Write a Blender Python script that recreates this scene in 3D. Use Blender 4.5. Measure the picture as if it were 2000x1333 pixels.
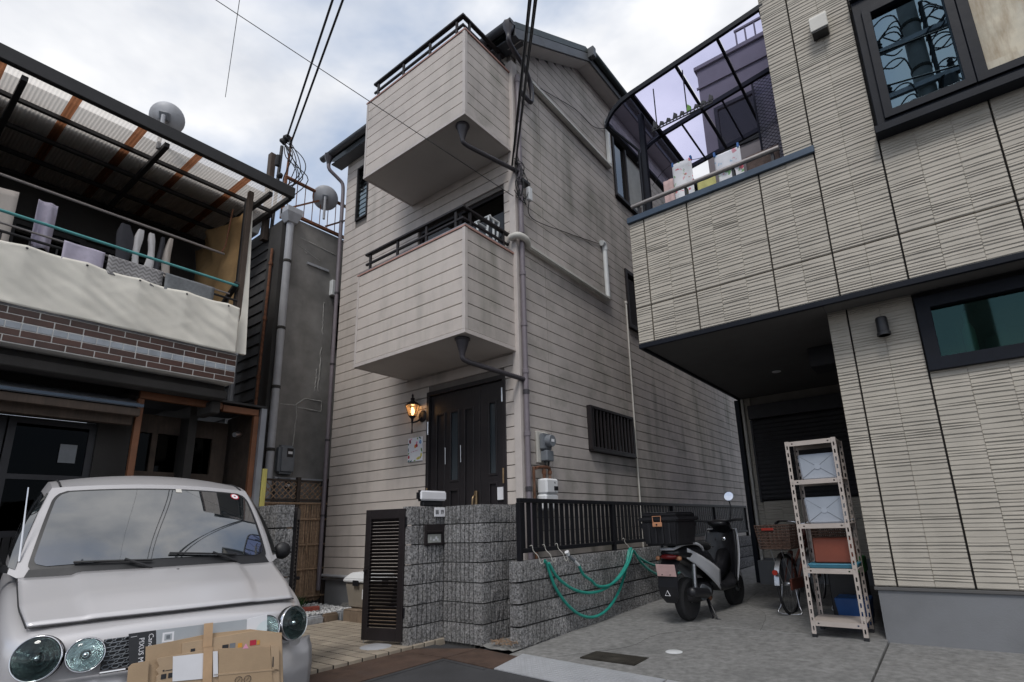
import bpy, bmesh, math, random
from mathutils import Vector, Matrix, noise as mnoise
rnd = random.Random(7)
for o in list(bpy.data.objects):
    bpy.data.objects.remove(o, do_unlink=True)
SC = bpy.context.scene
COL = SC.collection
rad = math.radians
# ------------------------------------------------------------------ camera
cam = bpy.data.objects.new('camera', bpy.data.cameras.new('camera'))
COL.objects.link(cam); SC.camera = cam
cam.data.sensor_width = 36.0
cam.data.lens = 1055.218 / 2000 * 36.0
cam.data.shift_x = -38.308 / 2000
cam.data.shift_y = 93.739 / 2000
cam.data.clip_start = 0.05; cam.data.clip_end = 3000
_y, _p, _r = rad(126.77384), rad(14.23183), rad(-1.80380)
_f = Vector((math.cos(_p)*math.cos(_y), math.cos(_p)*math.sin(_y), math.sin(_p)))
_rt = Vector((math.sin(_y), -math.cos(_y), 0)); _up = _rt.cross(_f)
_rx = math.cos(_r)*_rt + math.sin(_r)*_up; _ux = -math.sin(_r)*_rt + math.cos(_r)*_up
cam.matrix_world = Matrix(((_rx.x, _ux.x, -_f.x, 3.96), (_rx.y, _ux.y, -_f.y, -5.05),
                           (_rx.z, _ux.z, -_f.z, 1.152), (0, 0, 0, 1)))
# ------------------------------------------------------------------ sky and sun
SUN_EL, SUN_AZ = rad(55), rad(-70)          # azimuth of the sun measured from +X towards +Y
W = bpy.data.worlds.new('World'); SC.world = W; W.use_nodes = True
wn = W.node_tree.nodes; wl = W.node_tree.links; wn.clear()
w_out = wn.new('ShaderNodeOutputWorld'); w_bg = wn.new('ShaderNodeBackground'); w_bg.inputs['Strength'].default_value = 0.072
sky = wn.new('ShaderNodeTexSky'); sky.sky_type = 'NISHITA'; sky.sun_disc = False
sky.sun_elevation = SUN_EL; sky.sun_rotation = math.pi/2 - SUN_AZ
tc = wn.new('ShaderNodeTexCoord'); mp = wn.new('ShaderNodeMapping'); mp.inputs['Scale'].default_value = (1, 1, 1.9)
mp.inputs['Location'].default_value = (2.35, 0.4, 0.3)
n1 = wn.new('ShaderNodeTexNoise'); n1.inputs['Scale'].default_value = 1.55; n1.inputs['Detail'].default_value = 6; n1.inputs['Roughness'].default_value = .52; n1.inputs['Distortion'].default_value = .35
n2 = wn.new('ShaderNodeTexNoise'); n2.inputs['Scale'].default_value = 3.3; n2.inputs['Detail'].default_value = 5; n2.inputs['Roughness'].default_value = .55
r1 = wn.new('ShaderNodeValToRGB'); r1.color_ramp.elements[0].position = .36; r1.color_ramp.elements[1].position = .56
r2 = wn.new('ShaderNodeValToRGB'); e = r2.color_ramp.elements
e[0].position = .32; e[0].color = (5.6, 5.9, 6.5, 1); e[1].position = .68; e[1].color = (9.3, 9.3, 9.4, 1)
mx = wn.new('ShaderNodeMixRGB')
bl = wn.new('ShaderNodeMixRGB'); bl.inputs[0].default_value = .62; bl.inputs[2].default_value = (4.6, 5.7, 7.6, 1)
wl.new(tc.outputs['Generated'], mp.inputs[0]); wl.new(mp.outputs[0], n1.inputs['Vector']); wl.new(mp.outputs[0], n2.inputs['Vector'])
wl.new(n1.outputs[0], r1.inputs[0]); wl.new(n2.outputs[0], r2.inputs[0])
wl.new(sky.outputs[0], bl.inputs[1])
wl.new(r1.outputs[0], mx.inputs[0]); wl.new(bl.outputs[0], mx.inputs[1]); wl.new(r2.outputs[0], mx.inputs[2])
wl.new(mx.outputs[0], w_bg.inputs[0]); wl.new(w_bg.outputs[0], w_out.inputs[0])
sl = bpy.data.lights.new('sun', 'SUN'); sl.energy = 1.0; sl.angle = rad(16); sl.color = (1, .97, .93)
sun = bpy.data.objects.new('sun', sl); COL.objects.link(sun)
_sd = Vector((math.cos(SUN_EL)*math.cos(SUN_AZ), math.cos(SUN_EL)*math.sin(SUN_AZ), math.sin(SUN_EL)))
sun.rotation_euler = _sd.to_track_quat('Z', 'Y').to_euler(); sun.location = _sd*40
vs = SC.view_settings; vs.view_transform = 'Standard'; vs.look = 'None'; vs.gamma = 1; vs.use_curve_mapping = False; vs.exposure = 0.72
cy = SC.cycles
cy.use_denoising = True
cy.max_bounces = 8; cy.diffuse_bounces = 4; cy.glossy_bounces = 4; cy.transmission_bounces = 6; cy.transparent_max_bounces = 12
cy.caustics_reflective = False; cy.caustics_refractive = False; cy.sample_clamp_indirect = 8

# ------------------------------------------------------------------ helpers
def wmat(o):
    m = o.matrix_basis if o.parent is None else wmat(o.parent) @ o.matrix_parent_inverse @ o.matrix_basis
    return m
def attach(o, parent, world=True):
    if parent is not None:
        o.parent = parent
        if world: o.matrix_parent_inverse = wmat(parent).inverted()
def thing(name, label, cat, loc=(0, 0, 0), rotz=0, group=None):
    o = bpy.data.objects.new(name, None); COL.objects.link(o)
    o.empty_display_size = .1
    o.location = loc; o.rotation_euler = (0, 0, rotz)
    return tag(o, label, cat, group)
def tag(o, label=None, cat=None, group=None, kind=None):
    if label: o['label'] = label
    if cat: o['category'] = cat
    if group: o['group'] = group
    if kind: o['kind'] = kind
    return o
def inst(name, mesh, parent, loc=(0, 0, 0), rot=(0, 0, 0), scale=(1, 1, 1), world=False):
    o = bpy.data.objects.new(name, mesh); COL.objects.link(o)
    o.location = loc; o.rotation_euler = rot; o.scale = scale
    attach(o, parent, world)
    return o
def ccopy(o, parent, loc=None):
    c = o.copy(); COL.objects.link(c)
    if parent is not None: c.parent = parent
    if loc is not None: c.location = loc
    for ch in list(o.children): ccopy(ch, c)
    return c

class MB:
    def __init__(self): self.v = []; self.f = []
    def add(self, vs, fs):
        n = len(self.v); self.v += [tuple(p) for p in vs]; self.f += [tuple(i+n for i in f) for f in fs]; return self
    def box(self, a, b):
        (x0, y0, z0), (x1, y1, z1) = a, b
        x0, x1 = sorted((x0, x1)); y0, y1 = sorted((y0, y1)); z0, z1 = sorted((z0, z1))
        return self.add([(x0,y0,z0),(x1,y0,z0),(x1,y1,z0),(x0,y1,z0),(x0,y0,z1),(x1,y0,z1),(x1,y1,z1),(x0,y1,z1)],
                        [(0,3,2,1),(4,5,6,7),(0,1,5,4),(1,2,6,5),(2,3,7,6),(3,0,4,7)])
    def obox(self, c, size, m):
        """box of size centred at c, turned by matrix m"""
        c = Vector(c); h = [s/2 for s in size]; vs = []
        for z in (-1, 1):
            for x, y in ((-1,-1),(1,-1),(1,1),(-1,1)):
                vs.append(c + m @ Vector((x*h[0], y*h[1], z*h[2])))
        return self.add(vs, [(0,3,2,1),(4,5,6,7),(0,1,5,4),(1,2,6,5),(2,3,7,6),(3,0,4,7)])
    def bar(self, p, q, w, h, up=(0, 0, 1)):
        """rectangular bar from p to q; w across, h along up"""
        p, q = Vector(p), Vector(q); d = (q-p); L = d.length; d.normalize(); u = Vector(up)
        s = d.cross(u)
        if s.length < 1e-4: s = d.cross(Vector((1, 0, 0)))
        s.normalize(); u = s.cross(d)
        m = Matrix((d, s, u)).transposed()
        return self.obox((p+q)/2, (L, w, h), m)
    def tube(self, pts, r, n=8, cap=True, closed=False):
        pts = [Vector(p) for p in pts]; k = len(pts); rs = r if isinstance(r, (list, tuple)) else [r]*k
        rings = []; prev = None
        for i, p in enumerate(pts):
            a = pts[(i-1) % k] if (closed or i > 0) else pts[0]; b = pts[(i+1) % k] if (closed or i < k-1) else pts[-1]
            t = (b-a).normalized() if (b-a).length > 1e-9 else Vector((0, 0, 1))
            if prev is None:
                s = t.cross(Vector((0, 0, 1)))
                if s.length < 1e-3: s = t.cross(Vector((1, 0, 0)))
            else: s = prev - t*prev.dot(t)
            s.normalize(); prev = s; u = t.cross(s)
            rings.append([p + (s*math.cos(2*math.pi*j/n) + u*math.sin(2*math.pi*j/n))*rs[i] for j in range(n)])
        base = len(self.v)
        for rg in rings: self.v += [tuple(x) for x in rg]
        for i in range(k if closed else k-1):
            i2 = (i+1) % k
            for j in range(n):
                j2 = (j+1) % n
                self.f.append((base+i*n+j, base+i*n+j2, base+i2*n+j2, base+i2*n+j))
        if cap and not closed:
            self.f.append(tuple(base+j for j in range(n))[::-1]); self.f.append(tuple(base+(k-1)*n+j for j in range(n)))
        return self
    def lathe(self, prof, o=(0, 0, 0), axis=(0, 0, 1), n=16, ang=2*math.pi, cap=True):
        """profile of (radius, height) turned about axis through o"""
        o = Vector(o); a = Vector(axis).normalized(); s = a.cross(Vector((0, 0, 1)))
        if s.length < 1e-3: s = Vector((1, 0, 0))
        s.normalize(); u = a.cross(s); base = len(self.v)
        for r, h in prof:
            for j in range(n):
                t = ang*j/n; self.v.append(tuple(o + a*h + (s*math.cos(t)+u*math.sin(t))*max(r, 1e-5)))
        for i in range(len(prof)-1):
            for j in range(n):
                j2 = (j+1) % n; self.f.append((base+i*n+j, base+i*n+j2, base+(i+1)*n+j2, base+(i+1)*n+j))
        if cap:
            self.f.append(tuple(base+j for j in range(n))[::-1]); self.f.append(tuple(base+(len(prof)-1)*n+j for j in range(n)))
        return self
    def prism(self, poly, t, axis='x', at=0):
        """closed outline poly of (a,b) pushed from at to at+t along axis"""
        def P(a, b, c): return {'x': (c, a, b), 'y': (a, c, b), 'z': (a, b, c)}[axis]
        n = len(poly); vs = [P(a, b, at) for a, b in poly] + [P(a, b, at+t) for a, b in poly]
        return self.add(vs, [tuple(range(n))[::-1], tuple(range(n, 2*n))] + [(i, (i+1) % n, n+(i+1) % n, n+i) for i in range(n)])
    def grid(self, nu, nv, fn, closed_u=False):
        base = len(self.v)
        for j in range(nv):
            for i in range(nu): self.v.append(tuple(fn(i/(nu-1) if not closed_u else i/nu, j/(nv-1))))
        for j in range(nv-1):
            for i in range(nu if closed_u else nu-1):
                i2 = (i+1) % nu
                self.f.append((base+j*nu+i, base+j*nu+i2, base+(j+1)*nu+i2, base+(j+1)*nu+i))
        return self
    def mesh(self, name, m, smooth=False, bevel=0, fix=True, solid=0, seg=1):
        me = bpy.data.meshes.new(name); me.from_pydata(self.v, [], self.f)
        bm = bmesh.new(); bm.from_mesh(me)
        if fix: bmesh.ops.recalc_face_normals(bm, faces=bm.faces)
        if solid:
            bmesh.ops.solidify(bm, geom=bm.faces[:], thickness=solid)
        if bevel:
            ed = [x for x in bm.edges if len(x.link_faces) == 2 and x.calc_face_angle(0) > .6]
            bmesh.ops.bevel(bm, geom=ed, offset=bevel, segments=seg, affect='EDGES', clamp_overlap=True)
        bm.to_mesh(me); bm.free()
        if smooth:
            me.polygons.foreach_set('use_smooth', [True]*len(me.polygons))
            if smooth != 'all': me.set_sharp_from_angle(angle=rad(38 if smooth is True else smooth))
        me.materials.append(MAT[m] if isinstance(m, str) else m)
        return me
    def build(self, name, m, parent=None, smooth=False, bevel=0, local=False, fix=True, solid=0, seg=1):
        o = bpy.data.objects.new(name, self.mesh(name, m, smooth, bevel, fix, solid, seg)); COL.objects.link(o)
        attach(o, parent, not local)
        return o
def box(name, a, b, m, parent=None, bevel=0, local=False):
    return MB().box(a, b).build(name, m, parent, bevel=bevel, local=local)
def smoothpath(pts, n=6, closed=False):
    P = [Vector(p) for p in pts]; out = []; k = len(P)
    for i in range(k if closed else k-1):
        if closed: p0, p1, p2, p3 = P[(i-1) % k], P[i], P[(i+1) % k], P[(i+2) % k]
        else: p0, p1, p2, p3 = P[max(i-1, 0)], P[i], P[i+1], P[min(i+2, k-1)]
        for j in range(n):
            t = j/n
            out.append(.5*((2*p1)+(p2-p0)*t+(2*p0-5*p1+4*p2-p3)*t*t+(3*p1-p0-3*p2+p3)*t**3))
    if not closed: out.append(P[-1])
    return out
def panel_mb(us, vs, holes, depth, P):
    """one connected slab with openings: us, vs the outline, holes (u0,u1,v0,v1); P(u,v,d) -> point"""
    U = sorted(set(list(us)+[h for H in holes for h in H[:2] if us[0] < h < us[1]]))
    V = sorted(set(list(vs)+[h for H in holes for h in H[2:] if vs[0] < h < vs[1]]))
    nu, nv = len(U), len(V)
    def solid(i, j):
        if i < 0 or j < 0 or i >= nu-1 or j >= nv-1: return False
        cu, cv = (U[i]+U[i+1])/2, (V[j]+V[j+1])/2
        return not any(h[0] < cu < h[1] and h[2] < cv < h[3] for h in holes)
    mb = MB(); idx = {}
    def vid(i, j, s):
        k = (i, j, s)
        if k not in idx: idx[k] = len(mb.v); mb.v.append(tuple(P(U[i], V[j], 0 if s == 0 else depth)))
        return idx[k]
    for i in range(nu-1):
        for j in range(nv-1):
            if not solid(i, j): continue
            mb.f.append((vid(i,j,0), vid(i+1,j,0), vid(i+1,j+1,0), vid(i,j+1,0)))
            mb.f.append((vid(i,j,1), vid(i,j+1,1), vid(i+1,j+1,1), vid(i+1,j,1)))
            if not solid(i-1, j): mb.f.append((vid(i,j,0), vid(i,j+1,0), vid(i,j+1,1), vid(i,j,1)))
            if not solid(i+1, j): mb.f.append((vid(i+1,j,0), vid(i+1,j,1), vid(i+1,j+1,1), vid(i+1,j+1,0)))
            if not solid(i, j-1): mb.f.append((vid(i,j,0), vid(i,j,1), vid(i+1,j,1), vid(i+1,j,0)))
            if not solid(i, j+1): mb.f.append((vid(i,j+1,0), vid(i+1,j+1,0), vid(i+1,j+1,1), vid(i,j+1,1)))
    return mb
def spans(u0, u1, v0, v1, holes):
    """pieces of [u0,u1] left in the strip v0..v1 by holes"""
    out = [(u0, u1)]
    for h in holes:
        if h[2] < v1-.01 and h[3] > v0+.01:
            nxt = []
            for a, b in out:
                if h[1] <= a or h[0] >= b: nxt.append((a, b)); continue
                if h[0] > a: nxt.append((a, h[0]))
                if h[1] < b: nxt.append((h[1], b))
            out = nxt
    return [s for s in out if s[1]-s[0] > .02]
def letters(name, body, size, m, parent, loc, rot, align='CENTER', ex=.0006):
    c = bpy.data.curves.new(name, 'FONT'); c.body = body; c.size = size; c.align_x = align; c.align_y = 'CENTER'; c.extrude = ex; c.resolution_u = 2
    t = bpy.data.objects.new('tmp', c); COL.objects.link(t)
    bpy.context.view_layer.update()
    me = bpy.data.meshes.new_from_object(t.evaluated_get(bpy.context.evaluated_depsgraph_get()))
    bpy.data.objects.remove(t, do_unlink=True); bpy.data.curves.remove(c)
    me.name = name; me.materials.clear(); me.materials.append(MAT[m])
    o = bpy.data.objects.new(name, me); COL.objects.link(o)
    o.location = loc; o.rotation_euler = rot
    if parent is not None: o.parent = parent; o.matrix_parent_inverse = Matrix()
    return o

# ------------------------------------------------------------------ materials
MAT = {}
def mat(key, col, rough=.6, metal=0, v=(5, .12), b=(60, .08), streak=0, scol=(.12, .12, .1), sscale=(5, 5, .35), spots=0, spcol=None,
        spscale=2.0, rv=0, coat=0, spec=None, wave=None, emit=0, grain=None):
    m = bpy.data.materials.new(key); m.use_nodes = True; MAT[key] = m
    N = m.node_tree.nodes; L = m.node_tree.links; bs = N['Principled BSDF']
    bs.inputs['Roughness'].default_value = rough; bs.inputs['Metallic'].default_value = metal
    if spec is not None: bs.inputs['Specular IOR Level'].default_value = spec
    if coat: bs.inputs['Coat Weight'].default_value = coat; bs.inputs['Coat Roughness'].default_value = .14
    geo = N.new('ShaderNodeNewGeometry')
    def tex(scale, detail=4, rgh=.6, vec=None):
        t = N.new('ShaderNodeTexNoise'); t.inputs['Scale'].default_value = scale; t.inputs['Detail'].default_value = detail; t.inputs['Roughness'].default_value = rgh
        L.new(vec or geo.outputs['Position'], t.inputs['Vector']); return t.outputs[0]
    def ramp(x, a, bb):
        r = N.new('ShaderNodeMapRange'); r.inputs[1].default_value = a; r.inputs[2].default_value = bb; r.clamp = True; L.new(x, r.inputs[0]); return r.outputs[0]
    def mix(f, a, bcol, mode='MIX'):
        x = N.new('ShaderNodeMixRGB'); x.blend_type = mode
        for s, val in ((0, f), (1, a), (2, bcol)):
            if isinstance(val, (int, float)): x.inputs[s].default_value = val
            elif isinstance(val, tuple): x.inputs[s].default_value = (*val, 1)
            else: L.new(val, x.inputs[s])
        return x.outputs[0]
    c = tuple(col)
    sc, am = v
    if am:
        lo = tuple(max(0, x*(1-am)) for x in col); hi = tuple(min(1, x*(1+am)) for x in col)
        c = mix(ramp(tex(sc), .3, .7), lo, hi)
    if grain:                                    # stretched grain: (scale vector, colour, amount)
        mpn = N.new('ShaderNodeMapping'); mpn.inputs['Scale'].default_value = grain[0]; L.new(geo.outputs['Position'], mpn.inputs[0])
        c = mix(mix(grain[2], (0., 0., 0.), ramp(tex(1, 5, .65, mpn.outputs[0]), .42, .72)), c, grain[1])
    if streak:
        mpn = N.new('ShaderNodeMapping'); mpn.inputs['Scale'].default_value = sscale; L.new(geo.outputs['Position'], mpn.inputs[0])
        s = ramp(tex(1, 4, .55, mpn.outputs[0]), .46, .74); big = ramp(tex(.55, 3), .38, .62)
        mm = N.new('ShaderNodeMath'); mm.operation = 'MULTIPLY'; L.new(s, mm.inputs[0]); L.new(big, mm.inputs[1])
        m2 = N.new('ShaderNodeMath'); m2.operation = 'MULTIPLY'; m2.inputs[1].default_value = streak; L.new(mm.outputs[0], m2.inputs[0])
        c = mix(m2.outputs[0], c, scol)
    if spots:
        s = ramp(tex(spscale, 8, .68), .52, .68)
        m2 = N.new('ShaderNodeMath'); m2.operation = 'MULTIPLY'; m2.inputs[1].default_value = spots; L.new(s, m2.inputs[0])
        c = mix(m2.outputs[0], c, spcol or scol)
    if rv:
        oi = N.new('ShaderNodeObjectInfo'); r = N.new('ShaderNodeMapRange'); r.inputs[3].default_value = 1-rv; r.inputs[4].default_value = 1+rv; L.new(oi.outputs['Random'], r.inputs[0])
        hs = N.new('ShaderNodeHueSaturation'); L.new(r.outputs[0], hs.inputs['Value'])
        if isinstance(c, tuple): hs.inputs['Color'].default_value = (*c, 1)
        else: L.new(c, hs.inputs['Color'])
        c = hs.outputs[0]
    if isinstance(c, tuple): bs.inputs['Base Color'].default_value = (*c, 1)
    else: L.new(c, bs.inputs['Base Color'])
    if b and b[1]:
        bu = N.new('ShaderNodeBump'); bu.inputs['Strength'].default_value = b[1]; bu.inputs['Distance'].default_value = b[2] if len(b) > 2 else .01
        L.new(tex(b[0], 6, .65), bu.inputs['Height']); L.new(bu.outputs[0], bs.inputs['Normal'])
    if am and rough > .2:
        L.new(N_add(N, L, ramp(tex(sc*2.3), 0, 1), rough-.08, rough+.08), bs.inputs['Roughness'])
    if emit:
        bs.inputs['Emission Color'].default_value = (*col, 1); bs.inputs['Emission Strength'].default_value = emit
    return m
def N_add(N, L, x, a, b):
    r = N.new('ShaderNodeMapRange'); r.inputs[3].default_value = max(0, a); r.inputs[4].default_value = min(1, b); L.new(x, r.inputs[0]); return r.outputs[0]
def clearmat(key, tint, ior=1.5, rough=.02, haze=0, hcol=(.8, .8, .8), gcol=(1, 1, 1)):
    """thin pane: tinted see-through plus mirror by angle, and a share of milky body"""
    m = bpy.data.materials.new(key); m.use_nodes = True; MAT[key] = m
    N = m.node_tree.nodes; L = m.node_tree.links; N.clear(); out = N.new('ShaderNodeOutputMaterial')
    tr = N.new('ShaderNodeBsdfTransparent'); tr.inputs[0].default_value = (*tint, 1)
    gl = N.new('ShaderNodeBsdfGlossy'); gl.inputs['Roughness'].default_value = rough; gl.inputs[0].default_value = (*gcol, 1)
    fr = N.new('ShaderNodeFresnel'); fr.inputs[0].default_value = ior
    geo = N.new('ShaderNodeNewGeometry'); bf = N.new('ShaderNodeMath'); bf.operation = 'SUBTRACT'; bf.inputs[0].default_value = 1; L.new(geo.outputs['Backfacing'], bf.inputs[1])
    mu = N.new('ShaderNodeMath'); mu.operation = 'MULTIPLY'; L.new(fr.outputs[0], mu.inputs[0]); L.new(bf.outputs[0], mu.inputs[1])
    mixs = N.new('ShaderNodeMixShader'); base = tr.outputs[0]
    if haze:
        tl = N.new('ShaderNodeBsdfTranslucent'); tl.inputs[0].default_value = (*hcol, 1); df = N.new('ShaderNodeBsdfDiffuse'); df.inputs[0].default_value = (*hcol, 1)
        h1 = N.new('ShaderNodeMixShader'); h1.inputs[0].default_value = .35; L.new(tl.outputs[0], h1.inputs[1]); L.new(df.outputs[0], h1.inputs[2])
        h2 = N.new('ShaderNodeMixShader'); h2.inputs[0].default_value = haze; L.new(tr.outputs[0], h2.inputs[1]); L.new(h1.outputs[0], h2.inputs[2]); base = h2.outputs[0]
    L.new(mu.outputs[0], mixs.inputs[0]); L.new(base, mixs.inputs[1]); L.new(gl.outputs[0], mixs.inputs[2]); L.new(mixs.outputs[0], out.inputs[0])
    return m
def litmat(key, col, st):
    m = bpy.data.materials.new(key); m.use_nodes = True; MAT[key] = m
    bs = m.node_tree.nodes['Principled BSDF']; bs.inputs['Base Color'].default_value = (*col, 1)
    bs.inputs['Emission Color'].default_value = (*col, 1); bs.inputs['Emission Strength'].default_value = st; return m

mat('siding', (.595, .535, .49), .75, v=(3, .10), b=(160, .35, .004), streak=.55, scol=(.30, .285, .25), sscale=(4, 4, .5), spots=.3, spcol=(.38, .35, .31), spscale=3, rv=.03)
mat('siding_weathered', (.525, .475, .443), .78, v=(2.5, .14), b=(160, .35, .004), streak=.9, scol=(.17, .17, .135), sscale=(3.2, 3.2, .42), spots=.6, spcol=(.26, .25, .21), spscale=1.7, rv=.03)
mat('siding_back', (.20, .18, .165), .9, b=None)
mat('trim_beige', (.56, .51, .48), .6, v=(8, .06), b=(90, .1), streak=.3, scol=(.35, .33, .3))
mat('soffit', (.60, .565, .535), .8, v=(2, .08), b=(90, .15), spots=.12, spcol=(.25, .24, .22))
mat('bronze', (.020, .016, .017), .5, .0, v=(9, .15), b=(80, .03), spec=.3)
mat('black_metal', (.010, .010, .013), .5, .0, v=(8, .2), b=(90, .04), spec=.25)
mat('coping_grey', (.30, .31, .34), .45, .3, v=(6, .1), streak=.3)
mat('terracotta', (.42, .24, .20), .7, v=(12, .15))
mat('pipe_mauve', (.19, .165, .185), .42, v=(7, .12), b=(50, .05))
mat('pipe_dark', (.045, .04, .047), .4, v=(7, .12), b=(50, .05))
mat('pipe_grey', (.42, .43, .46), .5, v=(5, .12), streak=.6, scol=(.14, .13, .12), b=(50, .05))
mat('pvc_cream', (.62, .60, .55), .5, v=(6, .08), streak=.4, scol=(.35, .33, .27))
mat('pvc_white', (.72, .74, .74), .45, v=(8, .06), streak=.3, scol=(.4, .4, .36))
mat('roof_green', (.035, .045, .043), .45, .2, v=(4, .2))
mat('roof_fascia', (.085, .09, .10), .5, v=(4, .2), streak=.3)
mat('door_brown', (.020, .017, .019), .45, v=(6, .2), b=(40, .06), grain=((60, 60, 2.5), (.033, .028, .03), .6))
mat('brass', (.30, .21, .12), .35, .8, v=(20, .2))
mat('steel', (.55, .56, .58), .3, 1, v=(15, .12))
mat('chrome', (.8, .8, .82), .08, 1, v=(9, .03), b=None)
mat('concrete', (.235, .232, .225), .85, v=(16, .30), b=(110, .8, .010), spots=.55, spcol=(.15, .15, .145), spscale=1.1)
mat('concrete_wall', (.20, .205, .215), .85, v=(1.5, .15), b=(70, .2), spots=.25, spcol=(.17, .18, .2), spscale=1.5)
mat('asphalt', (.042, .042, .046), .88, v=(2, .25), b=(260, .7, .006), spots=.3, spcol=(.07, .07, .072), spscale=60)
mat('rusty_plate', (.085, .052, .038), .75, .15, v=(6, .35), b=(90, .25), spots=.6, spcol=(.04, .035, .035), spscale=3)
mat('checker_alu', (.50, .51, .535), .5, .35, v=(5, .1), b=(120, .1), spots=.25, spcol=(.4, .4, .42), spscale=5)
mat('iron_cover', (.045, .04, .032), .7, .4, v=(8, .3), b=(60, .25))
mat('tile_floor', (.34, .29, .23), .6, v=(7, .14), b=(60, .1), rv=.10, spots=.25, spcol=(.26, .22, .18), spscale=5)
mat('grout', (.022, .02, .018), .9)
mat('tile_brown', (.10, .052, .035), .35, v=(9, .2), rv=.18)
mat('split_block', (.265, .262, .265), .88, v=(52, .95), b=(85, 1.0, .02), rv=.16, streak=.6, scol=(.07, .072, .065), sscale=(3, 3, .8), spots=.35, spcol=(.50, .47, .43), spscale=30)
mat('block_core', (.055, .054, .052), .95)
mat('pebble', (.68, .68, .68), .6, v=(40, .3), rv=.1)
mat('brick_red', (.30, .07, .05), .8, v=(20, .2))
mat('stone_edge', (.33, .34, .36), .8, v=(14, .3), b=(50, .4), rv=.15)
mat('leaf', (.035, .085, .02), .55, v=(20, .4), b=None)
mat('bamboo', (.38, .26, .17), .6, v=(30, .35), b=(80, .15), grain=((70, 70, 1.5), (.16, .09, .05), .7), rv=.2)
mat('dark_wood', (.045, .034, .028), .7, v=(9, .3), b=(50, .2), grain=((50, 50, 3), (.09, .06, .045), .5))
mat('tote_beige', (.30, .265, .22), .5, v=(6, .08))
mat('plastic_white', (.74, .75, .76), .45, v=(8, .05), b=None)
mat('plastic_black', (.016, .016, .019), .42, v=(9, .2), b=(120, .08))
mat('plastic_grey', (.17, .185, .205), .45, v=(9, .1), b=None)
mat('paper_white', (.80, .80, .83), .7, v=(9, .03), b=None)
mat('ink', (.02, .02, .025), .6, v=(9, 0), b=None)
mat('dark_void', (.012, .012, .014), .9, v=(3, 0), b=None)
mat('rubber', (.018, .018, .02), .75, v=(20, .2), b=(200, .15))
mat('wire_black', (.012, .012, .014), .55, v=(9, 0), b=None)
mat('hose', (.02, .30, .24), .42, v=(14, .15), b=None)
clearmat('glass_dark', (.10, .115, .12), 1.45)
clearmat('glass_black', (.05, .055, .06), 1.16)
clearmat('glass_clear', (.95, .96, .96), 1.3)
clearmat('glass_window', (.22, .27, .27), 2.1)
clearmat('glass_frost', (.25, .30, .33), 1.5, .25, .7, (.22, .26, .29))
# ================================================================== GROUND
tag(MB().grid(2, 2, lambda u, v: ((u-.5)*1600, (v-.5)*1600, -.03)).build('ground', 'asphalt'), 'dark asphalt ground reaching out past the houses', kind='structure')
tag(MB().add([(-12, -14, -.006), (14, -14, -.006), (14, -.84, -.006), (-12, -.84, -.006)], [(0, 1, 2, 3)]).build('road', 'asphalt'), 'dark asphalt lane in front of the houses', kind='structure')
def gz(y): return .026*(y+.85)
PS = .095                                  # the lane edge runs slightly skew to the houses
slab = tag(bpy.data.objects.new('carport_floor', None), 'grey concrete paving in front of and under the carport', kind='structure'); COL.objects.link(slab)
for (x0, x1, y0, y1) in ((.44, 3.295, -.84, 1.06), (.44, 3.295, 1.072, 9.2), (3.307, 9, -.84, 1.16)):
    z0 = gz(y0); z1 = gz(y1) if x0 < 3 else .03
    n = 3
    ya, yb = (y0-PS*(x0-.63), y0-PS*(x1-.63)) if y0 < 0 else (y0, y0)
    MB().add([(x0, ya, z0), (x1, yb, z0), (x1, y1, z1), (x0, y1, z1), (x0, ya, -.1), (x1, yb, -.1), (x1, y1, -.1), (x0, y1, -.1)],
             [(0, 1, 2, 3), (7, 6, 5, 4), (0, 4, 5, 1), (1, 5, 6, 2), (2, 6, 7, 3), (3, 7, 4, 0)]).build('concrete_slab', 'concrete', slab, bevel=.004)
# cut-in iron inspection cover, drain cap
cv = thing('drain_cover', 'dark rectangular iron cover set in the concrete near the metal plates', 'drain cover', (1.38, -.52, .01))
MB().box((1.12, -.66, .004), (1.65, -.38, .016)).build('frame', 'iron_cover', cv)
MB().box((1.135, -.645, .006), (1.635, -.395, .0205)).build('lid', 'iron_cover', cv, bevel=.002)
for i in range(5):
    MB().lathe([(.02+.022*i, 0), (.028+.022*i, .003), (.034+.022*i, 0)], (1.385, -.52, .0205), n=20, cap=False).build('ring', 'iron_cover', cv, smooth=True)
MB().lathe([(.075, 0), (.075, .004), (.066, .008), (0, .009)], (1.76, -.1, gz(-.1)), n=24).build('floor_drain', 'plastic_white', smooth=True)
tag(bpy.data.objects['floor_drain'], 'small round white drain cap in the concrete paving', 'floor drain')
mat('crack_dark', (.05, .048, .045), .95)
for pts_ in ([(.9, -.7), (1.3, -.1), (1.35, .5), (1.8, 1.05)], [(2.2, 1.08), (2.0, 2.0), (1.6, 2.7), (1.5, 3.6)], [(3.4, -.3), (4.1, .1), (5.0, .2)]):
    MB().tube([(p_.x+.012*mnoise.noise(p_*9), p_.y+.02*mnoise.noise(p_*7+Vector((3, 1, 0))), (gz(p_.y) if p_.x < 3.3 else .012+.009*(p_.y+.85))-.0012) for p_ in smoothpath([(a_, b_, 0) for a_, b_ in pts_], 14)], .0028, 4).build('crack', 'crack_dark', slab)
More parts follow.
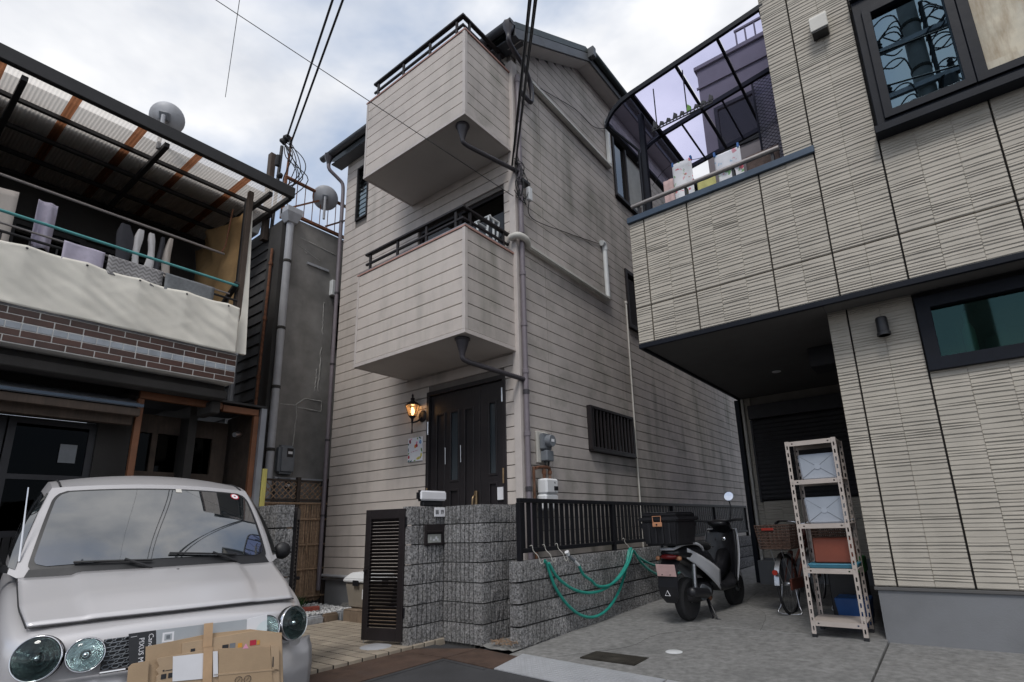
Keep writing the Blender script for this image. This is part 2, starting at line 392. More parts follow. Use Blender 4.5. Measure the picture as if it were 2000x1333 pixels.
# bright checker plates that bridge the gutter
def stud_mesh():
    return MB().obox((0, 0, 0), (.026, .007, .004), Matrix.Rotation(0, 3, 'Z')).mesh('stud', 'checker_alu')
for k, (x0, x1) in enumerate(((.63, 2.07), (2.085, 3.52), (3.535, 4.97))):
    t = thing('checker_plate', ['pale aluminium checker plate nearest the low block wall', 'middle aluminium checker plate bridging the gutter', 'checker plate in front of the pale sided house'][k], 'metal plate', ((x0+x1)/2, -1.07, 0), group='checker plates over the gutter')
    sk = lambda x, y: y-PS*(x-.63)
    MB().add([(x0+.04, sk(x0, -1.3), .004), (x1, sk(x1, -1.3), .004), (x1, sk(x1, -.85), .03), (x0, sk(x0, -.85), .03), (x0+.04, sk(x0, -1.3), -.004), (x1, sk(x1, -1.3), -.004), (x1, sk(x1, -.85), .018), (x0, sk(x0, -.85), .018)],
             [(0, 1, 2, 3), (7, 6, 5, 4), (0, 4, 5, 1), (1, 5, 6, 2), (2, 6, 7, 3), (3, 7, 4, 0)]).build('plate', 'checker_alu', t)
    mb = MB(); tl = math.atan2(.026, .45)
    for i in range(int((x1-x0-.06)/.036)):
        for j in range(11):
            y = -1.285+j*.0395; a = rad(45 if (i+j) % 2 else -45)
            mb.obox((x0+.055+i*.036, sk(x0+.055+i*.036, y), .0045+(y+1.3)/.45*.026), (.024, .007, .004), Matrix.Rotation(tl, 3, 'X') @ Matrix.Rotation(a, 3, 'Z'))
    tag(mb.build('studs', 'checker_alu', t), kind='stuff')
# rusty steel gutter covers
g = thing('gutter_cover', 'rusty steel gutter plate along the edge of the tiled entrance', 'gutter cover', (-.25, -2.3, 0), group='rusty gutter covers')
for y0, y1 in ((-4.2, -2.62), (-2.61, -1.24)):
    MB().box((-.545, y0, -.02), (.0, y1, .004)).build('plate', 'rusty_plate', g, bevel=.002)
g = thing('gutter_cover', 'rusty steel gutter plate in front of the rough block gate wall', 'gutter cover', (0, -1, 0), group='rusty gutter covers')
MB().prism([(-.545, -1.232), (.02, -1.232), (.02, -.80), (-.545, -1.10)], .024, 'z', -.019).build('plate', 'rusty_plate', g, bevel=.002)
MB().prism([(.026, -1.232), (.66, -1.30), (.60, -.86), (.026, -.78)], .024, 'z', -.021).build('plate', 'rusty_plate', g, bevel=.002)
tag(MB().prism([(0.005, -4.2), (.055, -4.2), (.055, -1.29), (.6, -1.355), (.6, -1.31), (.03, -1.245), (0.005, -1.245)], .02, 'z', -.022).build('kerb_strip', 'asphalt'), 'thin concrete gutter lip beside the asphalt', kind='structure')
# rough patch between the two walls
mb = MB(); mb.grid(10, 8, lambda u, v: (.03+u*.42, -.78+v*.8, .015+.03*mnoise.noise(Vector((u*4, v*4, 3)))+.03*v))
tag(mb.build('soil_patch', 'concrete', smooth=True), 'rough broken cement patch between the gate wall and low wall', kind='structure')
mb = MB()
for i in range(70):
    x, y = rnd.uniform(.12, .42), rnd.uniform(-.74, -.55); a = rnd.uniform(0, 6.3)
    mb.obox((x, y, .045+rnd.random()*.03), (rnd.uniform(.03, .09), .006, .004), Matrix.Rotation(a, 3, 'Z') @ Matrix.Rotation(rnd.uniform(-.5, .5), 3, 'Y'))
tag(mb.build('dry_litter', 'bamboo'), 'dry brown leaf litter at the foot of the low wall', 'litter', kind='stuff')

# ================================================================== MAIN HOUSE
PITCH = .1545
H = thing('house', 'narrow three-storey beige sided house with two boxy balconies', 'house', (-1.95, 0, 0))
SLAB_Z = .47
doorH = (-1.62, -.22, .4, 3.0); w2H = (-1.92, -.17, 3.6, 5.67); slitH = (-3.59, -3.26, 6.49, 7.56)
FH = [doorH, w2H, slitH]
panel_mb((-3.93, -.02), (SLAB_Z, 7.95), FH, .12, lambda u, v, d: (u, .004+d, v)).build('front_wall', 'siding_back', H)
barH = (1.55, 2.87, 2.2, 2.8); w2s = (3.13, 4.25, 4.50, 5.57); w3s = (3.0, 4.45, 7.05, 8.37)
SH = [barH, w2s, w3s]
panel_mb((.13, 9.2), (.42, 7.8), SH, .12, lambda u, v, d: (-.004-d, u, v)).build('side_wall', 'siding_back', H)
def ystart(z): return .02 if z < 7.85 else .02+(z-7.85)*1.62
mb = panel_mb((2.0, 9.2), (7.801, 9.0), SH, .12, lambda u, v, d: (-.004-d, u, v)); mb.build('upper_side_wall', 'siding_back', H)
MB().prism([(.02, 7.801), (1.999, 7.801), (1.999, 9.0), (1.92, 9.0), (.02, 7.84)], .12, 'x', -.124).build('gable_wall', 'siding_back', H)
box('party_wall', (-3.93, .13, .42), (-3.8, 9.2, 7.9), 'siding_back', H)
box('rear_wall', (-3.79, 9.08, .42), (-.13, 9.2, 9.0), 'siding_back', H)
box('foundation', (-3.9, .012, -.05), (-.14, .13, .455), 'concrete_wall', H)
box('foundation', (-.13, .0, -.05), (-.012, 9.2, .41), 'concrete_wall', H)
box('base_flashing', (-3.94, -.03, .455), (.01, .003, .475), 'coping_grey', H)
MB().tube([(-3.9, -.05, .52), (-1.8, -.05, .50)], .022).build('drain_pipe', 'pipe_grey', H, smooth=True)
def board(x0, x1, z0, plane, m, h=PITCH, parent=None):
    """one course; plane 'f' front (along x, facing -y at y=plane pos), 's' side (along y, facing +x)"""
    t, g_ = .018, .0065
    kind, pos = plane
    prof = [(0, z0+g_/2), (-t, z0+g_/2+.003), (-t, z0+h-g_/2-.003), (0, z0+h-g_/2)]
    mb = MB()
    if kind == 'f':
        P = lambda u, d, z: (u, pos+d, z)
    else:
        P = lambda u, d, z: (pos-d, u, z)
    vs = [P(x0, d, z) for d, z in prof] + [P(x1, d, z) for d, z in prof]
    mb.add(vs, [(0, 1, 2, 3), (7, 6, 5, 4), (0, 4, 5, 1), (1, 5, 6, 2), (2, 6, 7, 3), (3, 7, 4, 0)])
    return mb.build('siding_board', m, parent or H)
z = SLAB_Z+.006
while z < 7.78:
    h = min(PITCH, 7.86-z)
    for a, b in spans(-3.92, -.082, z, z+h, FH):
        if z > 6.3 and z < 7.4 and a < -2 and b > -1.9:            # the part behind the upper balcony box
            b = -1.98
        if 3.35 < z < 3.6 or 6.2 < z < 6.3: pass
        board(a, b, z, ('f', 0), 'siding', h)
    z += PITCH
z = SLAB_Z+.006
while z < 8.9:
    ys = ystart(z+PITCH*.4)
    for a, b in spans(max(ys, .10), 9.2, z, z+PITCH, SH):
        for c, d in ((a, min(b, .62)), (max(a, .628), b)):
            if d-c > .03: board(c, d, z, ('s', 0), 'siding_weathered')
    z += PITCH
# corner post of the cladding
MB().prism([(-.078, 0.0), (-.078, -.026), (.026, -.026), (.026, .094), (0.0, .094), (0.0, 0.0)], 7.2, 'z', .475).build('corner_trim', 'trim_beige', H, bevel=.004)
# ---- balconies
def balcony(z0, z1, m_side):
    bz = z1-.03
    mb = MB(); x0, x1, y0, y1 = -2.06, -.045, -.905, -.002
    mb.add([(x0, y0, z0), (x1, y0, z0), (x1, y1, z0), (x0, y1, z0), (x0, y0, bz), (x1, y0, bz), (x1, y1, bz), (x0, y1, bz),
            (x0+.12, y0+.12, bz), (x1-.12, y0+.12, bz), (x1-.12, y1, bz), (x0+.12, y1, bz),
            (x0+.12, y0+.12, z0+.3), (x1-.12, y0+.12, z0+.3), (x1-.12, y1, z0+.3), (x0+.12, y1, z0+.3)],
           [(0, 3, 2, 1), (0, 1, 5, 4), (1, 2, 6, 5), (3, 0, 4, 7), (4, 5, 9, 8), (5, 6, 10, 9), (7, 4, 8, 11), (8, 9, 13, 12), (9, 10, 14, 13), (11, 8, 12, 15), (12, 13, 14, 15), (2, 3, 7, 11, 15, 14, 10, 6)])
    B = mb.build('balcony', 'siding_back', H)
    box('balcony_soffit', (-2.055, -.9, z0-.022), (-.05, -.004, z0-.002), 'soffit', B, bevel=.004)
    MB().add([(-2.085, -.935, z0-.028), (-.02, -.935, z0-.028), (-.02, -.01, z0-.028), (-.06, -.01, z0-.028), (-.06, -.895, z0-.028), (-2.045, -.895, z0-.028), (-2.045, -.01, z0-.028), (-2.085, -.01, z0-.028),
              (-2.085, -.935, z0+.02), (-.02, -.935, z0+.02), (-.02, -.01, z0+.02), (-.06, -.01, z0+.02), (-.06, -.895, z0+.02), (-2.045, -.895, z0+.02), (-2.045, -.01, z0+.02), (-2.085, -.01, z0+.02)],
             [(0, 1, 4, 5), (1, 2, 3, 4), (0, 5, 6, 7), (8, 13, 12, 9), (9, 12, 11, 10), (8, 15, 14, 13), (0, 8, 9, 1), (1, 9, 10, 2), (2, 10, 11, 3), (3, 11, 12, 4), (4, 12, 13, 5), (5, 13, 14, 6), (6, 14, 15, 7), (7, 15, 8, 0)]).build('edge_trim', 'trim_beige', B, bevel=.002)
    z = z0+.022; n = round((bz-z)/PITCH); p = (bz-z)/n
    for i in range(n):
        board(-2.045, -.068, z+i*p, ('f', -.91), 'siding', p, B)
        board(-.882, -.012, z+i*p, ('s', -.045), m_side, p, B)
    MB().prism([(-.066, -.9), (-.066, -.934), (-.02, -.934), (-.02, -.884), (-.044, -.884), (-.044, -.9)], bz-z0-.022, 'z', z0+.0205).build('corner_trim', 'trim_beige', B, bevel=.003)
    MB().prism([(-2.048, -.9), (-2.048, -.934), (-2.084, -.934), (-2.084, -.002), (-2.062, -.002), (-2.062, -.9)], bz-z0-.022, 'z', z0+.0205).build('corner_trim', 'trim_beige', B, bevel=.003)
    cz = bz+.001
    U = lambda o_, i_: [(-2.06-o_, -.0), (-2.06-o_, -.905-o_), (-.045+o_, -.905-o_), (-.045+o_, 0), (-.045-i_, 0), (-.045-i_, -.905+i_), (-2.06+i_, -.905+i_), (-2.06+i_, 0)]
    MB().prism(U(.034, .13), .022, 'z', cz).build('coping_base', 'terracotta', B)
    MB().prism(U(.024, .12), .022, 'z', cz+.0225).build('coping', 'coping_grey', B, bevel=.004)
    R = bpy.data.objects.new('railing', None); COL.objects.link(R); attach(R, H)
    tz = cz+.045
    pts = [(-1.95, -.9), (-.085, -.9), (-.085, -.05)]
    for i in range(2):
        (ax, ay), (bx_, by) = pts[i], pts[i+1]
        e = .03 if i == 0 else 0
        MB().bar((ax, ay if i == 0 else ay+.031, tz+.245), (bx_+e, by, tz+.245), .06, .035).build('rail', 'bronze', R, bevel=.006)
        MB().bar((ax, ay if i == 0 else ay+.017, tz+.10), (bx_+(.016 if i == 0 else 0), by, tz+.10), .032, .03).build('rail', 'bronze', R, bevel=.004)
    for (px, py) in ((-1.86, -.9), (-1.28, -.9), (-.72, -.9), (-.2, -.9), (-.085, -.78), (-.085, -.16)):
        MB().box((px-.018, py-.014, tz), (px+.018, py+.014, tz+.228)).build('rail_post', 'bronze', R, bevel=.003)
    return B
balcony(3.30, 4.63, 'siding_weathered'); balcony(6.19, 7.50, 'siding_weathered')
# ---- roof
MB().prism([(-.26, 7.86), (1.78, 9.10), (9.45, 9.10), (9.45, 9.19), (1.74, 9.19), (-.26, 7.97)], 4.48, 'x', -4.19).build('roof', 'roof_green', H)
MB().prism([(-.262, 7.855), (1.80, 9.095), (9.4, 9.095), (9.4, 8.96), (1.84, 8.96), (-.19, 7.73), (-.262, 7.73)], .03, 'x', .262).build('bargeboard', 'roof_fascia', H, bevel=.004)
MB().prism([(-.1, 7.79), (1.86, 8.965), (9.2, 8.965), (9.2, 8.985), (1.85, 8.985), (-.1, 7.81)], .235, 'x', .022).build('eave_soffit', 'soffit', H)
box('eave_soffit', (-4.15, -.22, 7.80), (.255, -.005, 7.82), 'roof_fascia', H)
def gutter(name, p, q, r, m, parent):
    p, q = Vector(p), Vector(q); d = (q-p).normalized(); s = d.cross(Vector((0, 0, 1))); mb = MB(); n = 9
    for e in (p, q):
        for k in range(n):
            a = math.pi*k/(n-1); mb.v.append(tuple(e + s*math.cos(a)*r - Vector((0, 0, 1))*math.sin(a)*r))
    for k in range(n-1): mb.f.append((k, k+1, n+k+1, n+k))
    mb.f.append(tuple(range(n))); mb.f.append(tuple(range(n, 2*n)))
    return mb.build(name, m, parent, smooth=60)
gutter('gutter', (-4.3, -.32, 7.93), (.30, -.32, 7.93), .062, 'roof_fascia', H)
gutter('gutter', (.335, 1.85, 9.13), (.335, 9.3, 9.13), .062, 'roof_green', H)
box('gutter_end', (.26, 1.80, 9.0), (.40, 1.9, 9.2), 'roof_fascia', H, bevel=.008)
for (hx) in (-4.08, .22):
    MB().lathe([(.035, 0), (.042, .05), (.075, .12), (.085, .2), (.07, .21)], (hx, -.32, 7.72), n=8).build('rain_hopper', 'pipe_dark', H, smooth=30)
MB().tube(smoothpath([(-4.08, -.32, 7.73), (-4.07, -.3, 7.62), (-4.02, -.16, 7.5), (-3.985, -.07, 7.4), (-3.975, -.055, 7.2)], 4) + [Vector((-3.975, -.055, .3))], .033, 10).build('downpipe', 'pipe_mauve', H, smooth=True)
for zz in (6.6, 5.2, 3.9, 2.6, 1.4): MB().lathe([(.04, 0), (.04, .03)], (-3.975, -.055, zz), n=10).build('pipe_bracket', 'pipe_dark', H)
PX, PY = .068, .045
MB().tube([(PX, PY, .12), (PX, PY, 7.42)], .034, 12).build('downpipe', 'pipe_mauve', H, smooth=True)
for zz in (7.30, 6.62, 5.95, 5.62, 4.9, 4.3, 3.6, 2.98, 2.72, 2.2, 1.55): MB().lathe([(.036, -.004), (.041, 0), (.041, .05), (.036, .054)], (PX, PY, zz), n=12).build('pipe_joint', 'pipe_mauve' if zz not in (5.62, 2.72, 1.55) else 'pipe_dark', H, smooth=30)
MB().tube(smoothpath([(.22, -.32, 7.73), (.21, -.28, 7.62), (.15, .1, 7.58), (.11, .28, 7.5), (.10, .34, 7.38), (.10, .34, 7.22), (.095, .30, 7.14), (.07, .1, 7.20), (PX, PY, 7.26)], 4), .034, 10).build('pipe_elbow', 'pipe_dark', H, smooth=True)
for zb, ze in ((6.16, 5.83), (3.27, 2.90)):
    MB().lathe([(.03, -.21), (.038, -.17), (.05, -.13), (.078, -.03), (.09, -.02), (.09, 0)], (-.19, -.80, zb), n=16).build('drain_funnel', 'pipe_dark', H, smooth=30)
    MB().tube(smoothpath([(-.19, -.80, zb-.17), (-.188, -.79, zb-.24), (-.165, -.72, zb-.27)], 5) + [Vector((PX-.01, PY-.02, ze))], .03, 10).build('drain_arm', 'pipe_dark', H, smooth=True)
clearmat('glass_slat', (.2, .26, .27), 3.0, .04, gcol=(.8, .92, .95))
# ---- slit louvre window high on the front
sl_ = thing_ = bpy.data.objects.new('louvre_window', None); COL.objects.link(sl_); attach(sl_, H)
a, b, c, d = slitH
panel_mb((a-.002, b+.002), (c-.002, d+.002), [(a+.03, b-.03, c+.03, d-.03)], .08, lambda u, v, dd: (u, -.035+dd, v)).build('window_frame', 'bronze', sl_)
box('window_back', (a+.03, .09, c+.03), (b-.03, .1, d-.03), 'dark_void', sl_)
for i in range(11):
    zz = c+.07+i*.092
    MB().obox(((a+b)/2, -.002, zz), (b-a-.064, .006, .09), Matrix.Rotation(rad(-6), 3, 'X')).build('glass_slat', 'glass_slat', sl_)
# ---- second floor balcony window and the room behind it
wn_ = bpy.data.objects.new('balcony_window', None); COL.objects.link(wn_); attach(wn_, H)
a, b, c, d = w2H
panel_mb((a, b), (c, d), [(a+.05, (a+b)/2-.03, c+.05, d-.05), ((a+b)/2+.03, b-.05, c+.05, d-.05)], .07, lambda u, v, dd: (u, .03+dd, v)).build('window_frame', 'bronze', wn_)
box('pane', (a+.05, .06, c+.05), ((a+b)/2-.03, .066, d-.05), 'glass_dark', wn_)
box('pane', ((a+b)/2+.03, .05, c+.05), (b-.05, .056, d-.05), 'glass_dark', wn_)
mat('room', (.22, .22, .24), .8)
MB().add([(a-.3, .13, c), (b, .13, c), (b, 2.5, c), (a-.3, 2.5, c), (a-.3, .13, d+.02), (b, .13, d+.02), (b, 2.5, d+.02), (a-.3, 2.5, d+.02)], [(0, 1, 2, 3), (4, 5, 6, 7), (1, 2, 6, 5), (2, 3, 7, 6), (3, 0, 4, 7)]).build('room_shell', 'room', wn_, fix=False)
MB().lathe([(.0, -.1), (.13, -.1), (.2, -.06), (.21, 0)], (-.95, 1.0, d+.01), n=20).build('ceiling_lamp', 'plastic_white', H, smooth=True)
# folded white drying rack on the lower balcony
dr = thing('drying_rack', 'white folding drying rack standing on the lower balcony', 'drying rack', (-.3, -.4, 3.6))
for (p, q) in (((-.42, -.3, 3.62), (-.2, -.3, 5.1)), ((-.2, -.3, 3.62), (-.42, -.3, 5.1)), ((-.42, -.1, 3.62), (-.2, -.1, 5.1)), ((-.2, -.1, 3.62), (-.42, -.1, 5.1)), ((-.45, -.3, 5.1), (-.17, -.3, 5.1)), ((-.2, -.1, 5.1), (-.2, -.3, 5.1)), ((-.42, -.1, 5.1), (-.42, -.3, 5.1)), ((-.21, -.2, 3.62), (-.21, -.2, 5.1))):
    MB().tube([p, q], .014, 8).build('bar', 'pvc_white', dr, smooth=True)
# ---- entrance door
D = bpy.data.objects.new('entrance_door', None); COL.objects.link(D); attach(D, H)
a, b, c, d = doorH
panel_mb((a-.015, b+.015), (c, d+.015), [(a+.035, b-.035, c, d-.045)], .13, lambda u, v, dd: (u, -.032+dd, v)).build('door_frame', 'door_brown', D, bevel=.003)
def leaf(x0, x1, panels):
    holes = [(p[0]-.012, p[1]+.012, p[2]-.012, p[3]+.012) for p in panels]
    lf = panel_mb((x0, x1), (c+.01, d-.05), holes, .04, lambda u, v, dd: (u, .012+dd, v)).build('door_leaf', 'door_brown', D, bevel=.003)
    for p in panels:
        if p[4]: box('pane', (p[0]-.012, .034, p[2]-.012), (p[1]+.012, .040, p[3]+.012), 'glass_frost', lf)
        else: MB().box((p[0]-.012, .026, p[2]-.012), (p[1]+.012, .040, p[3]+.012)).build('door_panel', 'door_brown', lf, bevel=.008)
        panel_mb((p[0]-.03, p[1]+.03), (p[2]-.03, p[3]+.03), [(p[0]-.004, p[1]+.004, p[2]-.004, p[3]+.004)], .018, lambda u, v, dd: (u, .002+dd*.5, v)).build('moulding', 'door_brown', lf, bevel=.003)
    return lf
l1 = leaf(-1.58, -.668, [(-1.45, -1.33, .65, 2.66, 0), (-1.185, -1.065, 1.77, 2.66, 1), (-1.185, -1.065, .65, 1.62, 0), (-.92, -.80, .65, 2.66, 0)])
l2 = leaf(-.66, -.262, [(-.50, -.41, 1.80, 2.68, 1), (-.50, -.41, .65, 1.66, 0)])
for x in (-1.27, -.985): MB().tube([(x, -.015, 1.98), (x, -.02, 2.2)], .006, 6).build('trim_rod', 'steel', l1, smooth=True)
MB().box((-.745, -.03, 1.28), (-.70, .008, 1.6)).build('handle_plate', 'brass', l1, bevel=.01)
MB().tube(smoothpath([(-.72, -.03, 1.55), (-.72, -.075, 1.5), (-.72, -.075, 1.36), (-.72, -.03, 1.31)], 5), .012, 8).build('handle', 'brass', l1, smooth=True)
for x, zz in ((-1.592, 2.5), (-1.592, 1.6), (-.25, 2.75), (-.25, 1.75)): MB().tube([(x, -.04, zz-.09), (x, -.04, zz+.09)], .011, 8).build('hinge', 'brass' if zz < 2 else 'steel', D, smooth=True)
MB().box((-.375, -.008, 1.47), (-.285, .0115, 1.62)).build('sticker', 'paper_white', l2)
# ---- wall lantern (lit)
litmat('lamp_glow', (1.0, .66, .36), 3.0)
clearmat('lamp_glass', (.95, .8, .6), 1.45, .08, .25, (.9, .6, .35))
LT = thing('wall_lantern', 'lit carriage lantern with amber glass beside the dark front door', 'wall lamp', (-1.78, 0, 2.8))
lx, ly, lz = -1.80, -.14, 2.72
MB().lathe([(.0, 0), (.075, 0), (.085, .012), (.06, .03), (.035, .035)], (lx+.09, -.019, lz-.03), (0, -1, 0), n=18).build('wall_plate', 'bronze', LT, smooth=True)
MB().tube(smoothpath([(lx+.09, -.04, lz-.03), (lx+.06, -.09, lz-.1), (lx, ly, lz-.12), (lx, ly, lz-.06)], 5), .012, 8).build('arm', 'bronze', LT, smooth=True)
MB().lathe([(.004, -.28), (.012, -.25), (.007, -.2), (.012, -.12), (.02, -.07), (.045, -.045), (.05, -.03)], (lx, ly, lz), n=12).build('finial', 'bronze', LT, smooth=True)
MB().lathe([(.05, -.03), (.095, .10), (.10, .12)], (lx, ly, lz), n=6, cap=False).build('glass_panes', 'lamp_glass', LT)
for k in range(6):
    t = k*math.pi/3; cs, sn = math.cos(t), math.sin(t)
    MB().tube([(lx+.05*cs, ly+.05*sn, lz-.03), (lx+.098*cs, ly+.098*sn, lz+.12)], .005, 5).build('cage_bar', 'bronze', LT)
MB().lathe([(.105, .118), (.10, .13), (.06, .165), (.03, .18), (.025, .2), (.034, .215), (.012, .235), (.016, .26), (.004, .29)], (lx, ly, lz), n=12).build('cap', 'bronze', LT, smooth=True)
MB().lathe([(.012, -.02), (.03, .02), (.032, .05), (.016, .085), (.002, .095)], (lx, ly, lz), n=12).build('bulb', 'lamp_glow', LT, smooth=True)
pl = bpy.data.lights.new('lantern_light', 'POINT'); pl.energy = .7; pl.color = (1, .7, .42); pl.shadow_soft_size = .03
po = bpy.data.objects.new('lantern_light', pl); COL.objects.link(po); po.location = (lx, ly, lz+.11); attach(po, LT)
# ---- picture plate by the door
S = thing('entrance_plaque', 'small white plaque with flowers and berries painted on it beside the door', 'plaque', (-1.84, -.02, 2.24))
MB().box((-2.0, -.036, 2.07), (-1.70, -.02, 2.405)).build('board', 'paper_white', S, bevel=.003)
for key, col in (('pnt_red', (.45, .02, .05)), ('pnt_orange', (.75, .3, .04)), ('pnt_blue', (.05, .16, .45)), ('pnt_green', (.12, .28, .04)), ('pnt_teal', (.02, .12, .13)), ('pnt_pink', (.8, .35, .5)), ('pnt_yellow', (.75, .66, .2)), ('pnt_sky', (.55, .72, .85)), ('pnt_maroon', (.22, .03, .06))):
    mat(key, col, .6, v=(9, 0), b=None)
def blob(cx, cz, rx, rz, m, k=0, turn=0):
    mb = MB(); n = 10; ps = []
    for i in range(n):
        t = 2*math.pi*i/n; ax, az = rx*math.cos(t), rz*math.sin(t)
        ps.append((cx+ax*math.cos(turn)-az*math.sin(turn), -.0368-.0004*k, cz+ax*math.sin(turn)+az*math.cos(turn)))
    mb.add(ps, [tuple(range(n))]); mb.build('painted_motif', m, S)
blob(-1.74, 2.335, .03, .035, 'pnt_sky'); blob(-1.742, 2.33, .02, .024, 'pnt_blue', 1); blob(-1.742, 2.33, .009, .01, 'pnt_sky', 2)
blob(-1.845, 2.28, .02, .028, 'pnt_orange'); blob(-1.815, 2.29, .02, .028, 'pnt_red', 1, .4); blob(-1.815, 2.33, .02, .016, 'pnt_pink')
for (cx, cz, rx, rz, m, tn) in ((-1.955, 2.355, .02, .03, 'pnt_maroon', .3), (-1.93, 2.385, .02, .01, 'pnt_pink', .5), (-1.985, 2.32, .01, .014, 'pnt_teal', 0), (-1.975, 2.14, .018, .026, 'pnt_red', 0), (-1.98, 2.19, .016, .01, 'pnt_green', .5),
                            (-1.975, 2.085, .02, .012, 'pnt_teal', .6), (-1.93, 2.08, .024, .01, 'pnt_teal', .4), (-1.85, 2.082, .02, .008, 'pnt_green', .2), (-1.77, 2.11, .05, .02, 'pnt_yellow', .2), (-1.72, 2.15, .02, .03, 'pnt_yellow', 0),
                            (-1.735, 2.12, .01, .014, 'pnt_green', .3), (-1.78, 2.105, .008, .014, 'pnt_green', -.3), (-1.715, 2.22, .012, .03, 'pnt_green', .3), (-1.75, 2.39, .03, .01, 'pnt_teal', -.5), (-1.80, 2.385, .012, .014, 'pnt_green', .2), (-1.985, 2.24, .008, .03, 'pnt_teal', .1)):
    blob(cx, cz, rx, rz, m, 1, tn)
for i in range(9): blob(-1.925+i*.0165, 2.205+.004*i*.5, .006, .0045+.002*(i % 2), 'pnt_pink' if i % 3 else 'pnt_maroon', 2)
# ---- side wall fittings
def duct(name, p, q, w, m, parent): return MB().bar(p, q, w, w*.85).build(name, m, parent, bevel=.014, seg=2)
V1 = thing('cable_duct', 'long pale duct sloping up under the eave on the side wall', 'duct', (.06, 1.5, 7.5), group='ducts on the side wall')
duct('run', (.065, .36, 7.54), (.065, 2.78, 7.47), .085, 'pvc_cream', V1); MB().box((.03, 2.735, 7.52), (.10, 2.80, 8.5)).build('riser', 'pvc_white', V1, bevel=.008)
V2 = thing('cable_duct', 'pale duct with a short riser on the side wall at second floor', 'duct', (.06, 1.3, 4.74), group='ducts on the side wall')
duct('run', (.065, .16, 4.77), (.065, 2.36, 4.73), .075, 'pvc_cream', V2); MB().tube([(.065, 2.34, 4.76), (.065, 2.34, 5.62)], .04, 12).build('riser', 'pvc_white', V2, smooth=True)
MB().tube(smoothpath([(.065, 2.34, 5.6), (.065, 2.34, 5.68), (.065, 2.30, 5.72), (.065, 2.24, 5.71)], 4), .046, 12).build('elbow', 'pvc_white', V2, smooth=True)
MB().tube(smoothpath([(.062, .18, 4.77), (.12, .08, 4.80), (.09, -.06, 4.82), (-.03, -.075, 4.82)], 5), .045, 10).build('corner_bend', 'pvc_cream', V2, smooth=True)
V3 = thing('thin_conduit', 'thin cream conduit standing up the weathered side wall', 'conduit', (.03, 3.0, 1)); MB().tube([(.034, 2.98, .45), (.034, 3.05, 4.9)], .014, 8).build('tube', 'pvc_cream', V3, smooth=True)
MB().lathe([(.02, 0), (.026, .02), (.02, .05)], (.034, 3.05, 4.88), n=10).build('cap', 'pvc_cream', V3, smooth=True)
# barred ground floor window
Wb = bpy.data.objects.new('barred_window', None); COL.objects.link(Wb); attach(Wb, H)
panel_mb((1.53, 2.89), (2.18, 2.82), [(1.58, 2.84, 2.22, 2.78)], .12, lambda u, v, dd: (.085-dd, u, v)).build('window_frame', 'bronze', Wb, bevel=.003)
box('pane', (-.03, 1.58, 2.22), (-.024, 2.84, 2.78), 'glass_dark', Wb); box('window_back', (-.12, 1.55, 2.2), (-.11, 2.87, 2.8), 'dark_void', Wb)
bm_ = MB().box((.055, -.016, 2.222), (.078, .016, 2.778)).mesh('bar', 'bronze')
for i in range(12): inst('bar', bm_, Wb, (0, 1.62+i*.1077, 0), world=True)
box('sill', (.0, 1.54, 2.15), (.10, 2.88, 2.179), 'bronze', Wb, bevel=.004)
def side_window(nm, hole, split, m2):
    a, b, c, d = hole; w = bpy.data.objects.new('window', None); COL.objects.link(w); attach(w, H)
    panel_mb((a-.02, b+.02), (c-.02, d+.02), [(a+.05, split-.025, c+.05, d-.05), (split+.025, b-.05, c+.05, d-.05)], .1, lambda u, v, dd: (.05-dd, u, v)).build('window_frame', 'bronze', w, bevel=.003)
    box('pane', (-.01, a+.05, c+.05), (-.004, split-.025, d-.05), 'glass_window', w); box('pane', (-.02, split+.025, c+.05), (-.014, b-.05, d-.05), m2, w)
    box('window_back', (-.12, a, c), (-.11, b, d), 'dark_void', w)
    box('sill', (.0, a-.03, c-.05), (.075, b+.03, c-.021), 'bronze', w, bevel=.004)
mat('screen_pale', (.42, .42, .40), .7)
side_window('w3', w3s, 3.52, 'screen_pale'); side_window('w2', w2s, 3.72, 'glass_dark')
# meters
Em = thing('electric_meter', 'grey electric meter on a cream board by the corner downpipe', 'electric meter', (.02, .45, 1.9))
box('backboard', (.019, .26, 1.9), (.05, .50, 2.29), 'pvc_cream', Em, bevel=.006)
MB().box((.05, .30, 2.06), (.12, .48, 2.26)).build('upper_case', 'plastic_grey', Em, bevel=.012, seg=2)
MB().lathe([(.075, 0), (.075, .06), (.07, .075)], (.12, .39, 2.165), (1, 0, 0), n=20).build('dial_cover', 'plastic_grey', Em, smooth=True)
box('display', (.1955, .36, 2.15), (.1985, .42, 2.185), 'paper_white', Em); box('terminal_cover', (.05, .32, 1.92), (.15, .47, 2.05), 'plastic_grey', Em, bevel=.01)
MB().tube(smoothpath([(.09, .34, 1.92), (.1, .36, 1.86), (.09, .42, 1.86), (.09, .44, 1.92)], 5), .012, 8).build('cable', 'wire_black', Em, smooth=True)
Gm = thing('gas_meter', 'white gas meter with rusty pipes behind the dark slat fence', 'gas meter', (.1, .35, 1.4))
box('upper_case', (.05, .22, 1.52), (.2, .47, 1.70), 'plastic_white', Gm, bevel=.02); box('lower_case', (.045, .21, 1.33), (.19, .48, 1.515), 'plastic_white', Gm, bevel=.02)
box('display', (.2005, .37, 1.56), (.206, .45, 1.61), 'plastic_black', Gm); letters('lettering', 'N', .035, 'ink', Gm, (.101, .04, .25), (rad(90), 0, rad(90)))
mat('rust_pipe', (.16, .075, .045), .75, .3, v=(20, .4), spots=.5, spcol=(.3, .26, .22), spscale=9)
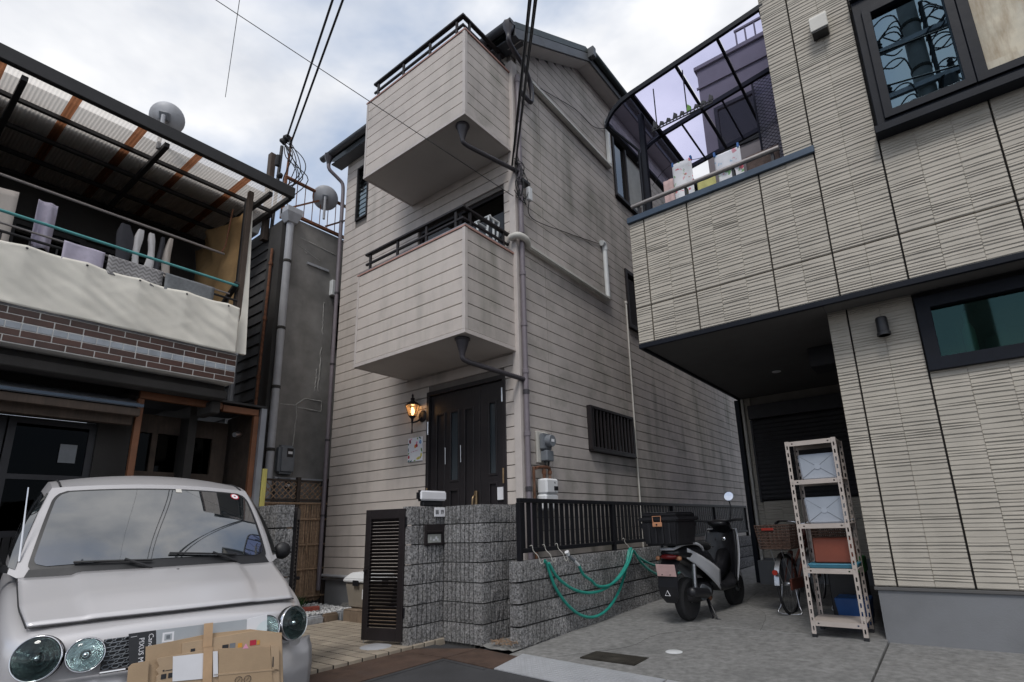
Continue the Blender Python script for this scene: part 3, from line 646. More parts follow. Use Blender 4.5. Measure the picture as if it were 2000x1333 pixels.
for y in (.30, .42): MB().tube([(.11, y, 1.70), (.11, y, 1.82)], .02, 8).build('pipe', 'rust_pipe', Gm, smooth=True); MB().lathe([(.03, 0), (.03, .04)], (.11, y, 1.76), n=6).build('union_nut', 'rust_pipe', Gm)
MB().tube(smoothpath([(.11, .42, 1.8), (.11, .40, 1.84), (.10, .25, 1.84), (.10, .14, 1.82)], 4), .02, 8).build('pipe', 'rust_pipe', Gm, smooth=True)
MB().tube([(.09, .12, .3), (.09, .12, 1.84)], .018, 8).build('pipe', 'rust_pipe', Gm, smooth=True)
# ================================================================== ENTRANCE: block walls, gate, tiles
def rib_block(L, Hh, seed, T=.12):
    """split-face block, ribs upright; local: length along +x, face towards -y at y=0, body behind"""
    r = random.Random(seed); n = max(1, round(L/.064)); p = L/n; g = .0125; dep = .024; nz = 4
    mb = MB(); us = []
    for i in range(n):
        us += [(i*p, 1), (i*p+g, 1), (i*p+g+.004, 0), (i*p+p*.5, 0), ((i+1)*p-.003, 0)]
    us.append((L, 1)); rows = []
    ripo = [r.uniform(-.004, .004) for _ in range(n+1)]
    for j in range(nz+1):
        z = .004+(Hh-.008)*j/nz; row = []
        for k, (u, gr) in enumerate(us):
            edge = j in (0, nz)
            d = dep if gr else (.002 if edge else r.uniform(-.003, .004)+ripo[min(k//5, n)])
            row.append((u, d+(.0015 if edge else 0), z))
        rows.append(row)
    w = len(us)
    for row in rows: mb.v += row
    for j in range(nz):
        for i in range(w-1): mb.f.append((j*w+i, j*w+i+1, (j+1)*w+i+1, (j+1)*w+i))
    b0 = len(mb.v); mb.v += [(0, T, .004), (L, T, .004), (0, T, Hh-.004), (L, T, Hh-.004)]
    t = nz*w
    mb.f.append((b0, b0+1, b0+3, b0+2)); mb.f.append(tuple([b0+2]+[t+i for i in range(w)]+[b0+3])); mb.f.append(tuple([b0]+[i for i in range(w)]+[b0+1]))
    mb.f.append(tuple([b0]+[j*w for j in range(nz+1)]+[b0+2])); mb.f.append(tuple([b0+1]+[j*w+w-1 for j in range(nz+1)]+[b0+3]))
    return mb.mesh('block', 'split_block')
RB = {}
def rblock(L, seed, T=.12):
    k = (round(L, 3), seed, T)
    if k not in RB: RB[k] = rib_block(L, .196, seed, T)
    return RB[k]
def ribwall(parent, p, ang, L, rows, blen, z0=0, T=.12, rh=.2):
    """face starts at p and runs L along ang; face normal is to the right of the run"""
    n = max(1, round(L/blen)); l = L/n
    for j in range(rows):
        for i in range(n):
            me = rblock(l-.006, (i*3+j*5) % 4, T)
            inst('block', me, parent, (p[0]+math.cos(ang)*(i*l+.003), p[1]+math.sin(ang)*(i*l+.003), z0+j*rh+.002), (0, 0, ang), world=True)
GW = thing('gate_wall', 'stepped wall of rough grey split-face blocks in front of the door', 'block wall', (-.3, -.8, 0))
ribwall(GW, (-.585, -1.17), rad(90), .49, 7, .49)              # letterbox face, looks along +x
ribwall(GW, (-.583, -.70), 0, .583, 7, .6)                      # short return, looks along -y
ribwall(GW, (0.0, -.70), rad(90), .66, 7, .33)                  # right hand face
ribwall(GW, (-.705, -1.165), 0, .118, 7, .12, T=.1)             # end by the gate
box('wall_core', (-.69, -1.06, -.05), (-.61, -.6, 1.385), 'block_core', GW); box('wall_core', (-.605, -.68, -.05), (-.125, -.6, 1.385), 'block_core', GW); box('wall_core', (-.105, -.58, -.05), (-.03, -.05, 1.385), 'block_core', GW)
LW = thing('low_block_wall', 'long low wall of ribbed grey blocks carrying the dark fence', 'block wall', (.4, 3, 0))
ribwall(LW, (.44, -.655), rad(90), 8.2, 4, .40, z0=.0, rh=.205)
ribwall(LW, (.31, -.655), 0, .124, 4, .13, z0=.0, T=.1, rh=.205)
box('wall_core', (.325, -.55, -.05), (.415, 7.5, .80), 'block_core', LW)
# dark upright slat fence
FN = thing('slat_fence', 'dark metal fence of closely set upright slats on the low wall', 'fence', (.38, 3, .82))
box('rail', (.355, -.56, 1.395), (.405, 7.4, 1.44), 'black_metal', FN, bevel=.004); box('rail', (.36, -.56, .885), (.40, 7.4, .93), 'black_metal', FN, bevel=.004)
sm_ = MB().box((.378, -.036, .931), (.385, .036, 1.394)).mesh('slat', 'black_metal', bevel=.001)
y = -.49
while y < 7.3: inst('slat', sm_, FN, (0, y, 0), world=True); y += .1045
for y in (-.545, 1.43, 3.40, 5.37, 7.34): box('fence_post', (.352, y-.022, .80), (.354+.054, y+.022, 1.394), 'black_metal', FN, bevel=.003)
# garden hose on wire hooks
HS = thing('garden_hose', 'teal garden hose looped over wire hooks on the low wall', 'hose', (.46, 1, .7))
def drape(a, b, sag, n=16, dx=0):
    out = []
    for i in range(n+1):
        t = i/n; s = 4*t*(1-t)
        out.append(Vector((.472+dx+.012*s, a[0]+(b[0]-a[0])*t, a[1]+(b[1]-a[1])*t-sag*(s**.75))))
    return out
ha, hb, hc = (-.29, .80), (1.70, .815), (3.6, .62)
p1_ = [Vector((.475, -.34, .62)), Vector((.476, -.33, .76))]
MB().tube(smoothpath([(.475, -.26, .79)]+[tuple(v) for v in drape((-.22, .77), (1.64, .79), .66)]+[(.476, 1.70, .822)], 2), .0165, 8).build('loop', 'hose', HS, smooth=True)
MB().tube(smoothpath([tuple(v) for v in drape((-.20, .77), (1.66, .80), .40, dx=.016)]+[(.48, 1.71, .825)], 2), .0165, 8).build('loop', 'hose', HS, smooth=True)
MB().tube(smoothpath([(.505, .36, .705), (.50, .45, .6)]+[tuple(v) for v in drape((.62, .52), (1.69, .80), .20, dx=.03)], 2), .0165, 8).build('loop', 'hose', HS, smooth=True)
MB().tube(smoothpath([(.475, 1.70, .82)]+[tuple(v) for v in drape((1.76, .80), (3.75, .66), .22)], 2), .0165, 8).build('loop', 'hose', HS, smooth=True)
MB().tube(smoothpath([(.48, 1.72, .81)]+[tuple(v) for v in drape((1.78, .78), (3.75, .64), .33, dx=.014)], 2), .0165, 8).build('loop', 'hose', HS, smooth=True)
nz_ = bpy.data.objects.new('spray_nozzle', None); COL.objects.link(nz_); attach(nz_, HS)
MB().tube([(.50, .13, .865), (.50, .16, .83)], [.026, .022], 10).build('nozzle_head', 'plastic_white', nz_, smooth=True)
MB().tube([(.50, .16, .83), (.50, .22, .79), (.502, .27, .765)], [.016, .017, .018], 10).build('grip', 'plastic_grey', nz_, smooth=True)
MB().tube([(.502, .27, .765), (.505, .36, .705)], [.017, .014], 10).build('connector', 'plastic_white', nz_, smooth=True)
for k, y in enumerate((-.34, -.12, .12, 1.69, 3.3)):
    hk = thing('wire_hook', ['pale wire hook at the front end of the low wall', 'pale wire hook beside the hose loop', 'wire hook carrying the spray nozzle', 'wire hook between the two hose loops', 'wire hook behind the scooter'][k], 'hook', (.45, y, .9), group='wire hooks on the fence')
    MB().tube(smoothpath([(.39, y-.05, .95), (.415, y-.045, .955), (.42, y-.03, .90), (.455, y, .85), (.47, y+.02, .78), (.495, y+.03, .78), (.497, y+.025, .82)], 4), .0035, 6).build('wire', 'pvc_cream', hk, smooth=True)
# letterbox, nameplate, flood lamp
LB = thing('letterbox', 'brown letterbox with a clear flap set in the gate wall', 'letterbox', (-.58, -.9, 1.1))
panel_mb((-.975, -.635), (.985, 1.205), [(-.945, -.745, 1.01, 1.10), (-.715, -.66, 1.01, 1.13)], .03, lambda u, v, d: (-.555-d, u, v)).build('frame', 'bronze', LB, bevel=.003)
mat('flap', (.42, .43, .40), .3, v=(9, .15)); MB().box((-.575, -.944, 1.011), (-.566, -.746, 1.099)).build('flap', 'flap', LB); box('speaker_panel', (-.578, -.714, 1.011), (-.566, -.661, 1.129), 'plastic_black', LB)
box('hood', (-.56, -.965, 1.115), (-.535, -.74, 1.14), 'bronze', LB, bevel=.003)
for k, zz in enumerate((1.03, 1.06, 1.09)): box('speaker_slot', (-.5659, -.70, zz), (-.564, -.675, zz+.012), 'plastic_grey', LB)
for (yy, zz, w_, h_) in ((-.90, 1.04, .012, .035), (-.865, 1.03, .03, .02), (-.83, 1.045, .028, .03), (-.80, 1.03, .016, .024)): box('slip', (-.5658, yy, zz), (-.565, yy+w_, zz+h_), 'paper_white', LB)
NP = thing('nameplate', 'small white nameplate with black characters above the letterbox', 'nameplate', (-.58, -.75, 1.33))
box('plate', (-.575, -.845, 1.283), (-.56, -.69, 1.383), 'paper_white', NP, bevel=.003)
letters('lettering', '鶴', .052, 'ink', NP, (.0208, -.0615, 0), (rad(90), 0, rad(90))); letters('lettering', '野', .052, 'ink', NP, (.0208, .0165, 0), (rad(90), 0, rad(90)))
FL = thing('flood_lamp', 'white flood lamp with a black housing on top of the gate wall', 'lamp', (-.62, -.85, 1.4))
MB().box((-.66, -1.05, 1.45), (-.595, -.66, 1.57)).build('housing', 'plastic_black', FL, bevel=.025, seg=2); MB().box((-.5955, -1.045, 1.458), (-.565, -.66, 1.565)).build('lens', 'paper_white', FL, bevel=.02, seg=3)
box('base', (-.66, -.98, 1.4), (-.60, -.69, 1.452), 'plastic_black', FL, bevel=.008)
# wing wall and gate leaves
WW = thing('wing_wall', 'short rough block wall behind the silver car at the gate', 'block wall', (-1, -2.5, 0))
ribwall(WW, (-.97, -2.62), 0, .40, 7, .39); ribwall(WW, (-.57, -2.615), rad(90), .15, 7, .15, T=.1)
box('wall_core', (-.96, -2.5, -.05), (-.68, -2.47, 1.385), 'block_core', WW)
def gate(label, loc, ang):
    g = thing('gate_leaf', label, 'gate', loc, ang, 'louvred gate leaves')
    w, h = .50, 1.31
    for x in (0, w-.07): box('stile', (x, -.02, .03), (x+.07, .02, .03+h), 'bronze', g, bevel=.003, local=True)
    for z0, z1 in ((.03, .15), (h-.07, h+.03)): box('cross_rail', (.0705, -.019, z0), (w-.0705, .019, z1), 'bronze', g, bevel=.003, local=True)
    s = MB().obox((w/2, 0, 0), (w-.14, .006, .036), Matrix.Rotation(rad(-38), 3, 'X')).mesh('louvre', 'bronze')
    for i in range(31): inst('louvre', s, g, (0, 0, .17+i*.0352))
    for sgn in (-1, 1): MB().box((w-.045, sgn*.02, .70), (w-.02, sgn*.055, .73)).build('handle', 'bronze', g, bevel=.004, local=True); MB().box((w-.055, sgn*.021, .62), (w-.015, sgn*.024, .76)).build('lock_plate', 'bronze', g, local=True)
    for z in (.25, 1.15): MB().tube([(-.012, 0, z), (-.012, 0, z+.1)], .012, 8).build('hinge', 'black_metal', g, local=True)
    MB().tube([(w-.02, .0, -.01), (w-.02, 0, .2)], .006, 6).build('drop_bolt', 'steel', g, local=True)
    return g
gate('louvred dark gate leaf hinged on the letterbox wall, standing open', (-.66, -1.17, .035), rad(195))
gate('louvred dark gate leaf hinged on the wing wall behind the car', (-.62, -2.435, .035), rad(147))
# tiled entrance
TF = tag(bpy.data.objects.new('tile_terrace', None), 'beige square tiled entrance floor', kind='structure'); COL.objects.link(TF)
MB().box((-2.79, -2.46, -.06), (-.56, -.55, .0285)).build('bed', 'grout', TF)
tm = MB().box((-.0668, -.0668, 0), (.0668, .0668, .0135)).mesh('floor_tile', 'tile_floor', bevel=.003)
tn = MB().box((-.0668, -.045, -.05), (.0668, .045, .016)).mesh('edge_tile', 'tile_floor', bevel=.004)
for j in range(13):
    y = -2.385+j*.149
    inst('edge_tile', tn, TF, (-.598, y, .016), (0, 0, rad(90)), world=True)
    for i in range(14):
        x = -.72-i*.149
        if not (-.99 < x < -.72 and -1.45 < y < -1.2) and not (x > -.72 and y > -1.1): inst('floor_tile', tm, TF, (x, y, .018), world=True)
mh = thing('inspection_lid', 'round pale grey lid set in the entrance tiles', 'manhole cover', (-.86, -1.34, .02)); MB().lathe([(.155, 0), (.155, .014), (.145, .017)], (-.86, -1.34, .018), n=32).build('rim', 'pipe_grey', mh, smooth=30); MB().lathe([(.138, 0), (.138, .019), (.13, .0215), (0, .0218)], (-.86, -1.34, .018), n=32).build('lid', 'pipe_grey', mh, smooth=30)
PC = tag(bpy.data.objects.new('porch_step', None), 'brown tiled step in front of the house wall', kind='structure'); COL.objects.link(PC)
mat('tile_step', (.22, .165, .12), .6, v=(7, .15), rv=.1)
MB().box((-2.62, -.52, 0), (-.72, -.03, .165)).build('bed', 'grout', PC)
s1 = MB().box((-.0715, -.008, -.0715), (.0715, .006, .0715)).mesh('step_tile', 'tile_step', bevel=.002); s2 = MB().box((-.0715, -.0715, -.006), (.0715, .0715, .008)).mesh('step_tile', 'tile_step', bevel=.002)
for i in range(12):
    inst('step_tile', s1, PC, (-2.54+i*.15, -.52, .085), world=True)
    for j in range(3): inst('step_tile', s2, PC, (-2.54+i*.15, -.45+j*.15, .165), world=True)
TB = thing('storage_tote', 'beige storage tote with a white lid against the house wall', 'storage box', (-2.4, -.25, .17))
MB().add([(-2.66, -.42, .175), (-2.2, -.42, .175), (-2.2, -.08, .175), (-2.66, -.08, .175), (-2.71, -.46, .50), (-2.15, -.46, .50), (-2.15, -.05, .50), (-2.71, -.05, .50)], [(0, 3, 2, 1), (4, 5, 6, 7), (0, 1, 5, 4), (1, 2, 6, 5), (2, 3, 7, 6), (3, 0, 4, 7)]).build('tub', 'tote_beige', TB, bevel=.02, seg=2)
MB().add([(-2.73, -.48, .50), (-2.13, -.48, .50), (-2.13, -.035, .50), (-2.73, -.035, .50), (-2.73, -.48, .545), (-2.13, -.48, .545), (-2.13, -.035, .545), (-2.73, -.035, .545), (-2.65, -.41, .62), (-2.2, -.41, .62), (-2.2, -.1, .62), (-2.65, -.1, .62)],
         [(0, 3, 2, 1), (0, 1, 5, 4), (1, 2, 6, 5), (2, 3, 7, 6), (3, 0, 4, 7), (4, 5, 9, 8), (5, 6, 10, 9), (6, 7, 11, 10), (7, 4, 8, 11), (8, 9, 10, 11)]).build('lid', 'plastic_white', TB, bevel=.012, seg=2)
box('latch', (-2.135, -.3, .46), (-2.12, -.2, .53), 'plastic_black', TB, bevel=.004); box('latch', (-2.5, -.49, .46), (-2.38, -.475, .53), 'plastic_black', TB, bevel=.004); box('sticker', (-2.32, -.464, .3), (-2.24, -.452, .42), 'paper_white', TB)
# pebble bed
PB = tag(bpy.data.objects.new('planting_bed', None), 'raised stone-edged bed of white pebbles', kind='structure'); COL.objects.link(PB)
MB().box((-4.0, -.95, 0), (-2.83, -.04, .10)).build('soil', 'stone_edge', PB)
for k, (a0, a1) in enumerate(((-1.0, -.72), (-.71, -.5), (-.49, -.22))):
    MB().box((-2.84, a0, 0), (-2.74, a1, .115+.01*k)).build('edging_stone', 'stone_edge' if k != 1 else 'tile_step', PB, bevel=.02, seg=2)
for k in range(4): MB().box((-2.86-.29*(k+1), -1.03, 0), (-2.87-.29*k, -.95, .12)).build('edging_stone', 'stone_edge', PB, bevel=.02, seg=2)
MB().box((-3.3, -.12, 0), (-2.74, -.02, .16)).build('edging_stone', 'concrete', PB, bevel=.02, seg=2); MB().box((-2.84, -.21, 0), (-2.74, -.125, .14)).build('edging_stone', 'concrete', PB, bevel=.02, seg=2)
mb = MB(); ico = [Vector(v) for v in ((0, 0, 1), (.9, 0, .3), (.28, .85, .3), (-.72, .53, .3), (-.72, -.53, .3), (.28, -.85, .3), (0, 0, -.6))]
for i in range(900):
    x, y = rnd.uniform(-3.95, -2.86), rnd.uniform(-.93, -.14); s = rnd.uniform(.014, .026); a = rnd.uniform(0, 6.3); hz = .108+rnd.random()*.02+.02*mnoise.noise(Vector((x*4, y*4, 0)))
    R_ = Matrix.Rotation(a, 3, 'Z') @ Matrix.Rotation(rnd.uniform(-.6, .6), 3, 'X')
    mb.add([Vector((x, y, hz))+R_ @ Vector((v.x*s*1.2, v.y*s, v.z*s*.7)) for v in ico], [(0, 1, 2), (0, 2, 3), (0, 3, 4), (0, 4, 5), (0, 5, 1), (6, 2, 1), (6, 3, 2), (6, 4, 3), (6, 5, 4), (6, 1, 5)])
tag(mb.build('pebbles', 'pebble', fix=False), 'loose white pebbles filling the raised bed', kind='stuff')
tag(MB().obox((-3.22, -.62, .15), (.21, .1, .06), Matrix.Rotation(rad(70), 3, 'Z')).build('loose_brick', 'brick_red', bevel=.006), 'red brick lying on the white pebbles', 'brick')
PT = thing('low_plant', 'small tuft of green leaves growing in the pebble bed', 'plant', (-3.75, -.62, .12))
mb = MB()
for i in range(140):
    a = rnd.uniform(0, 6.3); r0 = rnd.uniform(0, .12); p = Vector((-3.75+math.cos(a)*r0*1.6, -.62+math.sin(a)*r0*1.6, .13)); q = p+Vector((math.cos(a)*rnd.uniform(.03, .1), math.sin(a)*rnd.uniform(.03, .1), rnd.uniform(.04, .16)))
    s = Vector((-math.sin(a), math.cos(a), 0))*.011; m_ = (p+q)/2+Vector((0, 0, .02))
    mb.add([p, m_+s, q, m_-s], [(0, 1, 2), (0, 2, 3)])
mb.build('foliage', 'leaf', PT, fix=False)
# bamboo screen with lattice top
BF = thing('bamboo_screen', 'brown bamboo screen fence with a lattice top beside the house wall', 'fence', (-4.05, -.4, 0))
cane = MB().tube([(0, 0, .16), (0, 0, 1.60)], .011, 6).mesh('cane', 'bamboo', smooth=True)
for i in range(52): inst('cane', cane, BF, (-4.06+rnd.uniform(-.004, .004), -1.05+i*.0215, rnd.uniform(-.02, .02)), (rnd.uniform(-.01, .01), 0, rnd.uniform(0, 3)), world=True)
for z in (.22, .62, .98, 1.36, 1.60): MB().tube([(-4.03, -1.08, z), (-4.03, .08, z)], .017, 8).build('cross_cane', 'bamboo', BF, smooth=True)
for y in (-1.1, -.46, .06): box('post', (-4.09, y-.03, 0), (-4.02, y+.03, 2.0), 'dark_wood', BF, bevel=.005)
for z in (1.635, 1.93): box('lattice_rail', (-4.075, -1.068, z), (-4.035, .028, z+.03), 'dark_wood', BF)
lt = MB().obox((0, 0, 1.798), (.008, .012, .36), Matrix.Rotation(rad(45), 3, 'X')).mesh('lattice_strip', 'bamboo'); lt2 = MB().obox((.009, 0, 1.798), (.008, .012, .36), Matrix.Rotation(rad(-45), 3, 'X')).mesh('lattice_strip', 'bamboo')
for i in range(11):
    for m_ in (lt, lt2): inst('lattice_strip', m_, BF, (-4.058, -.93+i*.09, 0), world=True)
MB().tube([(-4.0, -.28, .85), (-4.0, -.28, 1.15)], .012, 6).build('latch_cane', 'bamboo', BF)
# ================================================================== RIGHT HOUSE (pale ribbed panels, carport below)
mat('rib_panel', (.47, .43, .367), .8, v=(3, .08), b=(130, .35, .004), streak=.25, scol=(.3, .28, .25), sscale=(4, 4, .5), rv=.035, grain=((3, 3, 55), (.40, .365, .305), .4))
mat('panel_back', (.045, .042, .04), .85); mat('panel_back_pale', (.28, .26, .235), .85)
mat('navy_frame', (.007, .009, .015), .5, .0, v=(6, .2), spec=.2); mat('navy_coping', (.055, .08, .115), .42, .3, v=(5, .15))
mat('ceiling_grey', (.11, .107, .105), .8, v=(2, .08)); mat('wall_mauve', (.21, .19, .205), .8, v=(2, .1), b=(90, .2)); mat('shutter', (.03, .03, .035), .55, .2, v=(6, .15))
clearmat('poly_purple', (.66, .66, .88), 1.4, .08, .03, (.55, .5, .68)); clearmat('glass_mirror', (.16, .24, .25), 3.4, .01, gcol=(.5, .72, .86)); clearmat('glass_green', (.30, .46, .40), 1.7, .03, gcol=(.45, .8, .68))
mat('ply', (.70, .60, .46), .65, v=(4, .2), grain=((9, 9, 1.6), (.36, .22, .11), .9), streak=.9, scol=(.85, .82, .78), sscale=(7, 7, 1.2)); mat('rail_silver', (.36, .33, .31), .4, .7, v=(9, .1))
RH = thing('neighbour_house', 'modern house clad in pale ribbed panels with a carport beneath its balcony', 'house', (4, 1, 0))
RPC = {}
def rib_panel(w, h, seed):
    r = random.Random(seed*97+int(h*1000)); mb = MB(); z = 0
    mb.v += [(0, .03, 0), (w, .03, 0)]; last = None
    prof = []
    while z < h-.02:
        s = r.choice((.024, .03, .036, .044, .05)); s = min(s, h-z)
        if h-z-s < .02: s = h-z
        prof.append((z, z+s, r.uniform(.0, .0035))); z += s
    vs = []; fs = []
    for (a, b, p) in prof:
        ta, tb = r.uniform(-.006, .006), r.uniform(-.006, .006)
        a1 = a+(ta if a > .01 else 0); a2 = a+(tb if a > .01 else 0)
        um = w*r.uniform(.3, .7); am = (a1+a2)/2+(r.uniform(-.003, .003) if a > .01 else 0)
        n = len(vs)
        vs += [(0, -.001-p*.7, a1+.011), (um, -.0025-p*.7, am+.011), (w, -.001-p*.7, a2+.011), (0, .002, b), (um, -.001, b), (w, .002, b), (0, .0045, a1), (um, .0045, am), (w, .0045, a2)]
        fs += [(n, n+1, n+4, n+3), (n+1, n+2, n+5, n+4), (n+6, n+7, n+1, n), (n+7, n+8, n+2, n+1)]
    mb = MB().add(vs, fs); mb.add([(0, .0055, 0), (w, .0055, 0), (w, .0055, h), (0, .0055, h), (0, .03, 0), (w, .03, 0), (w, .03, h), (0, .03, h)], [(0, 1, 2, 3), (7, 6, 5, 4), (0, 4, 5, 1), (1, 5, 6, 2), (2, 6, 7, 3), (3, 7, 4, 0)])
    mb.add([(0, -.003, 0), (0, .011, 0), (0, .011, h), (0, -.003, h), (w, -.003, 0), (w, .011, 0), (w, .011, h), (w, -.003, h)], [(0, 1, 2, 3), (4, 7, 6, 5)])
    return mb.mesh('cladding_panel', 'rib_panel', fix=False)
def rpanel(w, h, seed, loc, rotz=0):
    k = (round(w, 3), round(h, 3), seed)
    if k not in RPC: RPC[k] = rib_panel(w, h, seed)
    return inst('cladding_panel', RPC[k], RH, loc, (0, 0, rotz), world=True)
YU, YL = .78, 1.12
XD = [1.27, 1.47, 1.752, 2.035, 2.315, 2.595, 2.88, 3.163, 3.447, 3.73, 4.012, 4.295, 4.578, 4.862, 5.145, 5.428, 5.71, 5.995, 6.278, 6.56, 6.843, 7.126, 7.41]
DARK = {1.47, 2.035, 2.88, 3.447, 4.012, 4.862, 5.428, 5.995, 6.843, 7.41}
upH = [(4.05, 6.5, 4.86, 6.38)]
panel_mb((1.275, 7.4), (3.26, 4.90), [], .10, lambda u, v, d: (u, YU+.031+d, v)).build('parapet_wall', 'panel_back', RH)
panel_mb((3.20, 7.4), (4.901, 9.2), upH, .10, lambda u, v, d: (u, YU+.0312+d, v)).build('front_wall', 'panel_back', RH)
lowH = [(4.03, 5.6, 2.47, 3.14)]
panel_mb((3.275, 7.4), (.5, 3.24), lowH, .10, lambda u, v, d: (u, YL+.031+d, v)).build('ground_wall', 'panel_back', RH)
k = 0
for a, b in zip(XD[:-1], XD[1:]):
    ga = .008 if a in DARK else .0006; gb = .008 if b in DARK else .0006
    x0, w = a+ga, b-a-ga-gb
    for (z0, z1) in ((3.265, 3.722), (3.736, 4.898)):
        if z0 > 3.7 and a > 3.1:
            break
        rpanel(round(w, 3), round(z1-z0, 3), k % 3, (x0, YU, z0)); k += 1
    if a > 3.1:
        if b <= 4.02 or a > 6.4: segs = [(3.736, 9.15)]
        else: segs = [(3.736, 4.845), (6.40, 9.15)]
        for z0, z1 in segs:
            rpanel(round(w, 3), round(z1-z0, 3), k % 3, (x0, YU, z0)); k += 1
    if a > 3.1:
        xx = 3.27 if a == 3.163 else x0; ww = b-gb-xx
        segs = [(.515, 3.235)] if (b <= 4.02 or a > 5.6) else [(.515, 2.462)]
        for z0, z1 in segs: rpanel(round(ww, 3), round(z1-z0, 3), (k+1) % 3, (xx, YL, z0)); k += 1
# bodies behind the cladding
for nm, a, b in (('side_wall', (3.22, .93, 3.31), (3.34, 9, 9.15)), ('side_wall', (3.32, 1.27, -.05), (3.42, 9, 3.21)), ('rear_wall', (3.42, 8.9, -.05), (7.4, 9, 9.15)), ('roof_slab', (3.2, .8, 9.16), (7.4, 9, 9.4)), ('floor_slab', (3.43, 1.27, 3.215), (7.4, 8.8, 3.30))):
    box(nm, a, b, 'wall_mauve' if 'side' in nm else 'panel_back', RH)
box('foundation', (3.285, YL+.012, -.05), (7.4, YL+.12, .478), 'concrete_wall', RH); box('side_foundation', (3.29, YL+.125, -.05), (3.318, 8, .478), 'concrete_wall', RH)
box('base_flashing', (3.26, YL-.008, .480), (7.4, YL+.13, .508), 'ceiling_grey', RH, bevel=.003)
box('edge_fascia', (1.262, YU-.012, 3.205), (7.4, YU+.03, 3.262), 'navy_frame', RH, bevel=.004); box('edge_fascia', (1.262, YU+.032, 3.205), (1.30, 4.76, 3.262), 'navy_frame', RH, bevel=.004)
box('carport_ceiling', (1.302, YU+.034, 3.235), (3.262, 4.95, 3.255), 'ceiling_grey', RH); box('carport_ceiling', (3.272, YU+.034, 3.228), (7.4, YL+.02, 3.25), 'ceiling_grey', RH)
box('parapet_side', (1.275, .92, 3.265), (1.39, 4.74, 4.9), 'panel_back_pale', RH); box('balcony_deck', (1.40, .92, 3.27), (3.215, 3.28, 3.45), 'concrete', RH)
box('coping', (1.25, YU-.035, 4.902), (3.46, YU+.15, 4.985), 'navy_coping', RH, bevel=.006); box('coping', (1.25, YU+.155, 4.902), (1.41, 3.3, 4.985), 'navy_coping', RH, bevel=.006)
MB().lathe([(.0, .0), (.055, 0), (.062, .006), (.062, .012)], (2.27, 3.2, 3.222), n=20).build('downlight', 'plastic_white', RH, smooth=30)
box('ceiling_box', (2.85, 2.3, 2.98), (3.2, 2.75, 3.234), 'shutter', RH, bevel=.01)
# carport post and back wall
box('carport_post', (1.21, 4.62, gz(4.6)), (1.29, 4.70, 3.2), 'navy_frame', RH, bevel=.006)
MB().tube([(1.335, 4.66, .2), (1.335, 4.66, 3.2)], .025, 8).build('rain_pipe', 'pvc_cream', RH, smooth=True)
panel_mb((1.25, 3.31), (.52, 3.23), [(1.46, 3.2, 1.44, 3.0)], .1, lambda u, v, d: (u, 4.745+d, v)).build('carport_wall', 'panel_back_pale', RH)
for i, (x0, x1) in enumerate(((1.26, 1.455),)): rpanel(round(x1-x0, 3), 2.7, 1, (x0, 4.715, .525))
for i in range(6): rpanel(.281, .9, i % 3, (1.46+i*.2835, 4.715, .525))
box('carport_foundation', (1.24, 4.73, 0), (3.31, 4.80, .515), 'concrete_wall', RH); box('foundation_block', (1.30, 4.5, .05), (1.62, 4.728, .50), 'concrete_wall', RH, bevel=.01)
box('shutter_back', (1.40, 4.86, 1.3), (3.3, 4.88, 3.2), 'dark_void', RH)
RS = bpy.data.objects.new('roller_shutter', None); COL.objects.link(RS); attach(RS, RH)
sm_ = MB().add([(1.46, 4.70, 0), (3.2, 4.70, 0), (3.2, 4.685, .035), (1.46, 4.685, .035), (3.2, 4.70, .07), (1.46, 4.70, .07), (1.46, 4.73, 0), (3.2, 4.73, 0), (3.2, 4.73, .07), (1.46, 4.73, .07)], [(0, 1, 2, 3), (3, 2, 4, 5), (0, 6, 7, 1), (5, 4, 8, 9), (6, 9, 8, 7)]).mesh('shutter_slat', 'shutter')
for i in range(19): inst('shutter_slat', sm_, RS, (0, 0, 1.46+i*.0715), world=True)
box('shutter_box', (1.42, 4.62, 2.83), (3.25, 4.74, 3.07), 'shutter', RS, bevel=.006); box('shutter_rail', (1.42, 4.68, 1.42), (1.455, 4.74, 2.82), 'shutter', RS)
# ground floor window, lamp, vent
W1 = bpy.data.objects.new('ground_window', None); COL.objects.link(W1); attach(W1, RH)
panel_mb((4.015, 5.62), (2.44, 3.17), [(4.13, 4.86, 2.56, 3.05), (4.92, 5.52, 2.56, 3.05)], .14, lambda u, v, d: (u, YL-.05+d, v)).build('window_frame', 'navy_frame', W1, bevel=.004)
for x0, x1 in ((4.13, 4.86), (4.92, 5.52)): box('pane', (x0, YL+.02, 2.56), (x1, YL+.026, 3.05), 'glass_green', W1)
mat('room_green', (.09, .15, .13), .8); MB().add([(4.05, 1.27, 2.3), (5.6, 1.27, 2.3), (5.6, 3, 2.3), (4.05, 3, 2.3), (4.05, 1.27, 3.2), (5.6, 1.27, 3.2), (5.6, 3, 3.2), (4.05, 3, 3.2)], [(0, 1, 2, 3), (4, 5, 6, 7), (1, 2, 6, 5), (2, 3, 7, 6), (3, 0, 4, 7)]).build('room_shell', 'room_green', W1, fix=False)
for i, (x, y, z, h, w_) in enumerate(((4.2, 1.32, 2.56, .12, .05), (4.3, 1.35, 2.56, .4, .03), (4.38, 1.36, 2.56, .45, .05), (4.62, 1.5, 2.56, .3, .14), (4.85, 1.4, 2.5, .3, .03))):
    MB().lathe([(w_*.8, 0), (w_, h*.2), (w_, h*.6), (w_*.35, h*.8), (w_*.35, h)], (x, y, z), n=12).build('bottle', 'glass_frost' if i != 2 else 'pvc_white', W1, smooth=True)
OL = thing('wall_spotlight', 'black cylindrical wall lamp under the overhang of the pale house', 'wall lamp', (3.73, 1.05, 2.9))
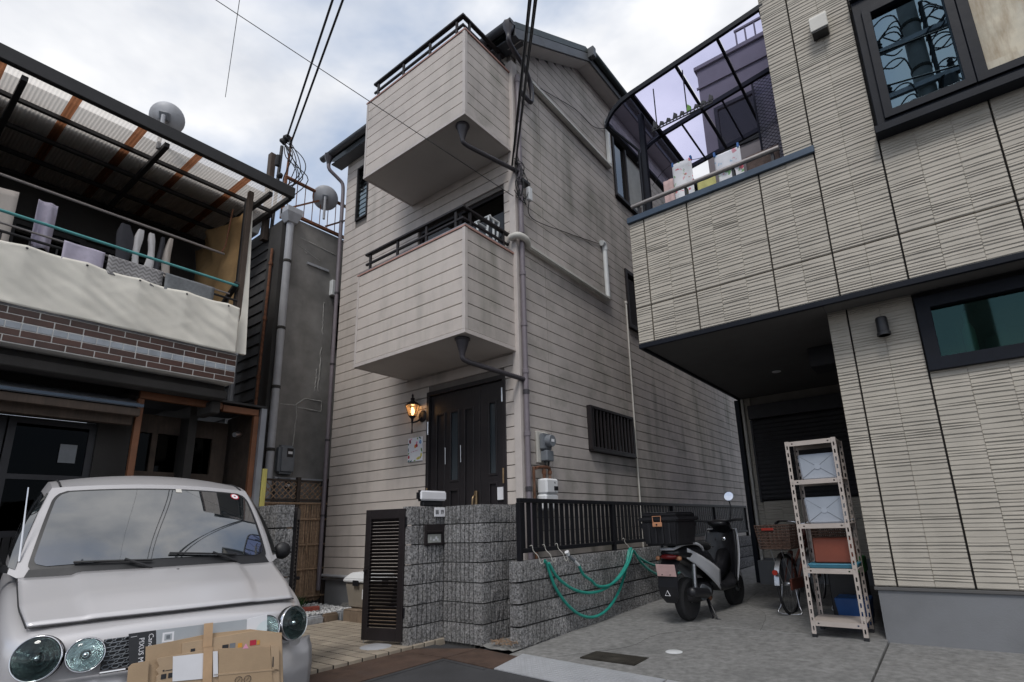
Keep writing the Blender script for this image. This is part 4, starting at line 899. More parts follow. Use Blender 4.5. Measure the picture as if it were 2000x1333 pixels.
MB().lathe([(.05, 0), (.052, .01), (.052, .17), (.045, .185), (0, .19)], (3.73, 1.03, 2.85), n=20).build('shade', 'plastic_black', OL, smooth=30); box('bracket', (3.70, 1.08, 2.95), (3.76, 1.118, 3.04), 'plastic_black', OL, bevel=.005)
MB().lathe([(.06, -.01), (.06, .015), (.054, .02)], (3.73, 1.03, 2.86), n=20).build('rim', 'plastic_black', OL, smooth=30)
VH = thing('vent_hood', 'small beige vent hood high on the pale panelled wall', 'vent', (3.71, .7, 6.35))
MB().prism([(.775, 6.24), (.775, 6.50), (.70, 6.48), (.635, 6.40), (.635, 6.24)], .17, 'x', 3.635).build('hood', 'pvc_cream', VH, bevel=.006); box('grille', (3.645, .645, 6.225), (3.795, .77, 6.239), 'plastic_black', VH)
# big upper window
W2 = bpy.data.objects.new('upper_window', None); COL.objects.link(W2); attach(W2, RH)
panel_mb((4.03, 6.52), (4.84, 6.40), [(4.175, 4.735, 4.99, 6.16), (4.90, 5.55, 4.99, 6.16), (5.7, 6.4, 4.99, 6.16)], .16, lambda u, v, d: (u, .70+d, v)).build('window_frame', 'navy_frame', W2, bevel=.006)
panel_mb((4.10, 4.81), (4.91, 6.24), [(4.1755, 4.7345, 4.9905, 6.1595)], .03, lambda u, v, d: (u, .672+d, v)).build('sash', 'navy_frame', W2, bevel=.004)
panel_mb((4.815, 5.63), (4.91, 6.24), [(4.9005, 5.5495, 4.9905, 6.1595)], .03, lambda u, v, d: (u, .672+d, v)).build('sash', 'navy_frame', W2, bevel=.004)
box('pane', (4.17, .735, 4.985), (4.74, .741, 6.165), 'glass_mirror', W2); box('pane', (4.895, .72, 4.985), (5.555, .726, 6.165), 'glass_clear', W2); box('pane', (5.69, .735, 4.985), (6.41, .741, 6.165), 'glass_mirror', W2)
box('plywood_sheet', (4.91, .78, 4.95), (5.56, .80, 6.2), 'ply', W2); box('plywood_sheet', (4.91, .76, 4.95), (5.56, .779, 5.12), 'ply', W2)
box('sill_box', (4.0, .62, 4.755), (6.55, .775, 4.838), 'navy_frame', W2, bevel=.006); box('head_box', (4.02, .66, 6.402), (6.53, .775, 6.46), 'navy_frame', W2, bevel=.006)
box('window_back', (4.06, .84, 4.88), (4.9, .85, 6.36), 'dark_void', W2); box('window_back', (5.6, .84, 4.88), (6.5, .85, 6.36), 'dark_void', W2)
# rear upper storey seen through the canopy
panel_mb((1.66, 3.21), (3.45, 9.0), [(1.9, 2.62, 7.2, 8.05), (1.95, 2.9, 3.6, 5.6)], .12, lambda u, v, d: (u, 3.3+d, v)).build('upper_wall', 'wall_mauve', RH)
box('upper_side_wall', (1.662, 3.425, 3.45), (1.78, 8.9, 9.0), 'wall_mauve', RH); box('upper_coping', (1.62, 3.26, 9.0), (3.21, 3.46, 9.08), 'wall_mauve', RH, bevel=.006)
box('cornice', (1.63, 3.27, 8.6), (3.21, 3.299, 8.64), 'wall_mauve', RH)
for (a, b, c, d) in ((1.9, 2.62, 7.2, 8.05), (1.95, 2.9, 3.6, 5.6)):
    panel_mb((a-.03, b+.03), (c-.03, d+.03), [(a+.03, b-.03, c+.03, d-.03)], .05, lambda u, v, dd: (u, 3.27+dd, v)).build('window_frame', 'navy_frame', RH); box('pane', (a+.03, 3.30, c+.03), (b-.03, 3.306, d-.03), 'glass_dark', RH); box('window_back', (a, 3.40, c), (b, 3.41, d), 'dark_void', RH)
TR = bpy.data.objects.new('terrace_rail', None); COL.objects.link(TR); attach(TR, RH)
for z in (9.11, 9.43): box('rail', (2.36, 3.33, z), (3.2, 3.37, z+.035), 'wall_mauve', TR)
for i in range(6): box('baluster', (2.37+i*.155, 3.34, 9.146), (2.395+i*.155, 3.36, 9.429), 'wall_mauve', TR)
# curved terrace canopy of purple sheet
CN = bpy.data.objects.new('balcony_canopy', None); COL.objects.link(CN); attach(CN, RH)
prof = [(1.03, 6.60), (1.09, 6.70), (1.17, 6.78), (1.28, 6.84), (1.43, 6.88), (2.0, 6.955), (2.6, 7.03), (3.20, 7.11)]
def along(y0, y1, p0, p1): pass
for (ya) in (.80, 1.82, 2.86):
    mb = MB(); n = len(prof); h = .065
    for dy in (-.022, .022):
        for (x, z) in prof: mb.v.append((x, ya+dy, z))
        for (x, z) in prof: mb.v.append((x+.01, ya+dy, z-h))
    for i in range(n-1):
        mb.f += [(i, i+1, n+i+1, n+i), (2*n+i, 3*n+i, 3*n+i+1, 2*n+i+1), (i, 2*n+i, 2*n+i+1, i+1), (n+i, n+i+1, 3*n+i+1, 3*n+i)]
    mb.f += [(0, n, 3*n, 2*n), (n-1, 3*n-1, 4*n-1, 2*n-1)]
    mb.build('rafter', 'navy_frame', CN)
for (x, z, w_) in ((1.035, 6.58, .07), (1.45, 6.835, .055), (2.09, 6.915, .03), (2.64, 6.985, .03), (3.17, 7.06, .05)):
    for y0, y1 in ((.823, 1.797), (1.843, 2.837)): MB().bar((x, y0, z), (x, y1, z), w_, .05).build('purlin', 'navy_frame', CN)
for (x, z) in ((1.75, 6.885), (2.36, 6.955)): MB().bar((x, 1.843, z), (x, 2.837, z), .02, .03).build('purlin', 'navy_frame', CN)
segs_ = [(1.045, 1.44), (1.46, 2.08), (2.10, 2.63), (2.65, 3.16)]
def zc(x):
    for (xa, za), (xb, zb) in zip(prof[:-1], prof[1:]):
        if xa <= x <= xb: return za+(zb-za)*(x-xa)/(xb-xa)
for x0, x1 in segs_:
    for y0, y1 in ((.80, 1.81), (1.83, 2.87)):
        MB().grid(8, 2, lambda u, v: (x0+(x1-x0)*u, y0+(y1-y0)*v, zc(x0+(x1-x0)*u)+.012)).build('roof_sheet', 'poly_purple', CN, smooth=True)
box('canopy_post', (1.355, 1.16, 4.99), (1.425, 1.24, 6.80), 'navy_frame', CN, bevel=.005); box('canopy_post', (1.355, 2.72, 4.99), (1.425, 2.80, 6.80), 'navy_frame', CN, bevel=.005)
MB().tube([(1.34, 1.14, 5.0), (1.34, 1.14, 6.2), (1.08, .85, 6.52)], .02, 8).build('rain_pipe', 'navy_frame', CN, smooth=True)
MB().bar((1.39, 1.26, 6.3), (1.43, 1.78, 6.8), .03, .04).build('brace', 'navy_frame', CN)
MB().tube([(1.33, .76, 5.12), (3.13, .76, 5.12)], .028, 10).build('handrail', 'rail_silver', RH, smooth=True)
for x in (1.42, 2.05, 2.62, 3.05): box('rail_bracket', (x-.015, .765, 4.986), (x+.015, .83, 5.10), 'plastic_black', RH)
# lattice screen on the balcony
LS = thing('lattice_screen', 'white mesh privacy screen behind the clothes rack on the balcony', 'screen', (2.85, 2.2, 5))
panel_mb((2.70, 3.0), (4.9, 7.36), [(2.725, 2.975, 4.93, 7.33)], .03, lambda u, v, d: (u, 2.2+d, v)).build('frame', 'navy_frame', LS)
clearmat('mesh_white', (.8, .8, .85), 1.2, .3, .55, (.8, .8, .85)); MB().add([(2.725, 2.222, 4.93), (2.975, 2.222, 4.93), (2.975, 2.222, 7.33), (2.725, 2.222, 7.33)], [(0, 1, 2, 3)]).build('sheet', 'mesh_white', LS)
mb = MB()
for i in range(42):
    for s in (-1, 1):
        mb.obox((2.85, 2.21+.003*s, 4.98+i*.057), (.31, .004, .005), Matrix.Rotation(rad(38*s), 3, 'Y'))
tag(mb.build('mesh_strands', 'navy_frame', LS), kind='stuff')
# hanging rack and laundry of the balcony
HR = thing('hanging_rack', 'dark clothes rack with pegs hung from the purple canopy', 'clothes rack', (2, .97, 6.3))
for x, zt in ((1.70, 6.9), (2.12, 6.95)): MB().tube([(x, .97, 6.28), (x, .97, zt)], .008, 6).build('rod', 'navy_frame', HR)
for dz in (0, -.035): MB().bar((1.62, .97, 6.29+dz), (2.45, .97, 6.29+dz), .014, .012).build('bar', 'plastic_black', HR)
for i in range(18): MB().box((1.64+i*.047, .962, 6.255), (1.652+i*.047, .978, 6.284)).build('rung', 'plastic_black', HR)
for i, h in enumerate((.11, .05, .05, .08, .05, .10, .05, .05, .09)): MB().prism([(1.64+i*.095, 6.297), (1.70+i*.095, 6.297), (1.70+i*.095, 6.297+h*.5), (1.66+i*.095, 6.297+h)], .02, 'y', .96).build('peg', 'plastic_black' if i != 5 else 'pnt_green', HR)
def cloth_mb(x0, x1, y, z0, z1, amp, seed, axis='x', depth=.012, nu=14, nv=12):
    def fn(u, v):
        w_ = amp*(.35+v*.8)*math.sin(u*9+seed)+amp*.6*mnoise.noise(Vector((u*3, v*2, seed)))
        a = x0+(x1-x0)*u; z = z1+(z0-z1)*v
        return (a, y+w_, z) if axis == 'x' else (y+w_, a, z)
    return MB().grid(nu, nv, fn)
def pattern_mat(key, base, c1, c2, scale):
    m = mat(key, base, .85, v=(9, .04), b=(200, .2)); N = m.node_tree.nodes; L = m.node_tree.links; bs = N['Principled BSDF']
    src = bs.inputs['Base Color'].links[0].from_socket; geo = N.new('ShaderNodeNewGeometry')
    for c, sc, lo in ((c1, scale, .60), (c2, scale*1.7, .62)):
        t = N.new('ShaderNodeTexNoise'); t.inputs['Scale'].default_value = sc; t.inputs['Detail'].default_value = 3; L.new(geo.outputs['Position'], t.inputs['Vector'])
        r = N.new('ShaderNodeMapRange'); r.inputs[1].default_value = lo; r.inputs[2].default_value = lo+.05; L.new(t.outputs[0], r.inputs[0])
        x = N.new('ShaderNodeMixRGB'); L.new(r.outputs[0], x.inputs[0]); L.new(src, x.inputs[1]); x.inputs[2].default_value = (*c, 1); src = x.outputs[0]
    L.new(src, bs.inputs['Base Color'])
pattern_mat('towel_floral', (.82, .82, .84), (.70, .16, .20), (.25, .45, .22), 9); pattern_mat('towel_pastel', (.78, .79, .84), (.65, .30, .36), (.42, .58, .72), 8)
mat('cloth_yellow', (.55, .52, .20), .85, v=(20, .1)); mat('cloth_pink', (.62, .44, .42), .85, v=(20, .1)); mat('cloth_brown', (.10, .07, .06), .9, v=(20, .3), b=(120, .6))
for (nm, lab, m, x0, x1, z0, z1, yy, amp) in (('floral_towel', 'white towel with red flowers hung over the balcony edge', 'towel_floral', 1.73, 2.0, 5.02, 5.86, 1.29, .012), ('pastel_towel', 'white towel with pale pastel print hung near the lattice screen', 'towel_pastel', 2.29, 2.62, 5.5, 5.73, 1.30, .01),
    ('printed_towel', 'red and white printed towel hanging below the pastel towel', 'towel_floral', 2.31, 2.62, 5.05, 5.55, 1.34, .012), ('yellow_cloth', 'small yellow cloth between the two printed towels', 'cloth_yellow', 2.03, 2.27, 5.05, 5.50, 1.33, .01), ('pink_cloth', 'small pink cloth hanging beside the canopy post', 'cloth_pink', 1.58, 1.72, 5.05, 5.68, 1.31, .008), ('brown_mat', 'dark brown mat drying under the lattice screen', 'cloth_brown', 2.66, 3.05, 4.95, 5.55, 1.32, .015)):
    o = cloth_mb(x0, x1, yy, z0, z1, amp, rnd.random()*9).build(nm, m, smooth='all', solid=.006); tag(o, lab, 'towel' if 'towel' in nm else 'cloth', 'laundry on the panelled balcony')
CL = thing('clothes_line', 'thin clothes line strung across the panelled balcony', 'clothes line', (2.2, 1.3, 5.8)); MB().tube(smoothpath([(1.42, 1.31, 5.7), (1.7, 1.3, 5.88), (2.2, 1.3, 5.78), (2.65, 1.31, 5.76), (3.15, 1.31, 5.85)], 4), .004, 5).build('line', 'wire_black', CL)
for i, x in enumerate((1.74, 1.99, 2.30, 2.60)): box('peg', (x-.012, 1.28, 5.72 if i > 1 else 5.83), (x+.012, 1.32, 5.78 if i > 1 else 5.89), 'pnt_blue', CL)
# street pole beside the lane; the panelled house's window mirrors it
mat('pole_concrete', (.27, .27, .26), .85, v=(3, .15), b=(60, .3))
PXX, PYY = 5.2, -7.8
UP = thing('utility_pole', 'grey concrete utility pole mirrored in the dark upper window', 'utility pole', (PXX, PYY, 0))
MB().lathe([(.24, 0), (.19, 14.5)], (PXX, PYY, -.03), n=18).build('shaft', 'pole_concrete', UP, smooth=30)
for z in (10.9, 12.2, 13.6): MB().bar((PXX-1.0, PYY+.25, z), (PXX+1.1, PYY+.25, z), .11, .12).build('crossarm', 'pipe_grey', UP)
for z in (10.5, 11.4, 12.7): MB().lathe([(.215, 0), (.215, .08)], (PXX, PYY, z), n=18).build('band', 'iron_cover', UP)
for k, (x, z) in enumerate(((-.7, 10.96), (.5, 10.96), (.9, 10.96), (-.7, 12.26), (.7, 12.26))): MB().lathe([(.03, 0), (.08, .05), (.05, .1), (.08, .15), (.05, .2), (.06, .26)], (PXX+x, PYY+.25, z), n=10).build('insulator', 'rubber', UP, smooth=True)
MB().lathe([(.0, 0), (.17, .0), (.17, .6), (.08, .68), (.0, .7)], (PXX+.42, PYY+.2, 10.2), n=14).build('transformer', 'plastic_black', UP, smooth=30)
r5 = random.Random(5)
for k in range(20):
    a = r5.uniform(0, 6.3); z = r5.uniform(10.0, 12.9); x0 = PXX+math.copysign(.2, math.cos(a)); R2 = r5.uniform(.2, .55)
    pts = [(x0+R2*math.copysign(1, math.cos(a))*(1-math.cos(t))*.8, PYY+.22+.12*math.sin(t*2), z+R2*math.sin(t)) for t in [i*.7 for i in range(9)]]
    MB().tube(smoothpath(pts, 3), .018, 5).build('cable_loop', 'wire_black', UP, smooth=True)
MB().lathe([(.045, 0), (.045, 2.6)], (PXX+.27, PYY+.1, 10.6), n=10).build('cable_conduit', 'plastic_black', UP, smooth=True)
# ================================================================== LEFT HOUSE (balcony with corrugated canopy)
mat('mortar_white', (.74, .73, .70), .8); mat('tile_brown', (.065, .026, .017), .4, v=(9, .25), rv=.2); mat('tile_grey', (.33, .36, .40), .4, v=(9, .15), rv=.08)
mat('old_stucco', (.25, .24, .228), .9, v=(2, .3), b=(80, .5, .01), streak=.7, scol=(.075, .07, .066), sscale=(3, 3, .4), spots=.3, spcol=(.26, .25, .24), spscale=2.5)
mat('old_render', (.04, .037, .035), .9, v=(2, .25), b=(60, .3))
mat('charcoal', (.022, .021, .022), .55, .1, v=(6, .2)); mat('timber_orange', (.20, .082, .038), .6, v=(6, .2), grain=((6, 6, 40), (.18, .06, .022), .6)); mat('timber_aged', (.085, .06, .045), .75, v=(6, .3), grain=((50, 50, 3), (.05, .036, .028), .7))
mat('canvas', (.80, .765, .68), .85, v=(3, .06), b=(220, .25), streak=.25, scol=(.5, .48, .43), sscale=(3, 3, 2)); mat('tarp_tan', (.44, .28, .13), .75, v=(3, .2), b=(20, .25))
mat('rod_teal', (.10, .36, .36), .35, v=(9, .15)); mat('rod_grey', (.33, .30, .29), .4, .5, v=(9, .1)); mat('rust', (.20, .085, .045), .8, .2, v=(18, .45), b=(90, .3), spots=.5, spcol=(.1, .05, .03), spscale=12)
mat('towel_mauve', (.50, .46, .56), .9, v=(20, .08), b=(150, .3)); mat('towel_grey', (.20, .21, .22), .9, v=(30, .15), b=(150, .4)); mat('cloth_white', (.72, .70, .70), .85, v=(9, .06)); mat('cloth_cream', (.55, .49, .44), .85, v=(9, .06)); mat('cloth_dark', (.05, .05, .06), .85)
mat('mist_green', (.10, .12, .10), .6)
m = mat('towel_zigzag', (.30, .29, .29), .9, v=(20, .08), b=(150, .3)); N = m.node_tree.nodes; L = m.node_tree.links
geo = N.new('ShaderNodeNewGeometry'); sp = N.new('ShaderNodeSeparateXYZ'); L.new(geo.outputs['Position'], sp.inputs[0])
pp = N.new('ShaderNodeMath'); pp.operation = 'PINGPONG'; pp.inputs[1].default_value = .03; L.new(sp.outputs[1], pp.inputs[0])
ad = N.new('ShaderNodeMath'); ad.operation = 'ADD'; L.new(pp.outputs[0], ad.inputs[0]); L.new(sp.outputs[2], ad.inputs[1])
p2 = N.new('ShaderNodeMath'); p2.operation = 'PINGPONG'; p2.inputs[1].default_value = .022; L.new(ad.outputs[0], p2.inputs[0])
gt = N.new('ShaderNodeMath'); gt.operation = 'GREATER_THAN'; gt.inputs[1].default_value = .011; L.new(p2.outputs[0], gt.inputs[0])
xm = N.new('ShaderNodeMixRGB'); xm.inputs[1].default_value = (.22, .21, .21, 1); xm.inputs[2].default_value = (.38, .37, .37, 1); L.new(gt.outputs[0], xm.inputs[0]); L.new(xm.outputs[0], N['Principled BSDF'].inputs['Base Color'])
clearmat('corrugated_clear', (.95, .92, .88), 1.35, .2, .6, (.92, .86, .80)); clearmat('corrugated_rust', (.42, .20, .11), 1.35, .3, .75, (.34, .15, .08))
LH = thing('old_house', 'older house with a tiled balcony front under a corrugated plastic canopy', 'house', (-3.4, -4, 0))
Y0, Y1, XF = -7.0, -2.25, -2.5
# tiled band
TBn = box('tile_band', (XF-.20, Y0, 2.885), (XF+.004, Y1, 3.225), 'mortar_white', LH)
tb = MB().box((-.006, -.1065, .003), (.009, .1065, .060)).mesh('wall_tile', 'tile_brown', bevel=.002); th = MB().box((-.006, -.0515, .003), (.009, .0515, .060)).mesh('wall_tile', 'tile_brown', bevel=.002); tg = MB().box((-.006, -.0515, .003), (.009, .0515, .060)).mesh('wall_tile', 'tile_grey', bevel=.002)
for rI, (z, kind) in enumerate(((3.157, 'b'), (3.091, 'b'), (3.023, 'g'), (2.957, 'b'), (2.891, 'b'))):
    if kind == 'g':
        y = Y1-.055
        while y > -5.4: inst('wall_tile', tg, TBn, (XF, y, z), world=True); y -= .1112
    else:
        off = [0, .11, 0, .11, 0][rI]; y = Y1-.111-off
        if off: inst('wall_tile', th, TBn, (XF, Y1-.055, z), world=True)
        while y > -5.4: inst('wall_tile', tb, TBn, (XF, y, z), world=True); y -= .2225
box('band_capping', (XF-.21, Y0, 3.227), (XF+.02, Y1+.01, 3.25), 'coping_grey', LH, bevel=.003)
for z, t in ((3.157, 0),):
    for k in range(5): inst('end_tile', MB().box((-.19, -.006, .003), (-.012, .006, .06)).mesh('end_tile', 'tile_grey' if k == 2 else 'tile_brown'), TBn, (XF, Y1+.002, 2.891+k*.066), world=True)
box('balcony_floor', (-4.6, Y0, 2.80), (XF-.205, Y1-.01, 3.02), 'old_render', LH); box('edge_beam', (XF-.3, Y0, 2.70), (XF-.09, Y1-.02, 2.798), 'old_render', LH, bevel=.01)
box('end_bracket', (XF-.62, Y1-.12, 2.55), (XF-.22, Y1-.022, 2.695), 'old_render', LH, bevel=.01)
# upper storey wall and eave
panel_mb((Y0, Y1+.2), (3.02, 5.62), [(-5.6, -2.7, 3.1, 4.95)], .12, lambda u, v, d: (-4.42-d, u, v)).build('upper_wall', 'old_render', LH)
WD = bpy.data.objects.new('sliding_window', None); COL.objects.link(WD); attach(WD, LH)
for i in range(4):
    y = -5.6+i*.725; panel_mb((y, y+.72), (3.1, 4.95), [(y+.05, y+.67, 3.16, 4.89)], .04, lambda u, v, d: (-4.44-.03*(i % 2)-d, u, v)).build('sash', 'charcoal', WD); box('pane', (-4.465-.03*(i % 2), y+.05, 3.16), (-4.46-.03*(i % 2), y+.67, 4.89), 'glass_black', WD)
box('window_back', (-4.7, -5.6, 3.1), (-4.69, -2.7, 4.95), 'dark_void', WD)
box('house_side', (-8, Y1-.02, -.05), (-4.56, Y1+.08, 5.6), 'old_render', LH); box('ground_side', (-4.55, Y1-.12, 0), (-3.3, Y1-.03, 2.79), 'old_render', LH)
MB().prism([(-2.95, 5.70), (-8, 7.2), (-8, 7.32), (-2.95, 5.80)], Y1+.35-Y0, 'y', Y0).build('roof', 'roof_green', LH); box('eave_soffit', (-4.6, Y0, 5.60), (-2.97, Y1+.3, 5.63), 'timber_aged', LH)
# canopy
CA = bpy.data.objects.new('canopy', None); COL.objects.link(CA); attach(CA, LH)
box('fascia_beam', (-2.34, Y0, 5.47), (-2.27, -1.83, 5.62), 'charcoal', CA, bevel=.006); box('end_beam', (-4.4, -1.88, 5.46), (-2.345, -1.83, 5.54), 'charcoal', CA, bevel=.004)
for x in (-2.82, -3.35, -3.88, -4.36): box('purlin', (x-.022, Y0, 5.455), (x+.022, -1.885, 5.495), 'charcoal', CA)
for y in (-2.11, -3.30, -4.5, -5.7): box('rafter', (-4.38, y-.025, 5.395), (-2.345, y+.025, 5.453), 'charcoal', CA, bevel=.004)
def corr(y0, y1, m, dz=0):
    n = int((y1-y0)/.0081); 
    return MB().grid(n+1, 12, lambda u, v: (-4.42+v*2.07, y0+(y1-y0)*u, 5.515+dz+.007*math.cos((y0+(y1-y0)*u)/.0325*math.pi*2))).build('corrugated_sheet', m, CA, smooth='all')
ys_ = [-1.84, -2.40, -2.97, -3.54, -4.11, -4.68, -5.25, -5.82, -6.4]
for a, b in zip(ys_[:-1], ys_[1:]): corr(b+.001, a, 'corrugated_clear')
for y in ys_[1:-1]: corr(y-.035, y+.05, 'corrugated_rust', -.006)
# posts, rails
box('post', (XF-.08, Y1-.05, 3.252), (XF-.02, Y1+.01, 5.45), 'timber_aged', LH, bevel=.004); box('post', (XF-.14, Y1-.05, 3.252), (XF-.085, Y1+.01, 5.35), 'charcoal', LH, bevel=.004)
MB().add([(XF-.015, Y1-.03, 3.26), (XF+.01, Y1+.10, 3.26), (XF-.05, Y1+.03, 5.2), (XF-.07, Y1-.02, 5.2), (XF-.045, Y1+.10, 3.26), (XF-.09, Y1+.03, 5.2)], [(0, 1, 2, 3), (1, 4, 5, 2), (0, 4, 1), (3, 2, 5), (0, 3, 5, 4)]).build('post_wrap', 'canvas', LH)
MB().tube([(XF+.01, Y0, 4.105), (XF+.01, -2.33, 4.095)], .016, 8).build('laundry_pole', 'rod_teal', LH, smooth=True); MB().tube([(XF-.02, Y0, 4.02), (XF-.02, -2.40, 3.975)], .011, 8).build('laundry_pole', 'rod_grey', LH, smooth=True)
MB().tube([(-2.9, Y0, 4.66), (-2.9, -2.36, 4.65)], .016, 8).build('laundry_pole', 'rod_grey', LH, smooth=True)
MB().bar((XF+.02, -2.34, 4.13), (XF-.4, -2.34, 3.9), .05, .04).build('pole_bracket', 'charcoal', LH); MB().tube([(-2.9, -2.4, 4.65), (-2.95, -2.34, 4.8), (-2.95, -2.3, 5.35)], .01, 6).build('pole_hanger', 'rust', LH)
for z in (3.30, 3.92): MB().tube([(XF-.03, Y0, z), (XF-.03, -2.30, z)], .014, 8).build('guard_rail', 'charcoal', LH, smooth=True)
for i in range(22): MB().tube([(XF-.035, -2.4-i*.2, 3.25), (XF-.035, -2.4-i*.2, 3.92)], .008, 6).build('guard_bar', 'charcoal', LH)
# canvas screen lashed to the railing
def canv(u, v):
    y = Y0+(Y1-.03-Y0)*u; z = 3.835+(3.235-3.835)*v-.012*abs(math.sin(y*2.4))*(1-v)
    d = .02*math.sin(y*5.3+v*2.4)*(.3+v)+.10*mnoise.noise(Vector((y*1.9-v*1.9, v*.9, 4)))*(.35+v)+.05*mnoise.noise(Vector((y*4.5-v*4.5, v*1.5, 1)))+.05*mnoise.noise(Vector((y*9-v*7, v*4, 7)))+.03*abs(mnoise.noise(Vector((y*5+v*6, v*2-y, 12))))
    return (XF+.035+d*.15-.02*(1-v)*abs(math.sin((y+2.42)*math.pi/.45)), y, z-.014*(1-v)*abs(math.sin((y+2.42)*math.pi/.45)))
CS = thing('canvas_screen', 'cream canvas sheet lashed along the old balcony railing', 'canvas sheet', (XF, -4, 3.2))
MB().grid(260, 24, canv).build('sheet', 'canvas', CS, smooth='all', solid=.004)
for k in range(8): MB().lathe([(.007, 0), (.011, .003), (.007, .006)], (XF+.045, -2.42-k*.45, 3.795), (1, 0, 0), n=10).build('grommet', 'plastic_black', CS)
# tan tarp closing the end of the balcony
def tarp(u, v): 
    d = .10*mnoise.noise(Vector((u*4+v*2, v*3, 2)))+.06*mnoise.noise(Vector((u*11, v*6+u*4, 5)))+.03*math.sin(u*8+v*3)
    return (-2.62-1.79*u, -2.2+d, 5.36-.05*u+(3.15-5.36)*v)
tag(MB().grid(26, 20, tarp).build('tarpaulin', 'tarp_tan', smooth='all', solid=.004), 'creased tan tarpaulin hung at the end of the old balcony', 'tarpaulin')
# laundry
def hung(nm, lab, cat, m, y0, y1, x, z0, z1, amp=.012, grp='laundry on the old balcony'):
    o = cloth_mb(y0, y1, x, z0, z1, amp, rnd.random()*9, 'y').build(nm, m, smooth='all', solid=.005); return tag(o, lab, cat, grp)
hung('mauve_towel', 'pale mauve towel folded over the rail above the canvas', 'towel', 'towel_mauve', -3.97, -3.64, XF+.005, 3.78, 4.0)
hung('zigzag_towel', 'grey towel with a zigzag stripe over the balcony rail', 'towel', 'towel_zigzag', -3.61, -3.11, XF+.005, 3.78, 3.99)
hung('grey_towel', 'plain dark grey towel over the balcony rail near the post', 'towel', 'towel_grey', -3.09, -2.58, XF+.005, 3.76, 3.985)
hung('white_sheet', 'pale cloth hanging from the upper pole of the old balcony', 'cloth', 'towel_mauve', -4.16, -4.0, -2.88, 4.0, 4.52, .03)
for (nm, lab, m_, y0_, y1_, z0_, z1_) in (('white_shirt', 'white shirt hanging straight down in the dark balcony', 'cloth_white', -3.31, -3.23, 4.02, 4.58), ('pale_shirt', 'short pale shirt hanging next to the white shirt', 'cloth_white', -3.19, -3.11, 4.14, 4.58), ('cream_shirt', 'cream shirt hanging alone nearer the tan tarpaulin', 'cloth_cream', -3.01, -2.93, 4.10, 4.6), ('dark_shirt', 'dark shirt hanging behind the white shirt', 'cloth_dark', -3.48, -3.34, 4.0, 4.58), ('black_trousers', 'black trousers between the pale shirt and the cream shirt', 'cloth_dark', -3.09, -3.03, 4.0, 4.58)):
    def shp(u, v, y0_=y0_, y1_=y1_, z0_=z0_, z1_=z1_):
        t = 2*math.pi*u; w = (y1_-y0_)/2*(.6+.4*min(1, v*5))*(1+.18*math.sin(v*5+y0_*9)); yc = (y0_+y1_)/2+.015*math.sin(v*4+y0_*20)
        return (-2.9+.035*math.sin(t)+.008*math.sin(3*t+v*6), yc+w*math.cos(t), z1_+(z0_-z1_)*v)
    tag(MB().grid(16, 12, shp, closed_u=True).build(nm, m_, smooth='all'), lab, 'shirt' if 'shirt' in nm else 'trousers', 'laundry on the old balcony')
hung('olive_blanket', 'olive grey blanket at the far end of the old balcony', 'blanket', 'cloth_cream', -4.9, -4.32, -2.75, 3.7, 4.45, .03)
# ground floor: door, awning, timber lean-to
box('ground_wall', (-3.3, Y0, 0), (-3.2, -3.05, .3), 'old_render', LH)
panel_mb((Y0, -2.98), (.3, 2.78), [(-5.4, -3.28, .3, 2.38)], .12, lambda u, v, d: (-3.2-d, u, v)).build('ground_wall', 'old_render', LH)
GD = bpy.data.objects.new('sliding_door', None); COL.objects.link(GD); attach(GD, LH)
for i in range(3):
    y = -5.4+i*.71; xo = -3.24-.03*(i % 2)
    panel_mb((y, y+.70), (.3, 2.36), [(y+.06, y+.64, .42, 1.2), (y+.06, y+.64, 1.26, 1.75), (y+.06, y+.64, 1.80, 2.3)], .03, lambda u, v, d: (xo-d, u, v)).build('sash', 'shutter', GD)
    box('pane', (xo-.02, y+.06, 1.26), (xo-.014, y+.64, 2.3), 'glass_black', GD)
    for k in range(9): box('door_slat', (xo-.024, y+.062+k*.0642, .42), (xo-.004, y+.062+k*.0642+.055, 1.2), 'charcoal', GD)
box('window_back', (-3.34, -5.4, .3), (-3.33, -3.28, 2.38), 'dark_void', GD)
box('paper_notice', (-3.2345, -3.56, 1.93), (-3.2335, -3.42, 2.12), 'plastic_grey', GD)
AW = bpy.data.objects.new('awning', None); COL.objects.link(AW); attach(AW, LH)
MB().prism([(-2.72, 2.50), (-3.19, 2.66), (-3.19, 2.69), (-2.72, 2.53)], -3.05-Y0, 'y', Y0).build('awning_sheet', 'coping_grey', AW); box('awning_edge', (-2.74, Y0, 2.505), (-2.70, -3.045, 2.535), 'navy_coping', AW); box('awning_beam', (-2.80, Y0, 2.41), (-2.73, -3.06, 2.49), 'timber_aged', AW, bevel=.004); box('awning_beam', (-2.95, Y0, 2.33), (-2.87, -3.08, 2.44), 'timber_aged', AW, bevel=.004)
MB().lathe([(.0, 0), (.10, 0), (.12, .03), (.11, .06)], (-3.19, -4.0, 2.5), (1, 0, 0), n=16).build('door_lamp', 'charcoal', AW, smooth=True)
SHD = thing('timber_lean_to', 'lean-to of orange timber posts at the end of the old house', 'lean-to', (-3.1, -2.4, 0))
box('beam', (-2.94, -3.04, 2.64), (-2.88, -2.18, 2.72), 'timber_orange', SHD, bevel=.004); box('beam', (-2.945, -2.175, 2.62), (-2.875, -1.74, 2.70), 'timber_orange', SHD, bevel=.004)
box('post', (-2.94, -3.05, 0), (-2.88, -2.99, 2.635), 'timber_orange', SHD, bevel=.004); box('post', (-2.94, -1.79, 0), (-2.88, -1.73, 2.615), 'timber_orange', SHD, bevel=.004)
